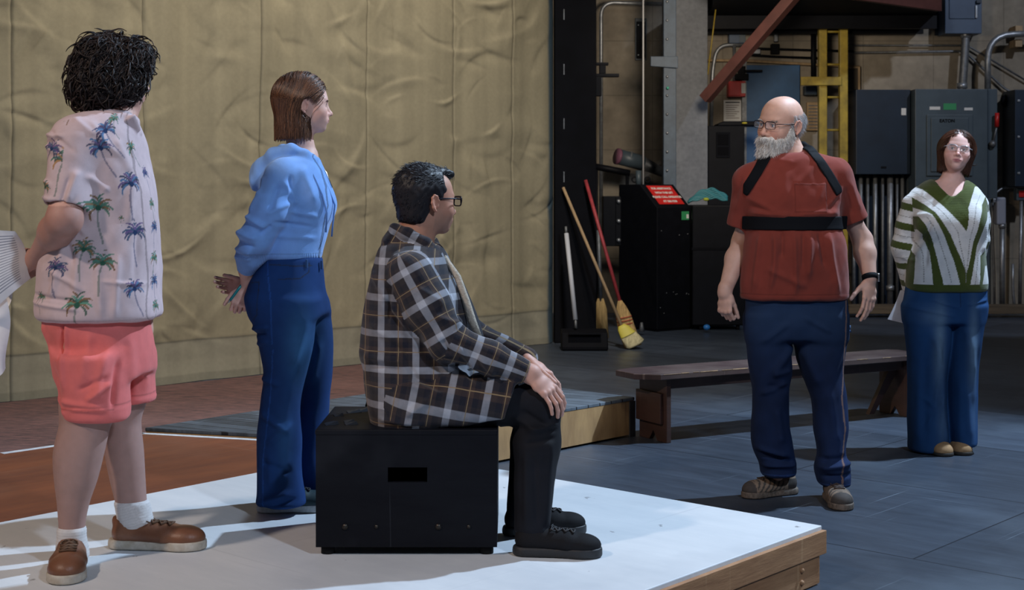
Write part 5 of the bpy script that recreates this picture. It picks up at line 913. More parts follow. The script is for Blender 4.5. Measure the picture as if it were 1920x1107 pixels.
# ================================================================= woman in the blue hoodie
M_FLEECE = vmat('blue_fleece', .95, .25, .3, 500, spec=.1); M_JEAN = vmat('blue_denim', .85, 0, .5, 900, spec=.2); M_HAIRB = vmat('brown_hair', .42, 0, .1, 300, spec=.35)
def person_b():
    D = 5.30; f = Fig('woman with straight brown hair in light blue zip hoodie and flared jeans, facing right', (545 - 960) / F * D, D, .2, 545); L = f.L
    hf = axes((.965, .26, .0)); ho = L(571, 197, 0); S = .87
    sh = Vol()
    sh.stack(f.rows([(283, 542, 590, -.07, .07), (296, 520, 597, -.12, .12), (312, 503, 604, -.155, .155), (335, 494, 613, -.17, .17), (365, 492, 626, -.165, .165), (385, 492, 630, -.16, .16), (405, 493, 627, -.155, .155), (425, 495, 618, -.15, .15), (450, 495, 611, -.148, .148), (475, 493, 604, -.152, .152), (486, 494, 602, -.15, .15)]), .03, tg='t')
    sP, mP, eP, cP = L(530, 328, -.145), L(508, 395, -.175), L(478, 446, -.17), L(462, 506, -.07); sF, eF, cF = L(545, 328, .145), L(500, 440, .19), L(468, 508, .06)
    sh.chain([sP, mP, eP], [.058, .058, .054], .04, tg='l'); dP = cP - eP; sleeve(sh, [eP, lerp(eP, cP, .55), cP + dP * .2], [.054, .046, .030], cP, dP, .024, .026, .03, 'l2', .025); sh.chain([sF, eF, cF], [.06, .052, .034], .035, tg='r')
    
    # hood lying on the back and round the neck
    sh.chain([L(590, 300, -.05), L(572, 290, -.085), L(545, 282, -.10), L(515, 292, -.09), L(494, 312, -.05), L(490, 318, .0), L(496, 312, .05), L(530, 285, .09), L(575, 290, .07), L(592, 302, .03)], [.012, .018, .024, .028, .030, .032, .030, .024, .018, .012], .018)
    sh.ell(L(492, 330, .0), (.036, .085, .045), .03); sh.ell(L(478, 342, -.01), (.018, .06, .030), .03); sh.ell(L(560, 272, 0), (.052, .060, .03), .012, 's')
    V, Q, N = cloth(sh, .0036, FFs(f, (470, 400, 520, 425, 6, .014), (452, 430, 505, 445, 6, .014), (450, 445, 500, 460, 4, -.010), (455, 462, 492, 470, 6, .013), (452, 478, 488, 482, 5, .008), (540, 345, 525, 400, 6, -.010), (548, 340, 570, 385, 6, .010), (505, 330, 500, 370, 6, .008), (575, 310, 600, 380, 7, .009), (555, 395, 605, 405, 5, .008), (530, 415, 600, 425, 4, -.007), (525, 440, 600, 445, 5, .006), (520, 400, 560, 380, 5, .009), (505, 436, 530, 420, 4, -.008), (560, 330, 558, 380, 4, -.008), (500, 355, 485, 400, 5, .007)), (.0035, 22, .0015, 50), 2)
    c = np.tile(nv((.19, .37, .76)), (len(V), 1)) * (1 + .05 * wnoise(V, 12, 3))[:, None]; nearm = N[:, 1] < .2
    zx = np.interp(V[:, 2], [L(0, y)[2] for y in (486, 450, 420, 385, 350, 320, 296)], [L(x, 0)[0] for x in (601, 607, 613, 621, 616, 606, 592)]); c[nearm & (abs(V[:, 0] - zx) < .0022)] *= .45; c[abs(V[:, 2] - L(0, 474)[2]) < .0016] *= .75
    rib = V[:, 2] < L(0, 474)[2]; V = V + N * (.0010 * np.sin(V[:, 0] * 900) * rib)[:, None]
    hd = f.put('hoodie', V, Q, M_FLEECE, tint=c); o = nv(f.o); MCORD = mat('blue_cord', (.10, .22, .52), .8)
    MB().tube([tuple(o + L(570, 300, -.105)), tuple(o + L(588, 330, -.120)), tuple(o + L(604, 365, -.125)), tuple(o + L(613, 400, -.11)), tuple(o + L(611, 436, -.105))], .0032, 8).build('drawstring', MCORD, hd)
    MB().tube([tuple(o + L(592, 304, -.02)), tuple(o + L(612, 345, -.04)), tuple(o + L(628, 385, -.05)), tuple(o + L(624, 420, -.05)), tuple(o + L(622, 444, -.05))], .0032, 8).build('drawstring', MCORD, hd)
    MB().tube([tuple(o + L(596, 300, .02)), tuple(o + L(612, 325, .0)), tuple(o + L(623, 352, -.01))], .0022, 8).build('zip_edge', M_METAL, hd)
    # ---- body
    v = Vol(); head_vol(v, hf, ho, S, .98, .95, full=-.002, nose=.95, lips=1.25); v.frame(); v.flat(ho + hf @ nv((0, .03, -.05)), L(566, 290, 0), (.044, .046), (.050, .054), (0, 1, 0), .03)
    v.stack(f.rows([(288, 545, 592, -.06, .06), (310, 515, 598, -.12, .12), (380, 510, 615, -.12, .12), (450, 510, 600, -.12, .12), (489, 500, 600, -.142, .142), (520, 490, 595, -.14, .14)]), .03)
    wP = L(463, 534, -.03); v.chain([sP, eP, cP, wP], [.04, .035, .026, .0235], .02); wF = L(462, 536, .03); v.chain([sF, eF, wF], [.04, .035, .024], .02)
    h1 = ortho((-.9, .2, .3), (.2, -.95, .1), (.35, .1, .92)); hand_vol(v, h1, wP + nv((-.002, 0, -.006)), .82, curl=(1.1, 1.2, 1.25, 1.3), spread=.03, thumb=(.55, .2, .2), tc=.3)
    h2 = ortho((.1, .2, .95), (-.2, .95, -.1), (.95, .15, -.1)); hand_vol(v, h2, wF + nv((.008, 0, -.012)), .82, curl=(.5, .6, .7, .8), spread=.03, thumb=(.3, .3, .1), tc=.2); v.frame()
    for x0, x1, dy in ((535, 530, -.08), (575, 590, .08)): v.chain([L(x0, 560, dy), L(x0, 700, dy), L(x1, 920, dy)], [.06, .045, .03], .03)
    V, Q = v.surf(.006, fine=[around(ho, .125), around(wP - nv((.03, 0, .03)), .09)], hf=.0028)
    c = skin_tint(V, (.66, .40, .33), hf, ho, S, (.50, .19, .20), .5); f.put('body', V, Q, M_SKIN, tint=c); eyes(f, hf, ho, S, (.10, .13, .12))
    # ---- hair
    rng = np.random.RandomState(11); H = Vol(); H.frame(hf, ho, S); H.ell((0, .020, .032), (.083, .104, .097), .02); H.flat((0, .045, .02), (0, .050, -.150), (.082, .070), (.080, .060), (1, 0, 0), .02, ends=False); H.plane((0, 0, -.150), (0, 0, -1)); H.ell((0, -.050, -.030), (.14, .072, .052), .012, 's'); H.ell((-.092, -.002, -.010), (.032, .026, .034), .008, 's')
    H.ell((0, -.115, -.055), (.12, .112, .118), .02, 's'); H.ell((0, -.115, .035), (.060, .040, .050), .02, 's'); H.ell((0, -.04, -.13), (.09, .075, .08), .02, 's')
    V, Q = H.surf(.0036); N = normals(V, Q); q = (V - ho) @ hf / S; an = np.arctan2(q[:, 1] - .03, q[:, 0]); V = V + N * (.0008 * np.sin(an * 37 + 2 * np.sin(q[:, 2] * 20)))[:, None]
    base = nv((.055, .026, .016)); c = np.tile(base, (len(V), 1)) * (1 + .5 * np.sin(an * 61 + 3 * np.sin(an * 7)))[:, None]; tipm = sstep(-.02, -.14, q[:, 2]); c = mixc(c, nv((.17, .075, .038)), tipm * .55)
    hb = f.put('hair', V, Q, M_HAIRB, tint=c); st = Strands()
    q0 = (V - ho) @ hf / S; I = rng.choice(np.where(q0[:, 2] > -.10)[0], 2600); jit = rng.normal(0, .10, (len(I), 3)); H2 = Vol(); H2.frame(hf, ho, S); H2.ell((0, .020, .032), (.083, .104, .097), .02); H2.flat((0, .045, .02), (0, .052, -.25), (.082, .070), (.082, .062), (1, 0, 0), .02)
    def dr(P, t):
        q = (P - ho) @ hf / S; d = np.zeros_like(P); d[:] = (0, 0, -1); top = sstep(.07, .13, q[:, 2])[:, None]; return d + (np.sign(q[:, :1]) * 1.2 * top) * hf[:, 0] + hf[:, 1] * (.35 + 1.1 * sstep(.03, -.05, q[:, 1:2])) * sstep(-.06, .0, q[:, 2:3]) + jit
    S0 = comb(H2, V[I], 16, .0105 * S, dr, .0035)
    for j in range(len(I)):
        P = S0[j]; q = (P - ho) @ hf / S; ze = rng.uniform(-.160, -.140); kk = int((q[:, 2] > ze).sum()); 
        hit = np.where((((q - nv((-.092, -.002, -.010))) / nv((.036, .028, .036))) ** 2).sum(1) < 1)[0]; hit2 = np.where((q[:, 1] < -.078) & (q[:, 2] < .055))[0]
        for h_ in (hit, hit2): kk = min(kk, int(h_[0])) if len(h_) else kk
        if kk < 4: continue
        st.add(P[:kk], rng.uniform(.0009, .0017), base * rng.uniform(.5, 1.9) if rng.rand() < .75 else nv((.20, .09, .045)) * rng.uniform(.6, 1.1), 3, .5)
    for i in range(160):
        side = rng.choice([-1, 1]); x = rng.uniform(.012, .046); p = nv((side * x, -.0980 + .4 * max(0, x - .02), .0185 - abs(x - .030) * .18 + rng.normal(0, .0009))); d = nv((side * .9, -.1, .1)); t = np.linspace(0, 1, 3)[:, None]; st.add((hf @ ((p + d * .007 * t) * S).T).T + ho, .0005, base * 1.5, 3)
    a, b_, c_ = st.out(); f.put('hair_strands', a, b_, M_HAIRB, hb, c_)
    # ---- jeans
    v = Vol(); v.stack(f.rows([(479, 498, 605, -.150, .150), (500, 486, 606, -.160, .160), (530, 470, 608, -.175, .175), (563, 465, 613, -.18, .18), (590, 471, 617, -.175, .175)]), .03)
    v.stack(f.rows([(560, 465, 602, -.10, .09), (600, 474, 594, -.10, .09), (650, 487, 587, -.095, .085), (693, 494, 577, -.085, .075), (745, 491, 565, -.08, .07), (823, 483, 566, -.085, .075), (900, 483, 568, -.09, .085), (947, 481, 577, -.095, .095)], -.085), .035, tg='l')
    v.stack(f.rows([(560, 520, 613, -.09, .10), (607, 545, 621, -.09, .095), (693, 557, 624, -.08, .085), (745, 556, 619, -.08, .08), (823, 548, 612, -.085, .085), (940, 545, 628, -.095, .095)], .09), .03, tg='r')
    V, Q, N = cloth(v, .0045, FFs(f, (478, 612, 520, 605, 4, .010), (482, 622, 515, 618, 3, -.009), (486, 640, 520, 632, 4, .006), (495, 700, 540, 712, 5, .007), (500, 760, 555, 800, 6, .010), (515, 820, 560, 780, 7, .012), (505, 850, 560, 870, 6, -.010), (490, 930, 560, 905, 6, .010), (500, 940, 570, 918, 4, -.008), (590, 590, 560, 680, 7, .010), (600, 640, 585, 720, 7, .009), (520, 830, 525, 900, 8, .009)), (.003, 13, .0015, 38), 2)
    c = np.tile(nv((.009, .040, .150)), (len(V), 1)) * (1 + .22 * wnoise(V, 8, 3))[:, None]; X, Z, Y = V[:, 0], V[:, 2], V[:, 1]; s1 = np.interp(Z, [L(0, y)[2] for y in (940, 850, 740, 650, 560, 485)], [L(x, 0)[0] for x in (508, 507, 520, 526, 524, 512)]); nm = N[:, 1] < -.2
    c = mixc(c, nv((.04, .14, .30)), np.clip(np.exp(-((X - L(575, 0)[0]) / .05) ** 2 - ((Z - L(0, 640)[2]) / .14) ** 2) * .7 + np.exp(-((X - L(548, 0)[0]) / .03) ** 2 - ((Z - L(0, 820)[2]) / .12) ** 2) * .35, 0, 1)); c[nm & (abs(X - s1) < .002)] *= 1.8
    yk = lambda x0, y0, x1, y1: (abs((X - L(x0, y0, -.17)[0]) * (L(x1, y1, -.17)[2] - L(x0, y0, -.17)[2]) - (Z - L(x0, y0, -.17)[2]) * (L(x1, y1, -.17)[0] - L(x0, y0, -.17)[0])) / max(1e-4, float(np.hypot(L(x1, y1, -.17)[0] - L(x0, y0, -.17)[0], L(x1, y1, -.17)[2] - L(x0, y0, -.17)[2]))) < .0018) & (X > min(L(x0, 0, -.17)[0], L(x1, 0, -.17)[0]) - .002) & (X < max(L(x0, 0, -.17)[0], L(x1, 0, -.17)[0]) + .002) & (Z < max(L(0, y0, -.17)[2], L(0, y1, -.17)[2]) + .002) & (Z > min(L(0, y0, -.17)[2], L(0, y1, -.17)[2]) - .002)
    for e in ((522, 524, 560, 524), (560, 524, 576, 512), (576, 512, 576, 494), (466, 532, 484, 530), (484, 530, 482, 590), (482, 590, 474, 600), (600, 494, 601, 560), (503, 497, 606, 502)): c[nm & yk(*e)] = (.02, .03, .06) if e[0] != 600 else (.01, .01, .02)
    bot = Z < L(0, 939)[2]; c[bot] *= 1.5; jn = f.put('jeans', V, Q, M_JEAN, tint=c)
    for x_, y_ in ((575, 495), (603, 497)):
        b = MB(); b.box(tuple(nv(f.o) + L(x_, y_, -.150 if x_ < 590 else -.06)), (.004, .005, .016)); b.build('belt_loop', mat('loop_blue_denim', (.02, .07, .20), .8), jn, bevel=.002)
    # ---- sneakers
    def up(q): c = np.tile(nv((.012, .035, .045)), (len(q), 1)); y, z = -q[:, 1], q[:, 2]; r = np.hypot(y - .02, z - .055); c[(r < .030)] = (.55, .60, .66); return c
    MU = vmat('dark_green_sneaker', .6, 0, .2, 500); MS = mat('white_rubber_sole', (.55, .58, .60), .6, noise=.3, nscale=60); MLc = mat('black_lace', (.02, .02, .025), .8)
    a = L(503, 0, -.07); shoe(f, (a[0], -.055, 0), (.995, .10, 0), .27, .050, (MU, up), MS, lace=MLc, toe=.034, sole_h=.026); a = L(560, 0, .1); shoe(f, (a[0], .10, 0), (.96, .28, 0), .27, .050, (MU, up), MS, lace=MLc, toe=.034, sole_h=.026)
    p = Vector(nv(f.o)) ; a0 = p + Vector(L(440, 552, -.06)); a1 = p + Vector(L(429, 567, -.075)); d = (a1 - a0); bck = a0 - d * 2.2
    t = thing('pen', 'small teal pen held behind the back of the woman in the blue hoodie', 'pen', tuple(a1)); MB().tube([bck, a0 + d * .75], .0052, 12).build('barrel', mat('teal_plastic', (.01, .20, .22), .3), t); MB().tube([a0 + d * .75, a0 + d * 1.15], [.0045, .0012], 12).build('tip', M_METAL, t)
person_b()
# ================================================================= bearded man in the rust T-shirt
def person_d():
    f = Fig('bearded bald man in glasses, rust-red T-shirt and black posture brace, walking forward', (1500 - 960) / F * 6.42, 6.42, 0, 1500); L = f.L
    # ---- shirt
    sh = Vol(); sh.stack(f.rows([(286, 1446, 1530, -.06, .09), (298, 1424, 1556, -.085, .11), (314, 1400, 1576, -.10, .125), (338, 1390, 1583, -.120, .135), (370, 1390, 1580, -.145, .14), (405, 1398, 1574, -.150, .13), (428, 1398, 1576, -.155, .13), (450, 1394, 1582, -.175, .135), (500, 1390, 1586, -.180, .135), (545, 1386, 1588, -.170, .13), (561, 1387, 1589, -.165, .13)]), .03, tg='t', n=2.25)
    sL, eL, hL = L(1402, 338, .01), L(1388, 400, .05), L(1386, 424, .055); sR, eR, hR = L(1568, 325, .01), L(1597, 388, .03), L(1603, 414, .03)
    sh.cone(L(1452, 304, .01), sL, .040, .048, .04, tg='t'); sh.cone(L(1515, 298, .01), sR, .040, .052, .04, tg='t')
    el, er = L(1391, 452, .10), L(1617, 450, .06); wl, wr = L(1359, 548, -.06), L(1631, 522, -.02)
    dl = hL - sL; dr = hR - sR
    sleeve(sh, [sL, hL + dl * .25], [.062, .054], hL, dl, .046, .048, .045); sleeve(sh, [sR, hR + dr * .25], [.066, .062], hR, dr, .050, .054, .045)
    sh.chain([L(1448, 283, .0), L(1460, 300, -.07), L(1482, 306, -.085), L(1506, 300, -.07), L(1522, 282, .0), L(1506, 273, .07), L(1470, 273, .08), L(1448, 283, 0)], [.007] * 8, .012)
    V, Q = sh.surf(.0042); V = relax(V, Q, 1, .4); N = normals(V, Q)
    V = V + N * (.0035 * wnoise(V, 26, 1) + .0016 * wnoise(V, 60, 2))[:, None]
    fl_ = f.fold([(1400, 430, 1398, 470, 4, 0, 0)]) and []
    pxm = 1 / f.s
    def FF(*a): return f.fold([(x0, y0, x1, y1, w * pxm, h, *r) for x0, y0, x1, y1, w, h, *r in a])
    lst = FF((1440, 432, 1432, 540, 5, .010, .01), (1475, 432, 1478, 550, 5, .008), (1505, 432, 1500, 520, 6, .010), (1540, 432, 1560, 548, 6, .010, -.01), (1418, 434, 1405, 545, 5, .009), (1455, 432, 1452, 480, 4, -.008), (1522, 432, 1532, 500, 5, -.009), (1492, 434, 1490, 500, 3.5, -.007), (1425, 500, 1500, 535, 6, .006),
             (1400, 398, 1470, 404, 6, .010), (1480, 402, 1565, 398, 7, .010), (1395, 370, 1450, 398, 5, .009), (1400, 385, 1440, 400, 3, -.007), (1530, 300, 1480, 350, 6, .008), (1545, 320, 1520, 380, 5, .007), (1575, 350, 1530, 395, 5, .008), (1568, 370, 1540, 400, 4, -.007), (1395, 330, 1380, 400, 5, .008), (1388, 330, 1376, 380, 4, -.006), (1590, 340, 1610, 395, 5, .008), (1580, 350, 1598, 405, 4, -.007), (1440, 320, 1420, 360, 6, .006), (1462, 312, 1462, 390, 8, .006))
    V = folds(V, N, [l[:5] + (l[5] * (1.5 if l[1] < L(0, 395)[2] else .7),) + l[6:] for l in lst]); z = V[:, 2]; hem = L(0, 549)[2]
    V = V + N * (.0015 * (abs(z - hem) > .002) * (z < hem))[:, None]
    c = np.tile(nv((.205, .038, .026)), (len(V), 1)); c *= (1 + .10 * wnoise(V, 9, 3))[:, None]; c[abs(z - hem) < .0022] *= .6
    X, Z = V[:, 0], V[:, 2]; p0, p1 = L(1478, 345), L(1538, 398)
    inp = (X > p0[0]) & (X < p1[0]) & (Z < p0[2]) & (Z > p1[2]) & (V[:, 1] < 0); ins = (X > p0[0] + .005) & (X < p1[0] - .005) & (Z < p0[2] - .008) & (Z > p1[2] + .005); V = V + N * (.0028 * inp)[:, None]; c[inp & ~ins] *= .72
    f.put('t_shirt', V, Q, M_TEE, tint=c); tee = f
    # ---- brace straps
    b = Vol(); b.shell(sh, .009, c=(0, 0, 1.15), rad=.42); b.plane(L(0, 405) - nv((0, 0, 0)), (0, 0, 1)); b.plane(L(0, 430), (0, 0, -1))
    xl, xr = L(1390, 418)[0], L(1586, 418)[0]; b.plane((xl, 0, 0), (-1, 0, 0)); b.plane((xr, 0, 0), (1, 0, 0)); b.box((0, 0, L(0, 418)[2]), (.5, .5, .06), k=.003) if 0 else None
    b.shell(sh, .001, .002, 's', c=(0, 0, 1.15), rad=.42)
    b.p[0] = (b.p[0][0], nv((0, 0, L(0, 418)[2])), .32, .004, 'u', '')
    V, Q = b.surf(.004); br = f.put('posture_brace', V, Q, M_STRAP)
    for (x0, y0, x1, y1, wd_) in ((1431, 296, 1393, 356, .021), (1514, 276, 1562, 356, .022)):
        a0, a1 = L(x0, y0), L(x1, y1); d = a1 - a0; d[1] = 0; d /= np.linalg.norm(d); n = nv((d[2], 0, -d[0])); b = Vol(); b.shell(sh, .0095, c=(a0 + a1) / 2, rad=.24); b.plane(a0 + n * wd_, n); b.plane(a0 - n * wd_, -n); b.plane(a1 + d * .02, d); b.plane((L(1389, 0)[0] if x0 < 1500 else L(1571, 0)[0], 0, 0), (-1, 0, 0) if x0 < 1500 else (1, 0, 0)); b.shell(sh, .0, .002, 's', c=(0, 0, 1.15), rad=.6)
        V, Q = b.surf(.004); f.put('shoulder_strap', V, Q, M_STRAP, br)
    q = L(1546, 417, -.150); 
    # ---- body
    hf = axes((-.77, -.62, -.06)) @ rot3(0, R(7), 0); ho = L(1464, 233, .02); S = 1.06; v = Vol()
    head_vol(v, hf, ho, S, 1.0, 1.05, .0, 1.25, full=.002, open_=.0040)
    v.frame(); v.flat(ho + hf @ nv((0, .03, -.06)) , L(1486, 300, .03), (.058, .060), (.068, .066), (1, 0, 0), .03)
    v.stack(f.rows([(304, 1448, 1525, -.03, .08), (340, 1418, 1555, -.07, .09), (420, 1415, 1560, -.10, .09), (550, 1415, 1570, -.12, .09)]), .04)
    v.chain([L(1412, 352, .01), el, lerp(el, wl, .35), wl], [.036, .042, .047, .029], .025); v.chain([L(1560, 340, .01), er, lerp(er, wr, .35), wr], [.040, .043, .047, .030], .025)
    v.flat(wl + nv((0, 0, .02)), wl + nv((0, 0, -.01)), (.026, .030), (.027, .032), (1, 0, 0), .02)
    hl = axes((.55, -.8, -.1)); 
    # fist: knuckles forward, thumb folded over the front
    hfw = np.stack([nv((.70, -.70, 0)) / .99, nv((-.70, -.70, .1)) / .995, nv((.05, .15, .98))], 1); hand_vol(v, hfw.astype(np.float32), wl + nv((.002, 0, -.005)), .98, curl=(1.45, 1.5, 1.5, 1.5), spread=.0, thumb=(.15, .75, .3), tc=.1)
    hr = np.stack([nv((-.86, -.45, .22)), nv((.42, -.88, .2)), nv((-.12, .1, .98))], 1); hr, _ = np.linalg.qr(hr); hr *= np.sign((hr * np.stack([nv((-.86, -.45, .22)), nv((.42, -.88, .2)), nv((-.12, .1, .98))], 1)).sum(0))
    hand_vol(v, hr.astype(np.float32), wr + nv((.000, 0, -.012)), 1.0, curl=(.35, .30, .35, .45), spread=.04, thumb=(.75, .15, .2), tc=.10); v.frame()
    for x0, x1, dy in ((1440, 1458, -.0), (1535, 1558, 0.)):
        v.chain([L(x0 + (8 if x0 < 1500 else -12), 560, 0), L(x0 + (0 if x0 < 1500 else 12), 720, 0), L(x1, 890, .03 if x0 < 1500 else -.03)], [.055, .038, .03], .03)
    Lh = lambda p, r: tuple((p[i] - r, p[i] + r) for i in range(3))
    V, Q = v.surf(.0065, fine=[Lh(ho, .14), Lh(wl - nv((0, 0, .07)), .09), Lh(wr - nv((0, 0, .08)), .11)], hf=.003)
    c = skin_tint(V, (.62, .36, .27), hf, ho, S, (.42, .16, .16), .55); q = (V - ho) @ hf / S
    arm = (V[:, 2] < L(0, 400)[2]); c = mixc(c, nv((.50, .31, .25)), arm * .75)
    stub = (q[:, 2] < -.01) & (V[:, 2] > L(0, 300)[2])
    f.put('body', V, Q, M_SKIN, tint=c)
    eyes(f, hf, ho, S, (.10, .16, .22), (R(-8), 0)); glasses(f, hf, ho, S, w=.0265, h=.0155, gap=.012, y=-.106, z=.0)
    # ---- beard, fringe of white hair, brows
    rng = np.random.RandomState(5); B = Vol(); B.frame(hf, ho, S)
    B.ell((0, -.062, -.098), (.050, .046, .040), .03); B.ell((0, -.064, -.125), (.040, .036, .026), .03)
    for x in (-1, 1): B.ell((x * .046, -.034, -.070), (.024, .048, .042), .02); B.ell((x * .066, -.012, -.040), (.010, .020, .036), .015); B.ell((x * .028, -.090, -.066), (.016, .014, .020), .012)
    B.ell((0, -.104, -.0545), (.026, .010, .0060), .008); B.ell((0, -.112, -.0685), (.017, .014, .0068), .006, 's')
    V, Q = B.surf(.003); N = normals(V, Q); V = V + N * (.002 * wnoise(V, 210, 3))[:, None]; bc = np.tile(nv((.70, .66, .62)), (len(V), 1)) * (1 + .15 * wnoise(V, 130, 1))[:, None]
    q = (V - ho) @ hf / S; bc = mixc(bc, nv((.30, .23, .19)), np.clip(np.exp(-(q[:, 0] / .017) ** 2 - ((q[:, 2] + .088) / .012) ** 2) * (q[:, 1] < -.09), 0, 1) * .7)
    bd_ = f.put('beard', V, Q, M_HAIRW, tint=bc); st = Strands(); I = rng.choice(len(V), 4600)
    for i in I:
        p, n = V[i], N[i]; qq = (p - ho) @ hf / S
        if qq[1] > .01: continue
        l = .014 + .016 * rng.rand() + .010 * (qq[2] < -.10); d = n * .35 + hf @ nv((0, -.12, -1.)) + rng.normal(0, .22, 3); d /= np.linalg.norm(d); t = np.linspace(0, 1, 4)[:, None]
        st.add(p - n * .002 + d * l * t + n * .005 * t * (1 - t) * 3 + rng.normal(0, .0008, (4, 3)), .0007 + .0005 * rng.rand(), nv((.95, .91, .86)) * rng.uniform(.6, 1.1), 3)
    a, b_, c_ = st.out(); f.put('beard_strands', a, b_, M_HAIRW, bd_, c_)
    st = Strands(); 
    for i in range(2100):
        side = rng.choice([-1, 1]); a = rng.uniform(-.55, 1.57); zz = rng.uniform(-.055, .045 + .01 * math.sin(a)) ; ca, sa = math.cos(a), math.sin(a)
        if a < -.25 and zz > .02: continue
        k = math.sqrt(max(.05, 1 - ((zz - .03) / .0905) ** 2)); p = nv((side * .0765 * ca * k, .014 + .0985 * sa * k, zz))
        if zz < -.02 and a < .25: continue
        if a < 0 and zz < -.03: continue
        n = nv((side * ca, sa, .1)); d = nv((side * ca * .06, .35 * ca + .04, -.9)) + rng.normal(0, .14, 3); l = rng.uniform(.016, .034); t = np.linspace(0, 1, 4)[:, None]
        pts = (p + n * .002 + d * l * t + n * .006 * t); st.add((hf @ (pts * S).T).T + ho, .0009, nv((.66, .65, .66)) * rng.uniform(.6, 1.1), 3)
    for i in range(260):                                     # brows
        side = rng.choice([-1, 1]); x = rng.uniform(.014, .047); p = nv((side * x, -.0935 + .35 * max(0, x - .02) , .0185 - abs(x - .032) * .2 + rng.normal(0, .0018))); d = nv((side * .8, -.2, .25)) + rng.normal(0, .3, 3); t = np.linspace(0, 1, 3)[:, None]
        st.add((hf @ ((p + d * .009 * t) * S).T).T + ho, .0006, nv((.60, .57, .54)) * rng.uniform(.6, 1.1), 3)
    a, b_, c_ = st.out(); f.put('white_hair', a, b_, M_HAIRW, None, c_)
    # ---- watch
    w = MB(); ax_ = (wr - er) / np.linalg.norm(wr - er); c0 = nv(f.o) + wr + nv((.0, 0, .004)); w.tube([c0 - ax_ * .011, c0 + ax_ * .011], .0355, 24); wt = w.build('watch', M_STRAP, f.root)
    w = MB(); w.box(tuple(c0 + nv((.036, .0, 0))), (.005, .018, .019)); w.build('watch_case', M_METAL, wt, bevel=.003); w = MB(); w.box(tuple(c0 + nv((.0405, .0, 0))), (.0012, .015, .016)); w.build('watch_glass', M_GLASSF, wt)
    # ---- jeans
    v = Vol(); v.stack(f.rows([(535, 1398, 1582, -.13, .11), (560, 1397, 1587, -.135, .12), (600, 1397, 1588, -.13, .125), (636, 1400, 1588, -.12, .12)]), .03)
    v.stack(f.rows([(590, 1396, 1484, -.11, .11), (640, 1399, 1481, -.105, .11), (700, 1406, 1484, -.095, .10), (735, 1411, 1479, -.09, .095), (800, 1409, 1481, -.085, .095), (845, 1412, 1488, -.08, .10), (872, 1424, 1494, -.07, .105), (893, 1427, 1494, -.075, .11)], .0), .03, tg='l')
    v.stack(f.rows([(590, 1488, 1588, -.11, .11), (640, 1489, 1587, -.105, .11), (700, 1502, 1580, -.10, .10), (740, 1519, 1585, -.10, .09), (800, 1525, 1588, -.105, .08), (850, 1530, 1583, -.12, .075), (875, 1525, 1590, -.13, .07), (908, 1531, 1592, -.13, .065)], .0), .03, tg='r')
    v.ell(L(1490, 604, -.04), (.05, .08, .06), .05)
    V, Q = v.surf(.005); V = relax(V, Q, 2, .5); N = normals(V, Q)
    V = V + N * (.004 * wnoise(V, 14, 4) * sstep(.5, .0, V[:, 2]) + .0022 * wnoise(V, 38, 5))[:, None]
    lst = FF((1412, 845, 1485, 862, 5, -.014), (1425, 868, 1490, 868, 5, .012), (1415, 835, 1470, 852, 5, .010), (1528, 872, 1588, 862, 5, .014), (1532, 885, 1590, 882, 4, -.012), (1530, 855, 1580, 850, 5, -.010), (1440, 700, 1478, 690, 6, .010), (1430, 720, 1475, 725, 6, -.008), (1420, 735, 1470, 715, 5, .008), (1486, 640, 1440, 700, 8, .010), (1500, 650, 1530, 720, 8, .009), (1470, 600, 1420, 640, 6, .007), (1495, 590, 1550, 620, 5, .006), (1450, 760, 1460, 830, 7, .008), (1545, 720, 1560, 830, 8, .007))
    V = folds(V, N, [l[:5] + (l[5] * 1.35,) + l[6:] for l in lst])
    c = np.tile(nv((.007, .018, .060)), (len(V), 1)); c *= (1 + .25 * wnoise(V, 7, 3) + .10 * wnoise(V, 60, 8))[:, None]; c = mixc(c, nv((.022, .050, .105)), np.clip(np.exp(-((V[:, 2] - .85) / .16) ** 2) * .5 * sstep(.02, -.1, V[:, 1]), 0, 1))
    sx = np.interp(V[:, 2], [L(0, y)[2] for y in (870, 800, 740, 700, 560)], [L(x, 0)[0] for x in (1568, 1576, 1570, 1576, 1580)]); m = (abs(V[:, 0] - sx) < .004) & (V[:, 1] < .0) & (V[:, 2] < L(0, 560)[2]); c[m] = (.16, .10, .09)
    hem = ((abs(V[:, 2] - L(0, 887)[2]) < .003) & (V[:, 0] < L(1500, 0)[0])) | ((abs(V[:, 2] - L(0, 901)[2]) < .003) & (V[:, 0] > L(1500, 0)[0])); c[hem] *= 2.2
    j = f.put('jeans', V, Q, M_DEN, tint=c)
    b = MB(); p = nv(f.o) + L(1588, 617, -.01); b.tube([p + nv((-.02, -.01, .018)), p + nv((.010, -.012, .010)), p + nv((.014, -.012, -.008)), p + nv((-.02, -.01, -.014))], .008, 8); b.build('hammer_loop', mat('loop_denim', (.03, .07, .16), .8), j)
    # ---- hiking shoes
    def up(q):
        c = np.tile(nv((.20, .145, .105)), (len(q), 1)); y, z, x = -q[:, 1], q[:, 2], abs(q[:, 0]); s_ = ((y + z * .9) * 38) % 1.0
        c[(s_ < .42) & (y < .20) & (y > .05) & (z > .03)] = (.055, .048, .042); c[(y > .205)] = (.050, .042, .038); c[(y < .03) & (z < .075)] = (.035, .03, .028); c[(z > .085)] = (.05, .045, .04); return c * (1 + .1 * wnoise(q, 200))[:, None]
    MU = vmat('hiking_shoe_upper', .8, 0, .3, 700); MS = mat('tan_lugged_sole', (.16, .125, .10), .8, noise=.6, nscale=60); ML = mat('brown_shoelace', (.05, .035, .03), .8)
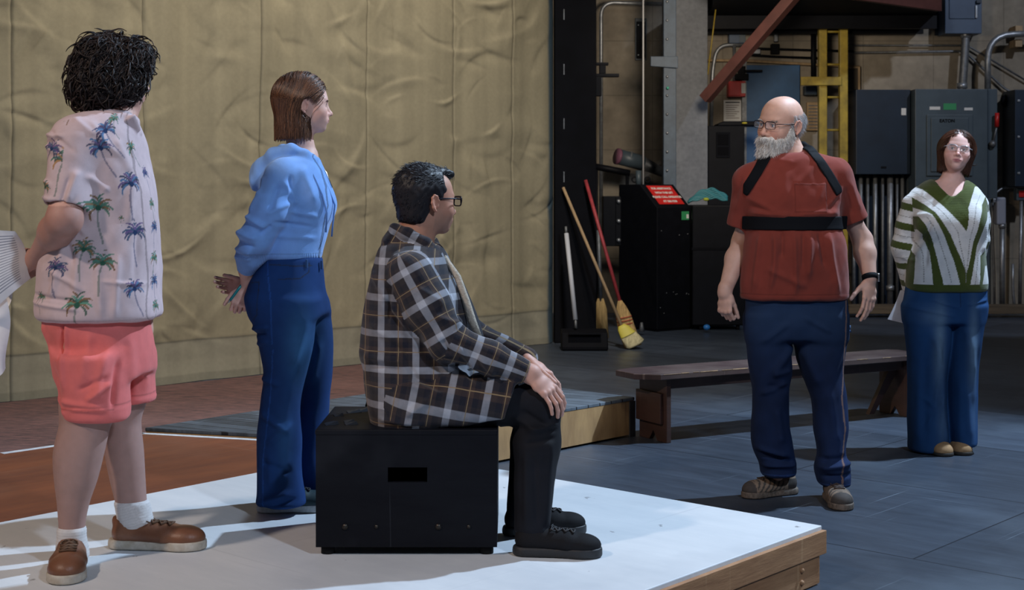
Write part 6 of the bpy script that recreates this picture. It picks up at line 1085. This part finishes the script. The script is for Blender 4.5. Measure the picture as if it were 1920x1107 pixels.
    a = L(1478, 914, .08); a[2] = 0; shoe(f, (a[0], .085, 0), (-.87, -.42, 0), .30, .054, (MU, up), MS, lace=ML, toe=.036, sole_h=.026)
    a = L(1562, 930, -.06); shoe(f, (a[0] + .004, -.035, 0), (-.03, -1, 0), .30, .056, (MU, up), MS, lace=ML, toe=.036, sole_h=.026)
person_d()
# ================================================================= seated man in plaid
def plaid_mat():
    m = bpy.data.materials.new('plaid_flannel'); m.use_nodes = True; nt = m.node_tree; n = nt.nodes; L = nt.links; b = n['Principled BSDF']; b.inputs['Roughness'].default_value = .95; b.inputs['Specular IOR Level'].default_value = .15; b.inputs['Sheen Weight'].default_value = .2
    uv = n.new('ShaderNodeUVMap'); uv.uv_map = 'cloth'; sp = n.new('ShaderNodeSeparateXYZ'); L.new(uv.outputs[0], sp.inputs[0])
    def M(op, a, b_=None):
        q = n.new('ShaderNodeMath'); q.operation = op
        for i, x in enumerate((a, b_)):
            if x is None: continue
            if hasattr(x, 'links'): L.new(x, q.inputs[i])
            else: q.inputs[i].default_value = x
        return q.outputs[0]
    def ramp(f, stops):
        cr = n.new('ShaderNodeValToRGB'); e = cr.color_ramp.elements; e[0].position = stops[0][0]; e[0].color = (*stops[0][1], 1); e[1].position = stops[-1][0]; e[1].color = (*stops[-1][1], 1)
        for p, c in stops[1:-1]: x = e.new(p); x.color = (*c, 1)
        L.new(f, cr.inputs[0]); return cr.outputs[0]
    A, B_, C_ = (.030, .025, .028), (.012, .013, .022), (.40, .42, .48); W = (.055, .036, .032)
    st = [(0, C_), (.15, C_), (.165, A), (.33, A), (.34, B_), (.50, B_), (.51, W), (.68, W), (.69, B_), (.84, B_), (.85, A), (.955, A), (.97, C_), (1, C_)]
    def tri(o, per): return M('FRACT', M('DIVIDE', o, per))
    u, v = sp.outputs[0], sp.outputs[1]; fu, fv = tri(u, .118), tri(v, .118)
    cu, cv = ramp(fu, st), ramp(fv, st); mx = n.new('ShaderNodeMixRGB'); mx.inputs[0].default_value = .5; L.new(cu, mx.inputs[1]); L.new(cv, mx.inputs[2])
    def line(f, c): return M('LESS_THAN', M('ABSOLUTE', M('SUBTRACT', f, c)), .010)
    ln = M('MAXIMUM', line(fu, .56), line(fv, .56)); m2 = n.new('ShaderNodeMixRGB'); L.new(ln, m2.inputs[0]); L.new(mx.outputs[0], m2.inputs[1]); m2.inputs[2].default_value = (.25, .18, .10, 1)
    t = n.new('ShaderNodeTexNoise'); t.inputs['Scale'].default_value = 45; t.inputs['Detail'].default_value = 5; tc = n.new('ShaderNodeTexCoord'); L.new(tc.outputs['Object'], t.inputs[0]); mr = n.new('ShaderNodeMapRange'); mr.inputs[3].default_value = .72; mr.inputs[4].default_value = 1.3; L.new(t.outputs[0], mr.inputs[0])
    vm = n.new('ShaderNodeVectorMath'); vm.operation = 'SCALE'; L.new(m2.outputs[0], vm.inputs[0]); L.new(mr.outputs[0], vm.inputs['Scale']); L.new(vm.outputs[0], b.inputs['Base Color'])
    t2 = n.new('ShaderNodeTexNoise'); t2.inputs['Scale'].default_value = 500; L.new(tc.outputs['Object'], t2.inputs[0]); bp = n.new('ShaderNodeBump'); bp.inputs['Strength'].default_value = .35; bp.inputs['Distance'].default_value = .005; L.new(t2.outputs[0], bp.inputs['Height']); L.new(bp.outputs[0], b.inputs['Normal']); return m
def axis_uv(P, a, b, r, off=0):
    a, b = nv(a), nv(b); w = (b - a) / np.linalg.norm(b - a); q = P - a; t = q @ w; u = nv((0, -1, 0)); u = u - w * (u @ w); u /= np.linalg.norm(u); v = np.cross(w, u); an = np.arctan2(q @ v, q @ u); return np.stack([an * r, t + off], -1)
def person_c():
    D = 4.84; f = Fig('man in plaid shirt-jacket, glasses and black trousers sitting on the black box', (790 - 960) / F * D, D, .2, 790); L = f.L; MP = plaid_mat()
    hf = axes((.84, .54, -.04)); ho = L(800, 377, 0); S = .95
    # ---- jacket
    sh = Vol(); sh.stack(f.rows([(452, 722, 822, -.10, .10), (464, 712, 832, -.15, .15), (480, 706, 840, -.185, .185), (510, 698, 853, -.205, .205), (560, 687, 872, -.205, .205), (600, 680, 884, -.20, .20), (640, 676, 894, -.20, .20), (664, 674, 900, -.205, .205), (700, 683, 905, -.21, .21), (740, 688, 905, -.215, .215), (775, 693, 880, -.215, .215), (796, 702, 850, -.21, .21), (803, 712, 830, -.20, .20)]), .03, tg='t', n=2.3)
    sP, eP, cP = L(768, 512, -.185), L(838, 638, -.21), L(996, 702, -.195); sF, eF, cF = L(780, 505, .185), L(868, 625, .22), L(990, 672, .10)
    sh.chain([sP, lerp(sP, eP, .5), eP], [.070, .070, .062], .035, tg='a'); dP = cP - eP; sleeve(sh, [eP, lerp(eP, cP, .5), cP + dP * .1], [.062, .050, .037], L(989, 699, -.193), dP, .031, .033, .03, 'b', .03); sh.chain([sF, eF, cF], [.072, .060, .037], .035, tg='c')
    
    # skirt of the jacket lying over the thigh
    sk = Vol(); sk.flat(L(775, 752, -.115), L(850, 750, -.12), (.098, .125), (.100, .122), (0, 0, 1), .03); sk.flat(L(850, 750, -.12), L(985, 750, -.155), (.100, .122), (.088, .100), (0, 0, 1), .03); sk.plane(L(957, 740, -.1), (1, 0, -.28)); sk.plane(L(880, 788, -.1), (.17, 0, -1)); sk.plane((0, 0, BOX[4] - .2 + .004), (0, 0, -1)); sh.sub(sk, .03, 's')
    sk = Vol(); sk.flat(L(775, 752, .115), L(930, 745, .12), (.095, .125), (.090, .110), (0, 0, 1), .03); sk.plane(L(930, 740, .1), (1, 0, -.28)); sk.plane((0, 0, BOX[4] - .2 + .004), (0, 0, -1)); sh.sub(sk, .03, 's')
    sh.ell(L(757, 452, 0), (.055, .085, .04), .03, tg='t')
    # collar
    sh.flat(L(742, 432, .0), L(728, 452, .0), (.075, .020), (.090, .022), (0, 1, 0), .012, tg='k'); sh.chain([L(740, 428, -.055), L(765, 440, -.088), L(798, 458, -.095), L(824, 480, -.080)], [.018, .021, .022, .013], .012, tg='k'); sh.chain([L(740, 428, .055), L(775, 434, .082), L(812, 455, .08), L(832, 480, .05)], [.018, .02, .02, .012], .012, tg='k')
    sh.flat(L(785, 428, .0), L(800, 470, .0), (.062, .062), (.050, .055), (0, 1, 0), .008, 's')
    V, Q, N = cloth(sh, .004, FFs(f, (735, 560, 790, 620, 7, .012), (728, 555, 760, 600, 5, -.012), (790, 630, 840, 690, 7, -.014), (800, 640, 900, 715, 6, .010), (700, 600, 770, 640, 7, .009), (690, 660, 770, 665, 6, .012), (695, 675, 760, 680, 5, -.009), (760, 700, 860, 730, 8, .014), (780, 690, 840, 720, 5, -.010), (770, 760, 830, 720, 7, .012), (700, 500, 740, 560, 7, .008), (790, 530, 840, 560, 6, .010), (820, 580, 870, 600, 6, .012), (835, 620, 850, 650, 7, -.014), (860, 630, 900, 680, 5, .010), (900, 650, 930, 690, 5, .008), (700, 640, 690, 720, 6, .008), (740, 520, 735, 600, 5, -.012), (715, 770, 800, 775, 5, .008), (760, 600, 800, 650, 6, .010), (745, 620, 790, 700, 6, -.009), (880, 660, 885, 700, 4, -.008)), (.0035, 18, .0018, 42), 2)
    FC = V[Q].mean(1); tags = ['t', 'a', 'b', 'c', 's', 'k']; dist = np.stack([np.min([p[0](FC) for p in sh.p if p[5] == t_ and p[4] == 'u'], 0) for t_ in tags]); dist[0] += .004; g = dist.argmin(0); P = V[Q]; uv = np.zeros(P.shape[:2] + (2,))
    cx, cy = L(785, 0)[0], 0; tu = np.stack([np.arctan2(-(P[..., 1] - cy) / .2, (P[..., 0] - cx) / .19) , P[..., 2]], -1); rr_ = .19; tu[..., 0] = np.where(N[Q][..., 1] < .3, P[..., 0] * 1.02 + .012, tu[..., 0] * rr_); uv[:] = tu
    for k_, (a, b) in ((1, (sP, eP)), (2, (eP, cP)), (3, (sF, eF)), (4, (L(790, 748, -.1), L(925, 775, -.1))), (5, (L(740, 430, 0), L(830, 480, 0)))):
        m = g == k_; w = axis_uv(P[m].reshape(-1, 3), a, b, .066 if k_ < 4 else .10, (0, .01, float(np.linalg.norm(eP - sP)) + .01, 0, .03, .05)[k_]).reshape(-1, 4, 2); uv[m] = w
    for k_, rad_ in ((1, .066), (2, .066), (3, .066), (4, .10), (5, .10)):
        m = g == k_; U = uv[m, :, 0]; ref = U[:, :1]; U = U - np.round((U - ref) / (2 * math.pi * rad_)) * 2 * math.pi * rad_; uv[m, :, 0] = U
    jk = f.put('plaid_jacket', V, Q, MP, uv=uv)
    o = nv(f.o); M_SHERPA = mat('cream_sherpa_lining', (.50, .44, .36), .95, bump=1.0, bscale=160, noise=.3, nscale=90)
    MB().tube([tuple(o + L(832, 482, -.06)), tuple(o + L(858, 520, -.085)), tuple(o + L(874, 565, -.10)), tuple(o + L(884, 600, -.10)), tuple(o + L(898, 632, -.10))], [.010, .012, .013, .015, .010], 10).build('sherpa_lining', M_SHERPA, jk)
    M_BT = mat('black_cotton', (.012, .013, .020), .9, bump=.3, bscale=300)
    v = Vol(); v.stack([(a, b, c, d + .02, e - .02) for a, b, c, d, e in f.rows([(478, 770, 836, -.08, .08), (500, 760, 852, -.10, .12), (560, 760, 882, -.13, .14), (620, 760, 904, -.14, .15), (700, 760, 916, -.15, .15)])], .03); V, Q = v.surf(.006); f.put('black_t_shirt', V, Q, M_BT)
    # ---- body
    v = Vol(); head_vol(v, hf, ho, S, 1.02, 1.08, .002, 1.05, full=.004); v.frame(); v.flat(ho + hf @ nv((0, .03, -.05)), L(776, 478, 0), (.057, .058), (.066, .068), (0, 1, 0), .03)
    v.stack(f.rows([(475, 740, 815, -.08, .08), (520, 720, 835, -.15, .15), (640, 705, 870, -.15, .15), (790, 720, 850, -.16, .16)]), .04)
    v.chain([sP, eP, cP, L(997, 704, -.195)], [.045, .038, .029, .0285], .02); v.chain([sF, eF, cF], [.045, .038, .028], .02)
    wP = L(995, 702, -.200); wF = L(992, 676, .08)
    hp = ortho((.54, .72, .375), (.45, -.65, .60), (-.75, .22, .62)); hand_vol(v, hp, wP, .98, curl=(.50, .50, .45, .35), spread=.09, thumb=(.45, .3, .1), tc=.2)
    h2 = ortho((.1, -.95, .05), (.62, .15, .78), (-.84, .0, .50)); hand_vol(v, h2, wF, .98, curl=(.5, .5, .5, .55), spread=.06, thumb=(.5, .1, .1), tc=.2); v.frame()
    V, Q = v.surf(.006, fine=[around(ho, .14), around(wP + nv((.08, .1, -.04)), .15)], hf=.003); c = skin_tint(V, (.50, .25, .17), hf, ho, S, (.38, .15, .13), .45); q = (V - ho) @ hf / S
    stb = np.clip(np.exp(-((q[:, 2] + .075) / .035) ** 2) * (q[:, 1] < .0) * .35, 0, 1); c = mixc(c, nv((.22, .14, .11)), stb); hnd = V[:, 0] > L(975, 0)[0]; c = mixc(c, nv((.56, .32, .26)), hnd * .8)
    f.put('body', V, Q, M_SKIN, tint=c); eyes(f, hf, ho, S, (.06, .035, .02)); glasses(f, hf, ho, S, w=.027, h=.0165, gap=.014, y=-.110, z=.003, r=.0024, tr=.0030, ear=.082)
    # ---- short dark hair
    rng = np.random.RandomState(21); H = Vol(); H.frame(hf, ho, S); H.ell((0, .022, .036), (.083, .104, .096), .02); H.flat((0, .050, .02), (0, .055, -.045), (.078, .060), (.070, .050), (1, 0, 0), .02); H.ell((0, -.058, .098), (.050, .042, .022), .02)
    H.ell((0, -.155, .005), (.098, .110, .088), .012, 's'); H.ell((0, -.03, -.075), (.10, .070, .075), .012, 's')
    for x in (-1, 1): H.ell((x * .082, .006, -.02), (.02, .024, .036), .006, 's'); H.ell((x * .055, -.085, .075), (.022, .05, .05), .012, 's')
    V, Q = H.surf(.0034); N = normals(V, Q); V0 = V; V = V + N * (.0018 * wnoise(V, 140, 3))[:, None]; c = np.tile(nv((.014, .013, .016)), (len(V), 1)); hb = f.put('short_hair', V, Q, M_HAIRD, tint=c); st = Strands(); qq = (V0 - ho) @ hf / S
    for i in rng.choice(len(V0), 2600):
        p, n = V0[i], N[i]; q = qq[i]; top = q[2] > .06; l = rng.uniform(.014, .026) if top else rng.uniform(.006, .014)
        d = hf @ (nv((0, .55 if top else .25, -.15 if top else -.9)) + rng.normal(0, .18, 3)) + n * (.35 if top else .15); 
        if q[1] > .09 and q[2] > .02: d = hf @ nv((0, .5, -.5)) + n * .5 + rng.normal(0, .2, 3)
        d /= np.linalg.norm(d); t = np.linspace(0, 1, 4)[:, None]; st.add(p - n * .001 + d * l * t - n * .006 * t * t, .0011, nv((.020, .019, .024)) * rng.uniform(.5, 1.6), 3)
    a, b_, c_ = st.out(); f.put('hair_strands', a, b_, M_HAIRD, hb, c_)
    # ---- trousers
    v = Vol(); hip = L(775, 765, -.10); kn = L(1012, 754, -.150); an = L(997, 985, -.20); hipF = L(775, 765, .10); knF = L(1005, 748, .12); anF = L(978, 960, .06); z0 = BOX[4] - .2
    v.cone(L(770, 755, 0), L(800, 760, 0), .13, .12, .04); v.flat(hip, lerp(hip, kn, .5), (.110, .080), (.098, .080), (0, 1, 0), .04); v.flat(lerp(hip, kn, .5), kn, (.095, .078), (.072, .070), (0, 1, 0), .04); v.cone(kn, lerp(kn, an, .35), .070, .074, .03); v.cone(lerp(kn, an, .35), an, .074, .058, .03)
    v.flat(hipF, knF, (.105, .078), (.072, .068), (0, 1, 0), .04); v.cone(knF, lerp(knF, anF, .4), .068, .066, .02); v.cone(lerp(knF, anF, .4), anF, .066, .052, .02)
    v.plane((0, 0, z0 + .001), (0, 0, -1)); only(v, lambda P: P[:, 0] < L(938, 0)[0]); v.plane(L(994, 1010, -.2), (.12, 0, -1)); only(v, lambda P: (P[:, 1] < -.06) & (P[:, 0] > L(930, 0)[0])); v.plane(L(970, 975, .06), (0, 0, -1)); only(v, lambda P: (P[:, 1] >= -.06) & (P[:, 0] > L(930, 0)[0]))
    V, Q, N = cloth(v, .0048, FFs(f, (960, 760, 1010, 790, 6, .010), (975, 750, 1040, 790, 5, -.008), (985, 790, 1045, 775, 6, .010), (980, 810, 1040, 800, 5, -.006), (1030, 800, 1020, 960, 7, .007), (1000, 830, 1005, 960, 6, -.006), (985, 820, 985, 960, 6, .007), (1010, 960, 1030, 990, 5, .006)), (.0025, 18, .0015, 45), 2); M_BTR = mat('black_twill_trousers', (.0060, .0070, .012), .8, bump=.12, bscale=500, noise=.4, nscale=9, spec=.25)
    f.put('trousers', V, Q, M_BTR)
    MU = mat('black_canvas_shoe', (.010, .010, .012), .7, bump=.4, bscale=600); MS = mat('dark_grey_rubber', (.018, .019, .022), .55, bump=.3, bscale=200); MLc = mat('black_shoelace', (.016, .016, .02), .6)
    a = L(985, 0, -.2); shoe(f, (a[0] + .005, -.215, 0), (.985, -.12, 0), .295, .053, MU, MS, lace=MLc, toe=.030, sole_h=.028); a = L(970, 0, .05); shoe(f, (a[0] - .005, .055, 0), (.99, .10, 0), .295, .053, MU, MS, lace=MLc, toe=.030, sole_h=.028)
person_c()
# ================================================================= woman in the striped sweater
M_KNIT = vmat('knitted_wool', .95, .25, .6, 420, spec=.1)
def person_e():
    D = 7.56; f = Fig('woman with bob haircut and clear glasses in green and white striped V-neck sweater, wide jeans', (1775 - 960) / F * D, D, 0, 1775); L = f.L
    hf = axes((-.20, -.97, .17)) @ rot3(0, R(9), 0); ho = L(1794, 285, 0); S = .93
    sh = Vol(); sh.stack(f.rows([(336, 1744, 1816, -.03, .10), (345, 1730, 1828, -.07, .12), (358, 1712, 1840, -.10, .135), (375, 1704, 1846, -.125, .14), (400, 1709, 1847, -.155, .14), (425, 1716, 1846, -.165, .135), (450, 1714, 1845, -.155, .13), (480, 1707, 1845, -.155, .13), (510, 1700, 1848, -.155, .135), (530, 1698, 1849, -.15, .135), (546, 1700, 1848, -.145, .13)]), .03, tg='t')
    sL, eL, wL = L(1708, 384, .01), L(1692, 462, .04), L(1704, 538, .11); sR, eR, wR = L(1836, 384, .01), L(1838, 450, .06), L(1828, 520, .13)
    sh.chain([sL, lerp(sL, eL, .5), eL], [.052, .056, .056], .03, tg='l'); sh.chain([eL, wL], [.056, .036], .03, tg='m'); sh.chain([sR, lerp(sR, eR, .5), eR], [.050, .050, .045], .03, tg='r'); sh.chain([eR, wR], [.045, .033], .02, tg='n')
    sh.ell(L(1748, 418, -.09), (.085, .075, .085), .05, tg='t'); sh.ell(L(1822, 418, -.09), (.065, .075, .085), .05, tg='t')
    # V neck opening
    ap = L(1793, 374, -.10); a0, a1 = L(1745, 338, .0), L(1815, 343, .0)
    sh.chain([L(1779, 330, .0), L(1782, 347, -.05), L(1790, 366, -.16)], [.088, .068, .006], .008, 's')
    V, Q, N = cloth(sh, .0037, FFs(f, (1728, 440, 1722, 500, 4, -.010), (1735, 440, 1710, 480, 4, .008), (1845, 440, 1830, 470, 4, .008), (1700, 405, 1730, 400, 4, .007), (1730, 412, 1718, 455, 3, -.010), (1690, 480, 1710, 490, 4, .007), (1685, 440, 1700, 446, 4, .006)), (.003, 18, .001, 50), 2)
    FCd = [np.min([p[0](V) for p in sh.p if p[5] == t_ and p[4] == 'u'], 0) for t_ in 'tlmrn']; FCd[0] = FCd[0] + .004; g = np.argmin(np.stack(FCd), 0)
    k = F / (D - .12); PX = 960 + (V[:, 0] + f.o.x) * k; PY = HZ - (V[:, 2] - CH) * k; PX = np.where(V[:, 1] > .02, 3578 - PX, PX)
    GR, WH, LN = nv((.062, .082, .018)), nv((.66, .66, .66)), nv((.27, .27, .26))
    def B(pts): p = np.array(pts, float); return np.interp(PY, p[:, 0], p[:, 1], left=-1e4)
    left = [B([(344, 1722), (355, 1736), (385, 1765), (418, 1795), (434, 1807)]), B([(358, 1702), (378, 1728), (398, 1750), (440, 1778), (480, 1796), (512, 1809)]), B([(376, 1690), (402, 1744), (445, 1768), (490, 1785), (533, 1797)]), B([(406, 1722), (424, 1734), (455, 1748), (500, 1758), (533, 1766)]), B([(420, 1712), (440, 1730), (470, 1742), (533, 1748)]), B([(452, 1712), (480, 1722), (533, 1717)]), B([(495, 1690), (510, 1707), (533, 1704)])]
    bx = np.interp(PY, [434, 512], [1807, 1809]); right = [B([(350, 1836), (362, 1828), (390, 1813), (420, 1810), (434, 1807)]), B([(366, 1862), (384, 1843), (410, 1833), (450, 1823), (490, 1815), (512, 1809)]), B([(398, 1856), (430, 1840), (465, 1829), (500, 1823), (533, 1817)]), B([(470, 1850), (480, 1838), (533, 1837)]), B([(500, 1850), (533, 1843)])]
    cntL = sum(((b > PX) & (b > -9e3)).astype(int) for b in left); cntR = sum(((b < PX) & (b > -9e3)).astype(int) for b in right)
    apex = np.array([434, 512, 1e4, 1e4]); passed = (PY > 434).astype(int) + (PY > 512).astype(int)
    # left of the V count outward from the centre
    axis = np.interp(PY, [340, 434, 512, 546], [1800, 1807, 1809, 1808]); LFT = PX < axis
    idx = np.where(LFT, sum(((PX < b) & (b > -9e3)).astype(int) for b in left), sum(((PX > b) & (b > -9e3)).astype(int) for b in right))
    # boundaries whose apex already lies above count as crossed
    idx = idx + np.where(PY > 434, (1 - np.where(LFT, ((PX < left[0])), ((PX > right[0]))).astype(int)), 0) * (PY > 434) * 1 + np.where(PY > 512, (1 - np.where(LFT, ((PX < left[1])), ((PX > right[1]))).astype(int)), 0)
    c = np.where((idx % 2 == 0)[:, None], GR, WH)
    def seam(b0, b1): m = abs(PX - (b0 + b1) / 2) < .9; return m & (b0 > -9e3) & (b1 > -9e3) & (np.sin(PY * 3.3) > -.6)
    for b0, b1, s_ in ((left[0], left[1], 1), (left[2], left[3], 1), (left[4], left[5], 1)): c[seam(b0, b1) & LFT & (PY < 530)] = LN
    for b0, b1 in ((right[0], right[1]), (right[2], right[3])): c[seam(b0, b1) & ~LFT] = LN
    for gi, a, b, off in ((1, sL, eL, -.012), (2, eL, wL, None), (3, sR, eR, -.012), (4, eR, wR, None)):
        m = g == gi; w = (b - a) / np.linalg.norm(b - a); t = (V[m] - a) @ w; t = t + (off if off is not None else float(np.linalg.norm((eL - sL) if gi == 2 else (eR - sR))) - .012); fr = ((t + .02) / .104) % 1.0; cc = np.where((fr < .36)[:, None], GR, WH); cc[abs(fr - .68) < .014] = LN; c[m] = cc
    hemz = L(0, 534, -.12)[2]; hem = (V[:, 2] < hemz) & (g == 0); c[hem] = GR; nk = np.min([np.linalg.norm(np.cross(V - ap, (q_ - ap) / np.linalg.norm(q_ - ap)), axis=1) for q_ in (L(1748, 338, -.03), L(1814, 343, -.03))], 0); c[(nk < .022) & (g == 0) & (V[:, 2] > ap[2] - .03)] = GR * .8
    V = V + N * (.0004 * np.sin(V[:, 2] * 700))[:, None]; c = c * (1 + .06 * wnoise(V, 60, 2))[:, None]
    f.put('striped_sweater', V, Q, M_KNIT, tint=c)
    # ---- body
    v = Vol(); head_vol(v, hf, ho, S, .98, .92, .0, .92, full=.002, lips=1.2); v.frame(); v.flat(ho + hf @ nv((0, .03, -.05)), L(1783, 346, .01), (.050, .050), (.056, .056), (1, 0, 0), .035)
    v.stack(f.rows([(340, 1752, 1812, -.02, .07), (350, 1736, 1822, -.055, .09), (362, 1722, 1832, -.085, .10), (380, 1722, 1828, -.105, .10), (420, 1730, 1825, -.11, .10), (540, 1720, 1830, -.11, .10)]), .05)
    v.chain([sL, eL, wL], [.038, .036, .025], .02); v.chain([sR, eR, wR], [.038, .033, .024], .02)
    h1 = ortho((.3, -.9, .1), (.9, .3, 0), (-.5, -.1, .8)); hand_vol(v, h1, wL + nv((.0, 0, -.005)), .88, curl=(.9, 1, 1, 1.1), thumb=(.4, .3, .1)); h2 = ortho((-.3, -.9, .1), (-.9, .3, 0), (.5, .1, .8)); hand_vol(v, h2, wR, .88, curl=(.9, 1, 1, 1.1), thumb=(.4, .3, .1)); v.frame()
    for x0, x1 in ((1738, 1745), (1808, 1802)): v.chain([L(x0, 560, 0), L(x0 + 4, 700, 0), L(x1, 815, 0)], [.06, .05, .035], .03)
    V, Q = v.surf(.006, fine=[around(ho, .14)], hf=.003); c = skin_tint(V, (.70, .43, .38), hf, ho, S, (.50, .19, .20), .55); mo = np.linalg.norm(V - L(1784, 361, -.09), axis=1) < .004; c[mo] = (.15, .07, .05)
    f.put('body', V, Q, M_SKIN, tint=c); eyes(f, hf, ho, S, (.05, .03, .02), (R(-14), 0)); MCL = mat('clear_frame', (.55, .55, .60), .15, .3, spec=.8); glasses(f, hf, ho, S, w=.026, h=.0175, gap=.014, y=-.108, z=.0, r=.0012, m=MCL, square=2.6)
    # ---- bob
    rng = np.random.RandomState(31); H = Vol(); H.frame(hf, ho, S); H.ell((0, .022, .030), (.090, .106, .094), .02); H.flat((0, .040, .02), (0, .050, -.105), (.094, .070), (.080, .058), (1, 0, 0), .03); H.plane((0, 0, -.120), (0, 0, -1))
    H.ell((0, -.120, -.045), (.066, .125, .110), .014, 's'); H.ell((0, -.105, .030), (.046, .045, .045), .012, 's')
    V, Q = H.surf(.004); N = normals(V, Q); q = (V - ho) @ hf / S; an = np.arctan2(q[:, 1] - .03, q[:, 0]); V = V + N * (.002 * np.sin(an * 33 + 2 * np.sin(q[:, 2] * 20)))[:, None]; base = nv((.050, .020, .012)); c = np.tile(base, (len(V), 1)) * (1 + .45 * np.sin(an * 51))[:, None]
    hb = f.put('bobbed_hair', V, Q, M_HAIRB, tint=c); st = Strands()
    q0 = (V - ho) @ hf / S; I = rng.choice(np.where(q0[:, 2] > -.07)[0], 2200); jit = rng.normal(0, .10, (len(I), 3)); H2 = Vol(); H2.frame(hf, ho, S); H2.ell((0, .022, .030), (.090, .106, .094), .02); H2.flat((0, .040, .02), (0, .052, -.22), (.094, .070), (.070, .055), (1, 0, 0), .03)
    def dr(P, t):
        q = (P - ho) @ hf / S; d = np.zeros_like(P); d[:] = (0, 0, -1); top = sstep(.06, .12, q[:, 2])[:, None]; fr = sstep(.02, -.06, q[:, 1:2]); return d + np.sign(q[:, :1]) * (1.5 * top + 1.3 * fr * (q[:, 2:3] > .0)) * hf[:, 0] + hf[:, 1] * (.2 + .5 * fr) * (q[:, 2:3] > .0) + jit
    S0 = comb(H2, V[I], 14, .0105 * S, dr, .0035)
    for j in range(len(I)):
        P = S0[j]; q = (P - ho) @ hf / S; kk = int((q[:, 2] > rng.uniform(-.130, -.108)).sum()); h_ = np.where((q[:, 1] < -.055) & (abs(q[:, 0]) < .056) & (q[:, 2] < .068))[0]; kk = min(kk, int(h_[0])) if len(h_) else kk
        if kk >= 4: st.add(P[:kk], rng.uniform(.0009, .0017), base * rng.uniform(.5, 2.0), 3, .5)
    for i in range(180):
        side = rng.choice([-1, 1]); x = rng.uniform(.012, .046); p = nv((side * x, -.0985 + .4 * max(0, x - .02), .0205 - abs(x - .024) * .26 + rng.normal(0, .0009))); d = nv((side * .9, -.1, .0)); t = np.linspace(0, 1, 3)[:, None]; st.add((hf @ ((p + d * .007 * t) * S).T).T + ho, .0006, base * 1.2, 3)
    for k_ in range(6): p = hf @ (nv((.090, .045, -.055)) * S) + ho; t = np.linspace(0, 1, 5)[:, None]; st.add(p + nv((.035, 0, .004)) * t + rng.normal(0, .002, (1, 3)) + nv((0, 0, -.006)) * np.sin(t * 3), .0010, base, 3)
    a, b_, c_ = st.out(); f.put('hair_strands', a, b_, M_HAIRB, hb, c_)
    # ---- wide jeans
    v = Vol(); v.stack(f.rows([(532, 1700, 1847, -.125, .125), (550, 1697, 1849, -.13, .13), (580, 1692, 1849, -.135, .135), (605, 1694, 1845, -.13, .13)]), .03)
    v.stack(f.rows([(570, 1692, 1784, -.125, .125), (646, 1700, 1780, -.115, .115), (710, 1703, 1772, -.11, .11), (804, 1703, 1775, -.12, .12), (845, 1704, 1778, -.125, .125)]), .02); v.stack(f.rows([(570, 1787, 1849, -.12, .125), (615, 1783, 1842, -.115, .115), (694, 1775, 1833, -.105, .11), (773, 1775, 1830, -.11, .11), (834, 1780, 1829, -.12, .12)]), .02)
    V, Q, N = cloth(v, .0052, FFs(f, (1735, 560, 1785, 574, 3, .007), (1700, 575, 1780, 590, 3, .005), (1795, 570, 1845, 560, 3, .007), (1740, 620, 1758, 700, 8, .016), (1760, 640, 1742, 760, 6, -.010), (1720, 740, 1745, 760, 5, .008), (1750, 740, 1765, 830, 6, .012), (1715, 700, 1712, 830, 6, .008), (1800, 600, 1812, 700, 8, .012), (1800, 720, 1806, 820, 7, .010), (1765, 730, 1720, 800, 5, .008)), (.003, 14, .0012, 40), 2)
    V = folds(V, N, FFs(f, (1738, 610, 1752, 720, 9, .010), (1725, 650, 1722, 830, 7, -.008), (1758, 700, 1748, 835, 6, .009), (1812, 620, 1816, 760, 8, .010), (1790, 700, 1790, 830, 6, .008), (1822, 640, 1820, 820, 6, -.007)))
    c = np.tile(nv((.013, .054, .155)), (len(V), 1)) * (1 + .2 * wnoise(V, 10, 3))[:, None]; X, Z = V[:, 0], V[:, 2]
    for (x, y, w, h, a) in ((1750, 640, .030, .20, .8), (1812, 650, .026, .22, .7), (1735, 590, .06, .05, .35), (1755, 790, .03, .12, .3), (1815, 780, .025, .1, .2)): c = mixc(c, nv((.16, .25, .35)), a * np.exp(-((X - L(x, 0)[0]) / w) ** 2 - ((Z - L(0, y)[2]) / h) ** 2))
    c[(abs(X - L(1787, 0)[0]) < .003) & (Z > L(0, 572)[2]) & (V[:, 1] < 0)] = (.01, .03, .08); j = f.put('wide_jeans', V, Q, M_JEAN, tint=c)
    MU = mat('tan_suede_clog', (.42, .25, .12), .85, noise=.25, nscale=40, bump=.3, bscale=400); MS = mat('dark_clog_sole', (.03, .025, .02), .8)
    for x in (1757, 1798): a = L(x, 0, -.02); shoe(f, (a[0], .04 if x < 1780 else .07, 0), (.02 if x < 1780 else -.02, -1, 0), .25, .056, MU, MS, ankle=.05, toe=.040, sole_h=.016)
    o = nv(f.o); P = [L(1688, 545, .13), L(1704, 541, .14), L(1700, 608, .13), L(1664, 599, .12)]; nu = 12; u, w = np.meshgrid(np.linspace(0, 1, nu), np.linspace(0, 1, nu), indexing='ij'); G = (P[0] * ((1 - u) * (1 - w))[..., None] + P[1] * (u * (1 - w))[..., None] + P[2] * (u * w)[..., None] + P[3] * ((1 - u) * w)[..., None]); G = (G + nv((0, -.015, 0)) * np.sin(w * 3)[..., None]).reshape(-1, 3)
    i = (np.arange(nu - 1)[:, None] * nu + np.arange(nu - 1)).ravel(); Qp = np.stack([i, i + nu, i + nu + 1, i + 1], 1); ob = mesh_np('script_page', np.vstack([G, G + nv((0, .0015, 0))]) + o, np.vstack([Qp, Qp[:, ::-1] + nu * nu]), bpy.data.materials['printed_paper'], None, True, np.tile(nv((.62, .68, .78)), (2 * nu * nu, 1))); tag(ob, 'white paper held behind the back of the woman in the striped sweater', 'paper')
person_e()
